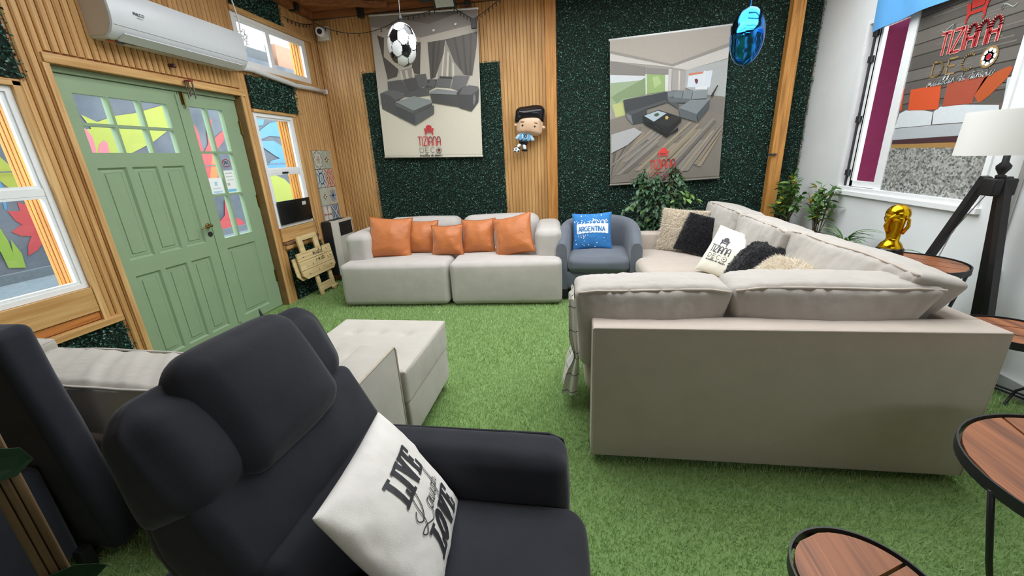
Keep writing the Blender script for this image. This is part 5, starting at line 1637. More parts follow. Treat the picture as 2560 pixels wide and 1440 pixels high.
def slab_text(s, x, y, h, sx):
    for ch in s:
        adv, lines = SLAB[ch]
        for ln in lines:
            vert = abs(ln[0][0] - ln[-1][0]) < 0.3 and abs(ln[0][1] - ln[-1][1]) > 0.5 or ch == 'O'
            stroke(q, [(x + p[0] * sx * h, y + p[1] * h) for p in ln], (0.075 if vert else 0.045) * (h / 0.42), ink, onl, 3 if len(ln) == 2 else 1)
        x += adv * sx * h
slab_text('LIVE', -0.33, 0.10, 0.46, 0.66)
slab_text('LOVE', -0.33, -0.80, 0.46, 0.66)
sc = [[(-0.28, -0.02), (-0.36, -0.1), (-0.28, -0.18), (-0.14, -0.08), (-0.06, 0.1), (-0.14, 0.14), (-0.2, 0.0), (-0.26, -0.22), (-0.36, -0.32), (-0.42, -0.26), (-0.3, -0.25), (-0.12, -0.33), (0.0, -0.22)],
      [(0.06, -0.12), (0.0, -0.12), (-0.04, -0.22), (0.02, -0.26), (0.08, -0.12), (0.07, -0.24), (0.13, -0.22)],
      [(0.13, -0.12), (0.12, -0.24), (0.19, -0.22), (0.22, -0.1), (0.21, -0.24), (0.27, -0.2)],
      [(0.36, -0.12), (0.29, -0.12), (0.27, -0.22), (0.34, -0.22), (0.38, -0.1), (0.34, -0.36), (0.26, -0.4), (0.32, -0.28), (0.42, -0.2)],
      [(0.42, -0.2), (0.5, 0.08), (0.45, 0.04), (0.43, -0.22), (0.5, -0.12), (0.52, -0.22), (0.58, -0.18)]]
for ln in sc:
    stroke(q, smooth_line([(p[0] + 0.02, p[1] + 0.0) for p in ln], 6), 0.016, ink, onl)
q.build('cushion_print', print_matt, lp)

# cream sofa behind the recliner, with ottoman --------------------------------
cl = thing('cream_sofa', 'cream piped sofa half hidden behind the charcoal recliner', 'sofa', (-1.95, 1.35, 0))
def lpart(name, x0, x1, y0, y1, z0, z1, r, seg=3, flat=4, puff=(0, 0, 0), wob=0.0, seed=0):
    return soft_part(name, pale_fabric, cl, ((x0 + x1) / 2 + 1.95, (y0 + y1) / 2 - 1.35, (z0 + z1) / 2), (x1 - x0, y1 - y0, z1 - z0), r, seg, flat, puff, wob, 6, seed)
lpart('seat_base', -3.08, -1.02, 1.18, 1.60, 0.06, 0.30, 0.02)
lpart('back_frame', -3.08, -1.02, 1.07, 1.16, 0.06, 0.46, 0.02)
lpart('arm', -1.02, -0.84, 1.16, 1.60, 0.05, 0.635, 0.018, 3, 4, (0.006, 0, 0.01))
MB().tube([(-0.843 + 1.95, 1.17 - 1.35, 0.632), (-0.843 + 1.95, 1.585 - 1.35, 0.632), (-0.843 + 1.95, 1.598 - 1.35, 0.61), (-0.843 + 1.95, 1.598 - 1.35, 0.06)], 0.006, 6).build('piping', plain('pale_piping', '#b9ad9c', 0.8), cl)
lpart('seat_cushion', -2.0, -1.03, 1.30, 1.60, 0.30, 0.45, 0.04)
def box_cushion(x0, x1, y0, y1, z0, z1, seed, tilt=0):
    vs_, fs_ = soft(x1 - x0, y1 - y0, z1 - z0, 0.025, 3, 40, (0.01, 0.03, 0.015), 0.0)
    out = []
    for p in vs_:
        t = p.z / ((z1 - z0) / 2)
        g = 0.0
        if t > 0.6:
            g = 0.016 * noise.noise(Vector((p.x * 17 + p.y * 15 + seed * 7, p.y * 2.0 - p.x, seed)))
        s_ = 0.006 * noise.noise(Vector((p.x * 14 + seed, p.z * 2, seed * 2.0)))
        out.append((p.x, p.y + math.copysign(s_, p.y), p.z + g))
    o = MB().add(out, fs_).build('back_cushion', pale_fabric, cl, smooth=True, loc=((x0 + x1) / 2 + 1.95, (y0 + y1) / 2 - 1.35, (z0 + z1) / 2), rot=(0, 0, R(tilt)))
    hx, hy, hz = (x1 - x0) / 2, (y1 - y0) / 2, (z1 - z0) / 2
    loop = []
    for (a, b) in ((-1, -1), (1, -1), (1, 1), (-1, 1)):
        loop.append((a, b))
    pts = []
    for i in range(4):
        a, b = loop[i], loop[(i + 1) % 4]
        for k_ in range(10):
            t = k_ / 10
            u, v = a[0] + (b[0] - a[0]) * t, a[1] + (b[1] - a[1]) * t
            bul = 0.02 * (1 - u * u) * abs(v) if abs(v) > 0.99 else 0
            pts.append((u * (hx - 0.008), v * (hy - 0.008) + math.copysign(bul, v), hz - 0.01 + 0.008 * noise.noise(Vector((u * 3, v * 3, seed)))))
    MB().tube(pts, 0.0065, 6, closed=True).build('piping', pale_fabric, o, smooth=True)
box_cushion(-2.53, -1.42, 1.125, 1.41, 0.30, 0.67, 1, -2)
box_cushion(-3.08, -2.56, 1.15, 1.44, 0.30, 0.70, 2, 4)

ot = thing('ottoman', 'cream button-tufted ottoman on small chrome feet beside the recliner', 'ottoman', (-1.17, 1.95, 0))
soft_part('base', pale_fabric, ot, (0, 0, 0.185), (0.68, 0.63, 0.22), 0.015, 2, 3)
def tufted():
    nx, ny = 36, 36
    hx, hy = 0.345, 0.325
    buttons = [(-0.17, -0.15), (0.0, -0.15), (0.17, -0.15), (-0.17, 0.12), (0.0, 0.12), (0.17, 0.12)]
    vs_, fs_ = soft(0.69, 0.65, 0.19, 0.02, 2, 30, (0.006, 0.006, 0.012), 0.0)
    out = []
    for p in vs_:
        z = p.z
        if p.z > 0.05:
            for (bx, by) in buttons:
                d = math.hypot(p.x - bx, p.y - by)
                z -= 0.026 * math.exp(-(d / 0.03) ** 2) + 0.010 * math.exp(-(d / 0.08) ** 2)
        out.append((p.x, p.y, z))
    return out, fs_, buttons
tv, tf, tb = tufted()
oc_ = MB().add(tv, tf).build('tufted_cushion', pale_fabric, ot, smooth=True, loc=(0, 0, 0.385))
for (bx, by) in tb:
    MB().lathe([(0.012, 0), (0.012, 0.004), (0.005, 0.008)], 10, c=(bx, by, 0.07)).build('button', pale_fabric, oc_, smooth=True)
for zz in (0.085,):
    MB().tube([(-0.34, -0.32, zz), (0.34, -0.32, zz), (0.34, 0.32, zz), (-0.34, 0.32, zz)], 0.006, 6, closed=True).build('piping', pale_fabric, oc_)
for sx in (-1, 1):
    for sy in (-1, 1):
        MB().lathe([(0.012, 0), (0.018, 0.01), (0.014, 0.08)], 12, c=(sx * 0.30, sy * 0.28, 0)).build('foot', chrome, ot, smooth=True)

# dark armchair at the left edge, facing the viewer ---------------------------
da = thing('dark_armchair', 'tall dark navy armchair at the left edge of the picture', 'armchair', (-2.15, 0.73, 0))
soft_part('backrest', navy_fabric, da, (-0.01, 0.22, 0.51), (0.70, 0.115, 0.98), 0.03, 3, 5, (0.005, 0.01, 0.0), 0.004, rot=(R(4), 0, R(2)))
soft_part('seat', navy_fabric, da, (-0.06, -0.07, 0.26), (0.56, 0.48, 0.26), 0.05)
for s in (-1, 1):
    soft_part('arm', navy_fabric, da, (s * 0.28 - 0.06, -0.07, 0.28), (0.08, 0.46, 0.42), 0.03)
    for yy in (-0.25, 0.15):
        MB().box((s * 0.27, yy, 0.05), (0.04, 0.04, 0.10)).build('leg', black_wood, da)

# small fluted post with ivy in the bottom left corner
post_dark = wood('post_dark', '#7d6446', '#5c4730', 'z')  # wood tone darkened to stand in for the shade of this corner
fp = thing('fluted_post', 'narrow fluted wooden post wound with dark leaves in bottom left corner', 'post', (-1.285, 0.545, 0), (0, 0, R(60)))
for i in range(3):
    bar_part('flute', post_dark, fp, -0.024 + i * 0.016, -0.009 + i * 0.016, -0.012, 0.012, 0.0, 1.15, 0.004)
leafm = plain('ivy_leaf', '#1d4028', 0.5, var=0.15)
for (zz, a, sc_) in ((0.50, 20, 1.0), (0.86, -160, 1.1), (0.18, 160, 1.0)):
    pts = [(-0.05, 0), (-0.03, 0.03), (0.02, 0.04), (0.06, 0.02), (0.085, 0.0), (0.06, -0.025), (0.02, -0.04), (-0.03, -0.03)]
    vs_ = [(p[0] * sc_, -0.018 - 0.012 * math.cos(p[0] * 20), p[1] * sc_) for p in pts]
    MB().add(vs_ + [(p[0], p[1] - 0.0015, p[2]) for p in vs_], [tuple(range(8)), tuple(reversed(range(8, 16)))] + [(i, (i + 1) % 8, 8 + (i + 1) % 8, 8 + i) for i in range(8)]).build('ivy_leaf', leafm, fp, loc=(0, 0, zz), rot=(0, R(a), 0))
# ------------------------------------------------------------------ side tables
def round_table(label, cx, cy, h, r, yaw, nplank, rim_h=0.03, wood_r=None, lip=0.012):
    t = thing('side_table', label, 'side table', (cx, cy, 0), (0, 0, R(yaw)), 'round wood and iron side tables')
    wr = wood_r or r - 0.014
    edges = [-wr + 2 * wr * i / nplank for i in range(nplank + 1)]
    for i in range(nplank):
        a, b = edges[i] + 0.004, edges[i + 1] - 0.004
        n = 14
        top = [(a + (b - a) * k_ / n, math.sqrt(max(0, wr * wr - (a + (b - a) * k_ / n) ** 2))) for k_ in range(n + 1)]
        poly = top + [(p[0], -p[1]) for p in reversed(top)]
        clean = []
        for p in poly:
            if not clean or (abs(p[0] - clean[-1][0]) + abs(p[1] - clean[-1][1])) > 1e-4:
                clean.append(p)
        if abs(clean[0][0] - clean[-1][0]) + abs(clean[0][1] - clean[-1][1]) < 1e-4:
            clean.pop()
        MB().prism(list(reversed(clean)), h - 0.024, h).build('plank', table_wood, t)
    q = MB()
    n = 48
    vs_, fs_ = [], []
    for i in range(n):
        a = 2 * math.pi * i / n
        for (rr, zz) in ((r, h - rim_h), (r, h + lip * 0.5), (r - 0.005, h + lip * 0.5), (r - 0.005, h - rim_h)):
            vs_.append((rr * math.cos(a), rr * math.sin(a), zz))
    for i in range(n):
        for j in range(4):
            fs_.append((i * 4 + j, ((i + 1) % n) * 4 + j, ((i + 1) % n) * 4 + (j + 1) % 4, i * 4 + (j + 1) % 4))
    q.add(vs_, fs_)
    for s in (-1, 1):
        q.bounds(-r * 0.97, r * 0.97, s * r * 0.2 - 0.01, s * r * 0.2 + 0.01, h - 0.03, h - 0.0245)
    q.build('iron_rim', black_metal, t, smooth=True, auto=30)
    for i in range(3):
        a = R(180 - yaw + i * 120)
        c_, s_ = math.cos(a), math.sin(a)
        MB().tube([(c_ * (r - 0.002), s_ * (r - 0.002), h - 0.02), (c_ * r * 0.80, s_ * r * 0.80, h * 0.5), (c_ * r * 0.55, s_ * r * 0.55, 0.006)], 0.008, 8).build('leg', black_metal, t, smooth=True)
    return t
round_table('round wood and iron side table cut by the right edge in the foreground', 1.445, 1.04, 0.55, 0.333, -12, 3)
round_table('smallest round wood and iron side table at the bottom edge', 0.70, 0.815, 0.42, 0.158, -62, 2)
round_table('low round side table against the white wall behind the corner sofa', 2.05, 2.07, 0.555, 0.19, 62, 3)
round_table('round side table carrying the gold trophy behind the corner sofa', 1.965, 2.66, 0.74, 0.268, 40, 4)

# gold trophy ------------------------------------------------------------
tr = thing('trophy', 'shiny gold trophy topped by a globe on a black base', 'trophy', (1.885, 2.70, 0.7405), (0, 0, R(-25)))
MB().lathe([(0.066, 0), (0.068, 0.004), (0.066, 0.075), (0.062, 0.08), (0.058, 0.08)], 28).build('base', plain('trophy_black', '#17171a', 0.25), tr, smooth=True, auto=35)
def trophy_body():
    n = 32
    prof = [(0.058, 0.08), (0.057, 0.09), (0.048, 0.108), (0.034, 0.122), (0.030, 0.138), (0.033, 0.16), (0.037, 0.185), (0.041, 0.21), (0.047, 0.235), (0.054, 0.258), (0.048, 0.28)]
    vs_, fs_ = [], []
    for i, (r_, z) in enumerate(prof):
        for j in range(n):
            a = 2 * math.pi * j / n
            tw_ = a * 3 + z * 22
            k_ = 1 + (0.12 * math.sin(tw_) if 0.13 < z < 0.27 else 0)
            vs_.append((r_ * k_ * math.cos(a), r_ * k_ * math.sin(a), z))
    for i in range(len(prof) - 1):
        for j in range(n):
            fs_.append((i * n + j, i * n + (j + 1) % n, (i + 1) * n + (j + 1) % n, (i + 1) * n + j))
    return MB().add(vs_, fs_)
trophy_body().build('twisted_stem', gold, tr, smooth=True)
MB().lathe([(0.001, -0.058)] + [(0.058 * math.cos(R(a)), 0.058 * math.sin(R(a))) for a in range(-80, 81, 10)] + [(0.001, 0.058)], 32, c=(0, 0, 0.282)).build('globe', gold, tr, smooth=True)
for s in (-1, 1):
    MB().tube([(s * 0.03, -0.03, 0.17), (s * 0.05, -0.035, 0.215), (s * 0.045, -0.048, 0.255), (s * 0.02, -0.06, 0.285)], [0.010, 0.010, 0.008, 0.004], 8).build('raised_arm', gold, tr, smooth=True)

# tripod floor lamp -----------------------------------------------------------
lx, ly = 2.265, 2.61
lamp = thing('tripod_lamp', 'tripod floor lamp with black wooden legs and white drum shade', 'floor lamp', (lx, ly, 0))
apex = 1.20
feet = [(-0.10, 0.48), (0.06, -0.20), (0.205, 0.06)]
for i, (fx, fy) in enumerate(feet):
    d = Vector((fx, fy, 0.0)) - Vector((fx * 0.13, fy * 0.13, apex + 0.02))
    L = d.length
    zax = -d.normalized()
    xax = Vector((-fy, fx, 0)).normalized()
    yax = zax.cross(xax)
    mt = Matrix((xax, yax, zax)).transposed().to_4x4()
    mt.translation = Vector((fx, fy, 0.002))
    q = MB().box((0, 0, L / 2), (0.05, 0.026, L), mat=mt)
    q.build('leg', black_wood, lamp)
soft_part('hub', black_wood, lamp, (0, 0, apex - 0.03), (0.11, 0.09, 0.09), 0.008, 1, 1)
MB().lathe([(0.02, 1.21), (0.022, 1.23), (0.012, 1.235), (0.028, 1.265), (0.03, 1.28), (0.014, 1.30), (0.012, 1.45)], 16).build('neck', black_wood, lamp, smooth=True)
def drum():
    n = 48
    vs_, fs_ = [], []
    for i in range(n):
        a = 2 * math.pi * i / n
        for (r_, z) in ((0.205, 1.34), (0.195, 1.56), (0.192, 1.56), (0.202, 1.34)):
            vs_.append((r_ * math.cos(a), r_ * math.sin(a), z))
    for i in range(n):
        for j in range(4):
            fs_.append((i * 4 + j, ((i + 1) % n) * 4 + j, ((i + 1) % n) * 4 + (j + 1) % 4, i * 4 + (j + 1) % 4))
    return MB().add(vs_, fs_)
shade_m, nt_, b_ = base_mat('lamp_shade')
b_.inputs['Base Color'].default_value = C('#f3f2ee')
b_.inputs['Roughness'].default_value = 0.8
tl = nt_.nodes.new('ShaderNodeBsdfTranslucent')
tl.inputs[0].default_value = C('#f3f2ee')
mx = nt_.nodes.new('ShaderNodeMixShader')
mx.inputs[0].default_value = 0.35
nt_.links.new(b_.outputs[0], mx.inputs[1])
nt_.links.new(tl.outputs[0], mx.inputs[2])
nt_.links.new(mx.outputs[0], nt_.nodes['Material Output'].inputs[0])
drum().build('lamp_shade', shade_m, lamp, smooth=True, auto=30)
for i in range(3):
    a = R(i * 120 + 20)
    MB().tube([(0.012 * math.cos(a), 0.012 * math.sin(a), 1.36), (0.2 * math.cos(a), 0.2 * math.sin(a), 1.34)], 0.0025, 6).build('shade_spoke', black_metal, lamp)
MB().tube([(0.02, 0.05, 1.16), (-0.02, 0.16, 0.9), (-0.05, 0.2, 0.6), (-0.02, 0.22, 0.3), (0.05, 0.25, 0.0)], 0.003, 6).build('power_cord', plain('cord_grey', '#b8b8c4', 0.6), lamp)

# things on the right wall -------------------------------------------------
sb = thing('wall_socket', 'white surface-mounted socket box low on the white right wall', 'socket', (XR, 2.74, 0.63))
soft_part('box', white_plastic, sb, (-0.02, 0, 0), (0.04, 0.085, 0.10), 0.006, 2, 1)
MB().bounds(-0.042, -0.039, -0.025, 0.025, -0.03, 0.03).build('face_plate', white_frame, sb)
cd = MB().tube([(-0.013, 0.01, 0.05), (-0.013, 0.01, 2.3)], 0.012, 10).build('conduit', white_plastic, sb, smooth=True)
q = MB()
for dz in (0.0, 0.02):
    q.tube([(2.46, 2.75, 0.03 + dz), (2.40, 2.58, 0.05 + dz), (2.43, 2.44, 0.03 + dz), (2.46, 2.25, 0.05 + dz), (2.46, 2.05, 0.09 + dz)], 0.006, 6)
q.tube([(2.44, 2.15, 0.30), (2.43, 2.26, 0.16), (2.42, 2.33, 0.08), (2.40, 2.33, 0.02), (2.36, 2.30, 0.006)], 0.007, 6)
tag(q.build('power_cable', dark_plastic, None, smooth=True), 'loose black power cables on the floor against the white wall', 'cable')
wb = thing('wooden_board', 'thin wooden boards leaning on the white wall at right edge', 'board', (2.46, 2.10, 0))
for i in range(3):
    bar_part('slat', pale_pine if i % 2 else post_wood, wb, -0.02, 0.02, -0.05 + i * 0.05, -0.005 + i * 0.05, 0.10, 0.55, 0.004)

fl = thing('flag', 'light blue cloth flag hanging over the top of the right window', 'flag', (2.46, 3.8, 2.3))
def flag():
    nu, nv = 24, 10
    vs_, fs_ = [], []
    for side in (0, 1):
        for j in range(nv + 1):
            for i in range(nu + 1):
                u, v = i / nu, j / nv
                y = 4.29 - 1.0 * u
                low = 2.30 - 0.05 * u + 0.035 * math.sin(u * 2.2) + 0.03 * u * u
                z = low + (2.75 - low) * v
                x = 2.462 - 0.012 * math.sin(u * 15 + v) - 0.01 * math.sin(u * 6) + 0.003 * side
                vs_.append((x - 2.46, y - 3.8, z - 2.3))
        o = side * (nu + 1) * (nv + 1)
        for j in range(nv):
            for i in range(nu):
                a = o + j * (nu + 1) + i
                fs_.append((a, a + 1, a + nu + 2, a + nu + 1))
    return MB().add(vs_, fs_)
flag().build('cloth', fabric('flag_blue', '#62a4dc', var=0.03, wrinkle=0.3, sheen=0.0), fl, smooth=True)
MB().tube([(0.01, 0.55, 0.44), (0.01, -0.6, 0.44)], 0.006, 8).build('rod', white_frame, fl)

# planter and plants ---------------------------------------------------------
pl = thing('planter', 'raised white planter bed along the foot of the right wall', 'planter', (2.32, 4.2, 0))
q = MB().bounds(-0.17, -0.12, -0.95, 0.9, 0, 0.60)
q.bounds(-0.12, 0.175, -0.95, -0.90, 0, 0.60)
q.build('planter_wall', white_paint, pl)
MB().bounds(-0.12, 0.175, -0.90, 0.9, 0.45, 0.56).build('soil', soil, pl)

def leaf_shape(L, W, bend=0.15, fold=0.12, tip=1.0):
    pts = []
    n = 5
    vs_, fs_ = [], []
    for i in range(n + 1):
        t = i / n
        w = W / 2 * math.sin(math.pi * min(1, t * 0.93 + 0.04)) ** 0.8
        z = -bend * L * t * t
        vs_ += [(t * L, -w, z + fold * w), (t * L, 0, z), (t * L, w, z + fold * w)]
    for i in range(n):
        a = i * 3
        fs_ += [(a, a + 3, a + 4, a + 1), (a + 1, a + 4, a + 5, a + 2)]
    return vs_, fs_
def leaf_meshes(name, sizes, mats):
    out = []
    for i, (L, W, bend) in enumerate(sizes):
        vs_, fs_ = leaf_shape(L, W, bend)
        me = bpy.data.meshes.new(name)
        me.from_pydata([tuple(v) for v in vs_], [], fs_)
        me.materials.append(mats[i % len(mats)])
        me.polygons.foreach_set('use_smooth', [True] * len(me.polygons))
        me.update()
        out.append(me)
    return out
def put_leaf(root, me, p, d, roll, name='leaf'):
    d = Vector(d).normalized()
    s = d.cross(Vector((0, 0, 1)))
    s = s.normalized() if s.length > 1e-3 else Vector((1, 0, 0))
    u = s.cross(d)
    mt = Matrix((d, s * -1, u)).transposed().to_4x4() @ Matrix.Rotation(roll, 4, 'X')
    mt.translation = Vector(p)
    o = link(name, me, root)
    o.matrix_local = mt
    return o
def leaf_mat(name, col, tr_=0.2, rough=0.4):
    mt, nt, b = base_mat(name)
    f = ramp(nt, pos_noise(nt, 25), 0.3, 0.7)
    c = C(col)
    nt.links.new(mixrgb(nt, f, tuple(x * 0.8 for x in c[:3]) + (1,), c), b.inputs['Base Color'])
    b.inputs['Roughness'].default_value = rough
    t = nt.nodes.new('ShaderNodeBsdfTranslucent')
    t.inputs[0].default_value = c
    mx_ = nt.nodes.new('ShaderNodeMixShader')
    mx_.inputs[0].default_value = tr_
    nt.links.new(b.outputs[0], mx_.inputs[1])
    nt.links.new(t.outputs[0], mx_.inputs[2])
    nt.links.new(mx_.outputs[0], nt.nodes['Material Output'].inputs[0])
    return mt
# ficus in a low pot behind the tub chair
fi = thing('ficus', 'bushy weeping ficus growing in front of the second poster', 'plant', (0.97, 4.83, 0))
MB().lathe([(0.12, 0), (0.13, 0.02), (0.155, 0.30), (0.165, 0.30), (0.165, 0.33), (0.145, 0.33), (0.14, 0.28)], 24).build('pot', plain('terracotta_grey', '#6a5a4c', 0.8), fi, smooth=True, auto=35)
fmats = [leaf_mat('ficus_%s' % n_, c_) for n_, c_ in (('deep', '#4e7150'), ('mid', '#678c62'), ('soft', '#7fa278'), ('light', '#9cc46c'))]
fmesh = leaf_meshes('leaf', [(0.078, 0.036, 0.25), (0.07, 0.034, 0.3), (0.084, 0.038, 0.2), (0.07, 0.036, 0.25)], fmats)
random.seed(21)
stems = MB()
count = 0
extra_v, extra_f = [], []
for bnum in range(52):
    a = random.uniform(0, 2 * math.pi)
    hgt = random.uniform(0.30, 0.98)
    reach = random.uniform(0.12, 0.36) * (1.0 if hgt < 0.75 else 0.8)
    sx, sy = math.cos(a) * reach, math.sin(a) * reach * 0.55
    p0 = Vector((0.02 * math.cos(a), 0.02 * math.sin(a), 0.30))
    p1 = Vector((sx * 0.35, sy * 0.35, 0.34 + hgt * 0.62))
    p2 = Vector((sx * 0.8, sy * 0.8, 0.32 + hgt))
    p3 = Vector((sx * 1.25, sy * 1.1, 0.26 + hgt * 0.92))
    pts = [p0.lerp(p1, i / 3) for i in range(3)] + [p1.lerp(p2, i / 3) for i in range(3)] + [p2.lerp(p3, i / 3) for i in range(4)]
    stems.tube(pts, [0.006 - 0.0004 * i for i in range(len(pts))], 5)
    for i in range(24):
        t = random.uniform(0.25, 1.0)
        f_ = t * (len(pts) - 1)
        p = pts[int(f_)].lerp(pts[min(int(f_) + 1, len(pts) - 1)], f_ - int(f_))
        d = Vector((random.gauss(sx * 1.5, 0.7), random.gauss(sy * 1.5 - 0.3, 0.6), random.gauss(-0.55, 0.4)))
        if count < 300:
            put_leaf(fi, random.choice(fmesh) if random.random() > 0.12 else fmesh[3], p, d, random.uniform(-0.8, 0.8))
            count += 1
        else:
            d.normalize()
            s_ = d.cross(Vector((0, 0, 1))).normalized()
            mt = Matrix((d, -s_, s_.cross(d))).transposed()
            vs_, fs_ = leaf_shape(0.07, 0.033, 0.25)
            o_ = len(extra_v)
            extra_v += [mt @ Vector(v) + p for v in vs_]
            extra_f += [tuple(i_ + o_ for i_ in f) for f in fs_]
stems.build('stems', bark, fi, smooth=True)
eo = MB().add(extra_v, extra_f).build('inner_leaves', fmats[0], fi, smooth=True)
eo['kind'] = 'stuff'
st = MB().bounds(-0.008, 0.008, -0.003, 0.003, 0.33, 0.79)
st.build('plant_label_stake', plain('stake', '#cfd2cf', 0.5), fi, loc=(0.30, 0.05, 0))

def shrub(name, label, loc, nb, h0, h1, spread, nleaf, mats, sizes, yellow=0.12, lean=(0, 0)):
    s = thing(name, label, 'plant', loc)
    me = leaf_meshes('leaf', sizes, mats)
    ym = leaf_meshes('leaf', [(0.055, 0.032, 0.1)], [leaf_mat(name + '_yellow', '#e2bf2f')])
    stm = MB()
    for b in range(nb):
        a = random.uniform(0, 2 * math.pi)
        H = random.uniform(h0, h1)
        ex_ = Vector((math.cos(a) * spread * random.uniform(0.3, 1) + lean[0], math.sin(a) * spread * random.uniform(0.3, 1) + lean[1], H))
        pts = [Vector((0.02 * math.cos(a), 0.02 * math.sin(a), 0)).lerp(ex_, i / 6) + Vector((0, 0, 0.04 * math.sin(i / 6 * math.pi))) for i in range(7)]
        stm.tube(pts, [0.004, 0.0038, 0.0034, 0.003, 0.0026, 0.0022, 0.0015], 5)
        for i in range(nleaf):
            t = random.uniform(0.45, 1.0)
            f_ = t * 6
            p = pts[int(f_)].lerp(pts[min(int(f_) + 1, 6)], f_ - int(f_))
            d = Vector((random.gauss(ex_.x, 0.5), random.gauss(ex_.y, 0.5), random.gauss(0.15, 0.35)))
            put_leaf(s, random.choice(ym) if random.random() < yellow else random.choice(me), p, d, random.uniform(-0.6, 0.6))
    stm.build('stems', bark, s, smooth=True)
    return s
smats = [leaf_mat('shrub_%s' % n_, c_, 0.25) for n_, c_ in (('deep', '#466f35'), ('mid', '#5d8a42'), ('pale', '#7da556'))]
ssz = [(0.074, 0.034, 0.15), (0.064, 0.031, 0.1), (0.08, 0.034, 0.2)]
shrub('leafy_shrub', 'leafy green and yellow shrub beside the leaning wooden post', (2.24, 4.78, 0.56), 20, 0.26, 0.60, 0.17, 14, smats, ssz, 0.10)
shrub('leafy_shrub', 'sparser green shrub with a big yellow leaf against the white wall', (2.36, 4.36, 0.56), 16, 0.22, 0.54, 0.15, 11, smats, ssz, 0.07, (0.0, -0.02))
def strap_plant(label, loc, n, L, tilt):
    s = thing('strap_leaf_plant', label, 'plant', loc)
    mats = [leaf_mat('strap_%s_%d' % (n_, int(loc[1] * 100)), c_, 0.25) for n_, c_ in (('deep', '#4f7d42'), ('pale', '#86ab66'))]
    for i in range(n):
        a = random.uniform(math.pi * 0.55, math.pi * 1.75)
        l_ = L * random.uniform(0.65, 1.1)
        up = random.uniform(0.5, 1.0)
        vs_, fs_ = [], []
        m_ = 9
        for k_ in range(m_ + 1):
            t = k_ / m_
            w = 0.011 * (1 - t ** 3) * (0.6 + 0.4 * min(1, t * 4))
            out = l_ * (0.25 * t + 0.55 * t * t)
            z = l_ * up * (t - 0.62 * t * t * tilt)
            c_, s_ = math.cos(a), math.sin(a)
            p = Vector((c_ * out * 0.55, s_ * out, z))
            sd = Vector((-s_, c_, 0)) * w
            vs_ += [p - sd + Vector((0, 0, w * 0.5)), p, p + sd + Vector((0, 0, w * 0.5))]
        for k_ in range(m_):
            b_i = k_ * 3
            fs_ += [(b_i, b_i + 3, b_i + 4, b_i + 1), (b_i + 1, b_i + 4, b_i + 5, b_i + 2)]
        MB().add(vs_, fs_).build('leaf', mats[i % 2], s, smooth=True)
    return s
strap_plant('arching strap-leaved plant in the planter behind the trophy', (2.33, 3.86, 0.56), 22, 0.46, 1.0)
strap_plant('small strap-leaved plant peeking out behind the tripod lamp', (2.38, 3.37, 0.56), 11, 0.32, 1.1)

# posters --------------------------------------------------------------------
def poster(name, label, tl, width, height, roll, art, bg, block):
    p = thing(name, label, 'poster', (tl[0], 5.135, tl[1]), (0, R(roll), 0))
    q = MB().bounds(0, width, -0.0015, 0.0015, -height, 0)
    q.build('sheet', plain(name + '_sheet', bg, 0.6, var=0.01), p)
    q = MB()
    pm = lambda l: (lambda u, v: (u * width, -0.002 - 0.0004 * l, -v * height))
    for i, (col, poly) in enumerate(art):
        fill(q, [(min(max(a, 0.002), 0.998), min(max(b, 0.002), 0.985)) for a, b in poly], C(col), pm(i))
    block(q, pm, len(art))
    q.build('photo_print', print_gloss, p)
    MB().tube([(-0.012, 0.004, 0.0), (width + 0.012, 0.004, 0.0)], 0.011, 10).build('top_rod', white_frame, p, smooth=True)
    MB().tube([(-0.006, 0.004, -height), (width + 0.006, 0.004, -height)], 0.010, 10).build('bottom_rod', plain(name + '_rod', bg, 0.5), p, smooth=True)
    return p
def block1(q, pm, n):
    up = lambda l: (lambda x, y: pm(n + 1 + l)(x, -y * 1.29 / 1.575))
    brand_block(q, up(0), 0.485, -1.025, 0.235, C('#c83a40'), C('#4c4a48'), white=C('#dcd6c6'), center=C('#c83a40'), layer=up)
poster('roller_poster', 'hanging photo poster of a grey corner sofa above the grey sofa', (-2.385, 3.10), 1.29, 1.575, 2.0, POSTER_CORNER_SOFA, '#d3ccbc', block1)
def block2(q, pm, n):
    up = lambda l: (lambda x, y: pm(n + 1 + l)(x, -y * 1.235 / 1.55))
    brand_block(q, up(0), 0.485, -1.04, 0.235, C('#dc4440'), C('#dc4440'), white=C('#a89f92'), center=C('#dc4440'), layer=up)
poster('roller_poster', 'hanging photo poster of a lounge with wooden floor on the leafy wall', (0.365, 2.62), 1.235, 1.55, -1.7, POSTER_LOUNGE, '#9a938a', block2)

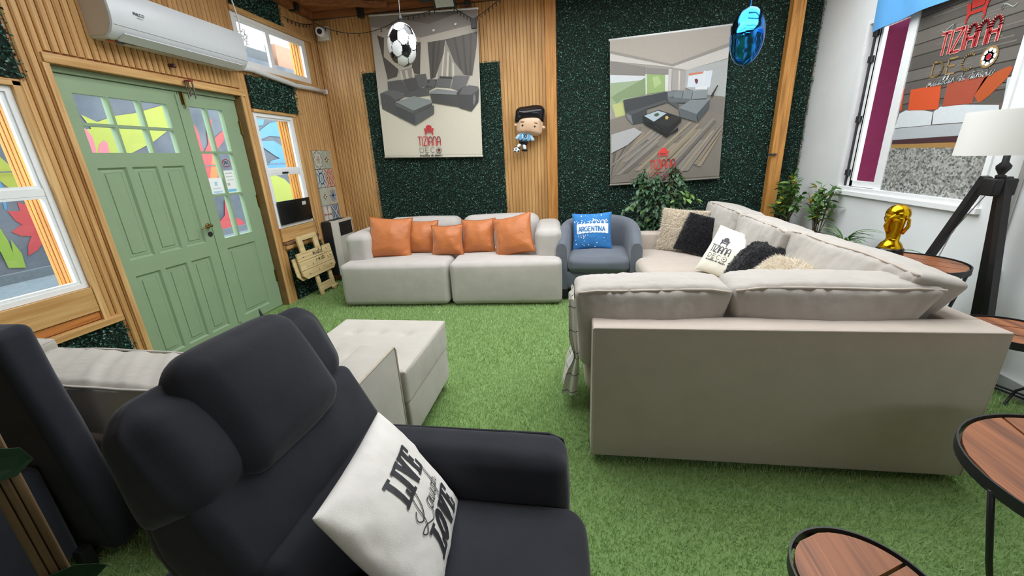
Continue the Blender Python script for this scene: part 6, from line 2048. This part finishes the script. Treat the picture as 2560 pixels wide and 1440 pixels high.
# foil balloons ----------------------------------------------------------
def soccer():
    g = (1 + 5 ** 0.5) / 2
    V12 = [Vector(v).normalized() for v in [(0, a, b * g) for a in (-1, 1) for b in (-1, 1)] + [(a, b * g, 0) for a in (-1, 1) for b in (-1, 1)] + [(a * g, 0, b) for a in (-1, 1) for b in (-1, 1)]]
    F20 = []
    for i in range(12):
        for j in range(i + 1, 12):
            for k_ in range(j + 1, 12):
                if all((a - b).length < 1.1 for a, b in ((V12[i], V12[j]), (V12[j], V12[k_]), (V12[i], V12[k_]))):
                    F20.append(((V12[i] + V12[j] + V12[k_]) / 3).normalized())
    rotm = Matrix.Rotation(R(35), 3, 'Z') @ Matrix.Rotation(R(22), 3, 'X')
    q = MB()
    n, m_ = 96, 64
    vs_ = []
    def P(i, j):
        th, ph = math.pi * j / m_, 2 * math.pi * i / n
        return Vector((math.sin(th) * math.cos(ph), math.sin(th) * math.sin(ph), math.cos(th)))
    wht, blk, seam = C('#eceef0'), C('#141417'), C('#3a3a40')
    for j in range(m_):
        for i in range(n):
            pts = [P(i, j), P(i, j + 1), P(i + 1, j + 1), P(i + 1, j)]
            c = rotm @ ((pts[0] + pts[1] + pts[2] + pts[3]) / 4).normalized()
            a = max(c.dot(v) for v in V12) - 0.012
            bs = sorted((c.dot(f) for f in F20), reverse=True)
            col = blk if a > bs[0] else (seam if bs[0] - bs[1] < 0.016 else wht)
            q.add([(p.x * 0.165, p.y * 0.115, p.z * 0.192) for p in pts], [(0, 1, 2, 3)], 0, col)
    return q
sbn = thing('football_balloon', 'black and white football foil balloon hanging before the first poster', 'balloon', (-1.70, 4.3, 2.555), (R(4), R(7), R(-18)))
soccer().build('foil_body', print_foil, sbn, smooth=True)
MB().tube([(0, 0, 0.185), (0.004, 0, 0.22), (0.0, 0, 0.265)], [0.014, 0.02, 0.005], 8).build('neck', dark_plastic, sbn)
MB().tube([(0, 0, 0.26), (0, 0.0, 0.64)], 0.0012, 5).build('string', white_frame, sbn)
def star():
    n, m_ = 80, 14
    vs_, fs_ = [], []
    for side in (1, -1):
        o = len(vs_)
        for j in range(m_ + 1):
            rho = j / m_
            for i in range(n):
                a = 2 * math.pi * i / n
                ro = 0.128 + 0.085 * abs(math.cos(a)) ** 5 + 0.03 * abs(math.sin(a)) ** 6
                r_ = rho * ro
                th = 0.125 * math.sqrt(max(0, 1 - rho ** 2.0))
                vs_.append((r_ * math.sin(a), -side * th, r_ * math.cos(a)))
        for j in range(m_):
            for i in range(n):
                f = (o + j * n + i, o + j * n + (i + 1) % n, o + (j + 1) * n + (i + 1) % n, o + (j + 1) * n + i)
                fs_.append(f if side < 0 else tuple(reversed(f)))
    return MB().add(vs_, fs_)
bb = thing('foil_balloon', 'metallic blue pointed foil balloon hanging before the second poster', 'balloon', (1.345, 3.9, 2.275), (R(0), R(2), R(66)))
star().build('foil_body', blue_foil, bb, smooth=True)
MB().tube([(0, 0, 0.21), (0, 0, 0.26)], [0.006, 0.003], 6).build('neck', blue_foil, bb)
MB().tube([(0, 0, 0.25), (0, 0, 0.92)], 0.0012, 5).build('string', blue_foil, bb)

# small footballer foil balloon on the slatted wall (plain generic figure)
fb = thing('figure_balloon', 'small foil balloon of a footballer with dark hair on slatted wall', 'balloon', (-0.555, 5.10, 1.79), (0, R(8), 0))
fb.scale = (0.95, 1, 0.86)
hd_vs, hd_fs = soft(0.31, 0.10, 0.26, 0.05, 4, 6, (0.01, 0.03, 0.01))
MB().add(hd_vs, hd_fs).build('head', plain('foil_skin', '#dcb898', 0.3), fb, smooth=True, loc=(0.01, 0, 0.02))
hv, hf = soft(0.36, 0.125, 0.17, 0.055, 4, 6, (0.0, 0.03, 0.02))
hv = [(p.x, p.y, p.z - (0.05 * (abs(p.x) / 0.17) ** 4 if p.z < 0 else 0) + 0.02 * math.sin(p.x * 12)) for p in hv]
MB().add(hv, hf).build('hair', plain('foil_black', '#15151a', 0.18), fb, smooth=True, loc=(0.0, 0.0, 0.16))
for s in (-1, 1):
    MB().lathe([(0.001, -0.025), (0.02, -0.015), (0.025, 0.0), (0.02, 0.015), (0.001, 0.025)], 12, c=(s * 0.175 + 0.01, 0, 0.0)).build('ear', MATS['foil_skin'], fb, smooth=True)
    MB().lathe([(0.001, -0.004), (0.013, 0.0), (0.001, 0.004)], 14, mat=Matrix.Translation((s * 0.075 + 0.005, -0.073, 0.0)) @ Matrix.Rotation(R(90), 4, 'X')).build('eye', MATS['foil_black'], fb, smooth=True)
    MB().box((s * 0.075 + 0.005, -0.07, 0.045), (0.06, 0.008, 0.012)).build('eyebrow', plain('foil_brown%d' % (s + 1), '#6d5443', 0.4), fb)
MB().tube([(-0.03, -0.075, -0.06), (0.0, -0.078, -0.068), (0.035, -0.075, -0.06)], 0.004, 6).build('mouth', plain('foil_mouth', '#a86a58', 0.4), fb)
bv, bf = soft(0.15, 0.07, 0.10, 0.035, 3, 4, (0, 0.012, 0))
MB().add(bv, bf).build('shirt', plain('foil_shirt', '#bcd6e4', 0.3), fb, smooth=True, loc=(-0.035, 0, -0.145))
q = MB()
for s in (-0.05, 0.0, 0.05):
    fill(q, [(s - 0.012, -0.045), (s + 0.012, -0.045), (s + 0.012, 0.045), (s - 0.012, 0.045)], C('#5fa6d6'), lambda u, v: (u - 0.035, -0.0475, v - 0.145))
text(q, '10', -0.018, -0.005, 0.04, 0.008, C('#1d2530'), lambda u, v: (u - 0.035, -0.0485, v - 0.145))
q.build('shirt_print', print_foil, fb)
for s in (-1, 1):
    av, af = soft(0.05, 0.05, 0.09, 0.022, 3, 2)
    MB().add(av, af).build('arm', MATS['foil_shirt'], fb, smooth=True, loc=(-0.035 + s * 0.085, 0, -0.15), rot=(0, R(s * -35), 0))
sv, sf = soft(0.11, 0.06, 0.07, 0.025, 3, 3)
MB().add(sv, sf).build('shorts', MATS['foil_black'], fb, smooth=True, loc=(-0.05, 0, -0.215))
for (px_, pz_, ry) in ((-0.095, -0.255, 35), (-0.03, -0.27, -15)):
    av, af = soft(0.042, 0.045, 0.085, 0.02, 3, 2)
    MB().add(av, af).build('sock', plain('foil_sock%d' % int(ry + 50), '#e8ecee', 0.3), fb, smooth=True, loc=(px_, 0, pz_), rot=(0, R(ry), 0))
    av, af = soft(0.075, 0.05, 0.035, 0.016, 3, 2)
    MB().add(av, af).build('boot', MATS['foil_black'], fb, smooth=True, loc=(px_ - (0.03 if ry > 0 else -0.005), -0.005, pz_ - 0.045))
q = soccer()
q.v = [(p[0] * 0.26, p[1] * 0.26, p[2] * 0.20) for p in q.v]
q.build('ball', print_foil, fb, smooth=True, loc=(-0.125, -0.03, -0.325))

# air conditioner ------------------------------------------------------------
acu = thing('air_conditioner', 'white split air conditioner mounted above the green door', 'air conditioner', (-3.17, 3.15, 2.33))
def ac_prof(y):
    return [(0, 0.0), (0.13, -0.005), (0.175, 0.02), (0.205, 0.065), (0.215, 0.12), (0.21, 0.25), (0.195, 0.29), (0, 0.30)]
prof = ac_prof(0)
q = MB()
vs_, fs_ = [], []
stations = [(-0.575, 0.93), (-0.57, 0.985), (-0.55, 1.0), (0.55, 1.0), (0.57, 0.985), (0.575, 0.93)]
m_ = len(prof)
for (yy, s) in stations:
    for (a, b) in prof:
        vs_.append((a * s, yy, 0.15 + (b - 0.15) * s))
for i in range(len(stations) - 1):
    for j in range(m_):
        fs_.append((i * m_ + j, i * m_ + (j + 1) % m_, (i + 1) * m_ + (j + 1) % m_, (i + 1) * m_ + j))
fs_.append(tuple(range(m_)))
fs_.append(tuple(reversed([(len(stations) - 1) * m_ + j for j in range(m_)])))
MB().add(vs_, fs_).build('casing', ac_plastic, acu, smooth=True, auto=28)
mt = Matrix.Translation((0.168, 0, 0.008)) @ Matrix.Rotation(R(-28), 4, 'Y')
MB().box((0, 0, 0), (0.075, 1.02, 0.008), mat=mt).build('louver', ac_plastic, acu)
MB().box((0, 0.0, 0), (0.012, 1.02, 0.004), mat=Matrix.Translation((0.118, 0, -0.007))).build('air_slot', dark_plastic, acu)
MB().bounds(0.2065, 0.2085, -0.56, 0.56, 0.066, 0.070).build('panel_seam', plain('seam_grey', '#b9bcc0', 0.5), acu)
side = beige_plastic
q = MB()
sm = lambda u, v: (u, -0.5765, v)
MB().add([(p[0] * 0.92, -0.577, 0.15 + (p[1] - 0.15) * 0.92) for p in prof], [tuple(reversed(range(m_)))]).build('end_cap', beige_plastic, acu)
MB().add([(p[0] * 0.92, 0.577, 0.15 + (p[1] - 0.15) * 0.92) for p in prof], [tuple(range(m_))]).build('end_cap', white_plastic, acu)
q = MB()
text(q, 'PHILCO', -0.42, 0.155, 0.017, 0.0032, C('#3b4048'), lambda u, v: (0.2175, u, v), sx=0.8)
fill(q, [(-0.405, 0.14), (-0.36, 0.14), (-0.36, 0.1425), (-0.405, 0.1425)], C('#7a8088'), lambda u, v: (0.2178, u, v))
q.build('brand_lettering', print_gloss, acu)
q = MB()
fz = lambda u, v: (v, u, -0.0085)
fill(q, [(-0.53, 0.05), (-0.47, 0.05), (-0.47, 0.09), (-0.53, 0.09)], C('#d8602f'), fz)
fill(q, [(-0.47, 0.05), (-0.42, 0.05), (-0.42, 0.09), (-0.47, 0.09)], C('#3f5d8f'), fz)
fill(q, [(-0.42, 0.05), (-0.33, 0.05), (-0.33, 0.09), (-0.42, 0.09)], C('#c9ccd0'), fz)
q.build('energy_sticker', print_gloss, acu)

# white insulated pipe run under the upper window
pp = [(-3.14, 3.70, 2.365), (-3.135, 3.95, 2.385), (-3.135, 4.3, 2.36), (-3.13, 4.6, 2.335), (-3.13, 4.9, 2.345), (-3.13, 5.16, 2.345)]
pipe = thing('insulated_pipe', 'white wrapped pipe running from the air conditioner below upper window', 'pipe', (-3.13, 4.4, 2.3))
q = MB().tube([(p[0] + 3.13, p[1] - 4.4, p[2] - 2.3) for p in pp], [0.02, 0.024, 0.026, 0.025, 0.024, 0.022], 10)
q.build('wrapped_tube', plain('tape_white', '#dcdcdc', 0.55, var=0.05, scale=40, bmp=0.4), pipe, smooth=True)
MB().bounds(-0.03, 0.028, 0.748, 0.772, 0.02, 0.07).build('end_cap', white_plastic, pipe)
# hanging knotted white cable
q = MB()
q.tube([(-3.02, 3.70, 3.2), (-3.03, 3.76, 2.95), (-3.03, 3.80, 2.75), (-3.04, 3.80, 2.66)], 0.006, 6)
for k_, (a, b) in enumerate(((0.05, 0.07), (0.035, 0.09), (0.06, 0.05))):
    q.tube([(-3.04 + 0.012 * math.sin(t * 2 + k_), 3.81 + a * math.sin(t + k_), 2.60 + b * math.cos(t)) for t in [i * math.pi / 8 for i in range(16)]], 0.005, 6, closed=True)
q.tube([(-3.05, 3.74, 2.55), (-3.04, 3.81, 2.64), (-3.05, 3.88, 2.57)], 0.005, 6)
tag(q.build('hanging_cable', white_plastic, None, smooth=True), 'knotted white cable hanging in front of the upper window', 'cable')

# wind chime and hook above the door
wc = thing('wind_chime', 'tiny glass wind chime hanging above the green double door', 'wind chime', (-3.12, 3.19, 2.12))
MB().tube([(0, 0, 0.05), (0, 0, 0.14)], 0.0015, 5).build('string', plain('red_thread', '#a8302c', 0.7), wc)
MB().lathe([(0.03, 0.045), (0.032, 0.05), (0.004, 0.055)], 14).build('ring', MATS['red_thread'], wc)
for i in range(5):
    a = i * 2 * math.pi / 5
    MB().tube([(0.026 * math.cos(a), 0.026 * math.sin(a), 0.045), (0.026 * math.cos(a), 0.026 * math.sin(a), -0.09 + 0.015 * (i % 3))], 0.004, 6).build('glass_rod', chrome, wc)
hk = MB().tube([(-3.17, 3.10, 2.265), (-3.13, 3.10, 2.262), (-3.115, 3.105, 2.25)], [0.012, 0.016, 0.008], 8)
tag(hk.build('door_bell', plain('bell_dark', '#4a2030', 0.4), None, smooth=True), 'small dark knob on the slats below the air conditioner', 'bell')

# black panel standing inside the narrow sash window
bpn = thing('black_panel', 'black flat panel blocking the lower part of narrow sash window', 'panel', (-3.155, 4.185, 0.865))
soft_part('panel', plain('panel_black', '#111214', 0.35), bpn, (0, 0, 0.125), (0.02, 0.535, 0.25), 0.004, 1, 1)
MB().bounds(0.0105, 0.0115, 0.12, 0.185, 0.175, 0.215).build('sticker', plain('sticker_white', '#cfd2cd', 0.5), bpn)
MB().tube([(0.012, 0.24, 0.06), (0.02, 0.27, -0.05), (0.03, 0.27, -0.2), (0.05, 0.22, -0.38), (0.04, 0.30, -0.5)], 0.003, 5).build('power_lead', dark_plastic, bpn)

# gas heater --------------------------------------------------------------
ht = thing('gas_heater', 'beige and black gas wall heater in the corner left of grey sofa', 'heater', (-3.07, 4.80, 0.10))
soft_part('body', dark_plastic, ht, (-0.02, 0, 0.345), (0.14, 0.42, 0.69), 0.012, 2, 1)
q = MB().prism([(-0.205, 0.03), (-0.16, 0.075), (0.16, 0.075), (0.205, 0.03), (0.205, 0.055), (0.165, 0.115), (-0.165, 0.115), (-0.205, 0.055)], 0.0, 0.70)
q.v = [(p[1], p[0], p[2]) for p in q.v]
q.f = [tuple(reversed(f)) for f in q.f]
q.build('front_cover', beige_plastic, ht)
for i in range(6):
    MB().bounds(0.10, 0.125, -0.13, 0.13, 0.52 + i * 0.024, 0.535 + i * 0.024).build('grille_bar', dark_plastic, ht)
MB().bounds(0.098, 0.119, -0.14, 0.14, 0.505, 0.672).build('grille_back', black_metal, ht)
for i in range(5):
    MB().bounds(-0.07, 0.03, -0.16 + i * 0.07, -0.11 + i * 0.07, 0.689, 0.693).build('top_vent', black_metal, ht)
q = MB()
fh = lambda u, v: (0.1165, u, v)
fill(q, [(0.0, 0.38), (0.15, 0.38), (0.15, 0.45), (0.0, 0.45)], C('#2f5676'), fh)
fill(q, [(0.0, 0.18), (0.15, 0.18), (0.15, 0.375), (0.0, 0.375)], C('#7d6470'), fh)
text(q, 'O', 0.015, 0.395, 0.04, 0.006, C('#dfe6ea'), lambda u, v: (0.1175, u, v), sx=0.6)
text(q, 'E', 0.065, 0.395, 0.04, 0.006, C('#dfe6ea'), lambda u, v: (0.1175, u, v), sx=0.6)
q.build('energy_label', print_gloss, ht)
MB().tube([(0.0, 0.05, 0.0), (0.0, 0.05, -0.098)], 0.01, 8).build('gas_pipe', brass, ht)

# folding wooden table leaning on the wall --------------------------------------
ft = thing('folding_table', 'pale pine folding table with painted feathers leaning under the window', 'folding table', (-3.0, 4.17, 0.005), (0, R(-8), 0))
def fpl(name, y0, y1, z0, z1, x0=0.0, x1=0.018, mat=None):
    return bar_part(name, mat or pale_pine, ft, x0, x1, y0, y1, z0, z1, 0.003)
top = [(0.245, 0.345), (0.35, 0.45), (0.455, 0.545)]
for i, (a, b) in enumerate(top):
    ins = 0.0
    y0, y1 = -0.315, 0.305
    poly = [(y0, a), (y1, a), (y1, b), (y0, b)]
    if i == 0:
        poly = [(y0 + 0.06, a), (y1 - 0.05, a), (y1, a + 0.045), (y1, b), (y0, b), (y0, a + 0.05)]
    if i == 2:
        poly = [(y0, a), (y1, a), (y1, b - 0.05), (y1 - 0.06, b), (y0 + 0.05, b), (y0, b - 0.045)]
        poly = [(y0, a), (y1, a), (y1, b), (y0, b)]
    q = MB().prism(poly, 0.045, 0.063)
    q.v = [(p[2], p[0], p[1]) for p in q.v]
    q.build('top_board', pale_pine, ft)
q = MB().prism([(-0.36, 0.30), (-0.30, 0.24), (0.2, 0.24), (0.2, 0.5), (-0.36, 0.5)], 0.012, 0.022)
q.v = [(p[2], p[0], p[1]) for p in q.v]
q.build('lower_shelf', pale_pine, ft)
fpl('leg', -0.20, -0.12, 0.5, 0.72, 0.02, 0.042)
fpl('leg', 0.07, 0.15, 0.5, 0.72, 0.02, 0.042)
fpl('cross_bar', -0.12, 0.07, 0.665, 0.72, 0.02, 0.042)
fpl('leg', -0.10, -0.04, 0.0, 0.26, 0.022, 0.044)
fpl('leg', 0.15, 0.21, 0.0, 0.26, 0.022, 0.044)
fpl('cross_bar', -0.04, 0.15, 0.04, 0.13, 0.024, 0.042)
MB().tube([(0.033, 0.13, 0.028), (0.033, 0.25, 0.028)], 0.018, 12).build('dowel', pale_pine, ft, smooth=True)
q = MB()
ff = lambda u, v: (0.0638, u, v)
dk = C('#4a4238')
random.seed(12)
for (u_, v_, a) in ((-0.22, 0.49, 10), (-0.2, 0.385, 60), (-0.1, 0.385, 40), (0.21, 0.5, 130), (0.26, 0.51, 150), (0.2, 0.40, 130), (0.25, 0.41, 140), (-0.03, 0.30, 70), (0.07, 0.31, 60), (0.14, 0.29, 150), (0.22, 0.30, 140), (-0.2, 0.29, 170)):
    c_, s_ = math.cos(R(a)), math.sin(R(a))
    qf = MB()
    fill(qf, [(u_ - 0.022 * c_, v_ - 0.022 * s_), (u_ - 0.006 * s_, v_ + 0.006 * c_), (u_ + 0.022 * c_, v_ + 0.022 * s_), (u_ + 0.006 * s_, v_ - 0.006 * c_)], C('#5f4a52') if a % 3 else C('#8a8a70'), ff)
    qf.build('painted_feather', print_matt, ft)
text(q, 'mestal', -0.05, 0.475, 0.075, 0.006, dk, ff, SCRIPT, sx=0.75, smoothit=True)
text(q, 'o mate', -0.03, 0.395, 0.06, 0.006, dk, ff, SCRIPT, sx=0.8, smoothit=True)
q.build('painted_lettering', print_matt, ft)

# string lights, floodlight, security camera ----------------------------------
q = MB()
def sagline(a, b, sag, n=14):
    a, b = Vector(a), Vector(b)
    return [a.lerp(b, i / n) - Vector((0, 0, sag * 4 * (i / n) * (1 - i / n))) for i in range(n + 1)]
runs = [((-3.14, 4.62, 3.02), (-3.14, 5.16, 3.09), 0.03), ((-3.10, 5.12, 3.09), (-1.95, 5.05, 3.03), 0.14), ((-1.95, 5.05, 3.03), (-1.45, 5.08, 3.12), 0.03), ((-1.42, 5.08, 3.12), (-1.13, 5.05, 2.93), 0.01), ((-1.13, 5.05, 2.93), (-0.78, 5.08, 3.13), 0.01), ((-3.1, 5.13, 3.115), (-0.5, 5.13, 3.115), 0.004)]
sl = thing('string_lights', 'thin black string lights looped along the top of the back wall', 'string lights', (-1.95, 5.12, 3.1))
off = Vector((-1.95, 5.12, 3.1))
for a, b, s in runs:
    pts = sagline(a, b, s)
    q.tube([p - off for p in pts], 0.004, 5)
q.build('wire', dark_plastic, sl)
for a, b, s in runs[:5]:
    for p in sagline(a, b, s, 8)[1:-1]:
        p = p - off
        MB().tube([p, p - Vector((0, 0, 0.035))], [0.005, 0.006], 6).build('bulb', dark_plastic, sl)
MB().bounds(0.79, 0.85, -0.09, -0.055, -0.26, -0.165).build('controller', dark_plastic, sl)
fd = thing('floodlight', 'black floodlight fixed under the ceiling above the first poster', 'floodlight', (-1.42, 4.95, 3.12), (R(40), 0, R(4)))
soft_part('housing', black_metal, fd, (0, 0, 0), (0.24, 0.045, 0.17), 0.006, 1, 1)
MB().bounds(-0.10, 0.10, -0.0255, -0.0235, -0.07, 0.07).build('lens', plain('lens_grey', '#b9beb8', 0.2), fd)
MB().tube([(-0.13, 0, 0), (-0.13, 0.02, 0.08), (0.13, 0.02, 0.08), (0.13, 0, 0)], 0.006, 6).build('yoke', black_metal, fd)
MB().bounds(-0.28, -0.12, 0.03, 0.08, -0.03, 0.03).build('junction_box', dark_plastic, fd)
sc_ = thing('security_camera', 'small white dome security camera in the upper left corner', 'camera', (-3.03, 5.14, 2.98))
MB().bounds(-0.075, 0.075, 0.02, 0.062, -0.075, 0.075).build('mount_plate', beige_plastic, sc_)
hm = Matrix.Rotation(R(-75), 4, 'Z') @ Matrix.Rotation(R(90), 4, 'Y')
MB().lathe([(0.02, -0.05), (0.045, -0.045), (0.055, -0.01), (0.055, 0.03), (0.05, 0.055), (0.03, 0.058)], 20, mat=Matrix.Translation((0, -0.01, 0)) @ hm).build('dome', white_plastic, sc_, smooth=True, auto=40)
MB().lathe([(0.03, 0.0), (0.03, 0.004), (0.012, 0.006)], 16, mat=Matrix.Translation((0, -0.01, 0)) @ hm @ Matrix.Translation((0, 0, 0.056))).build('lens', dark_plastic, sc_)

# umbrella tip behind the recliner and a hook on the leaning post
um = thing('walking_stick', 'thin black stick leaning near the foot of the green door', 'stick', (-2.45, 2.62, 0.0), (R(-4), R(-6), 0))
MB().tube([(0, 0, 0.0), (0, 0, 0.26)], 0.012, 8).build('shaft', black_metal, um)
MB().tube([(0, 0, 0.26), (0.0, 0, 0.30), (-0.012, 0.0, 0.37), (-0.014, 0, 0.40)], [0.008, 0.011, 0.009, 0.004], 8).build('handle', black_metal, um, smooth=True)
hk = MB().box((0, 0, 0), (0.07, 0.02, 0.02))
hk.tube([(-0.03, -0.01, 0), (-0.05, -0.03, 0.005), (-0.06, -0.03, -0.015)], 0.006, 6)
tag(hk.build('coat_hook', black_metal, None, loc=(2.15, 5.045, 1.34)), 'small black hook screwed to the wooden post on leafy wall', 'hook')
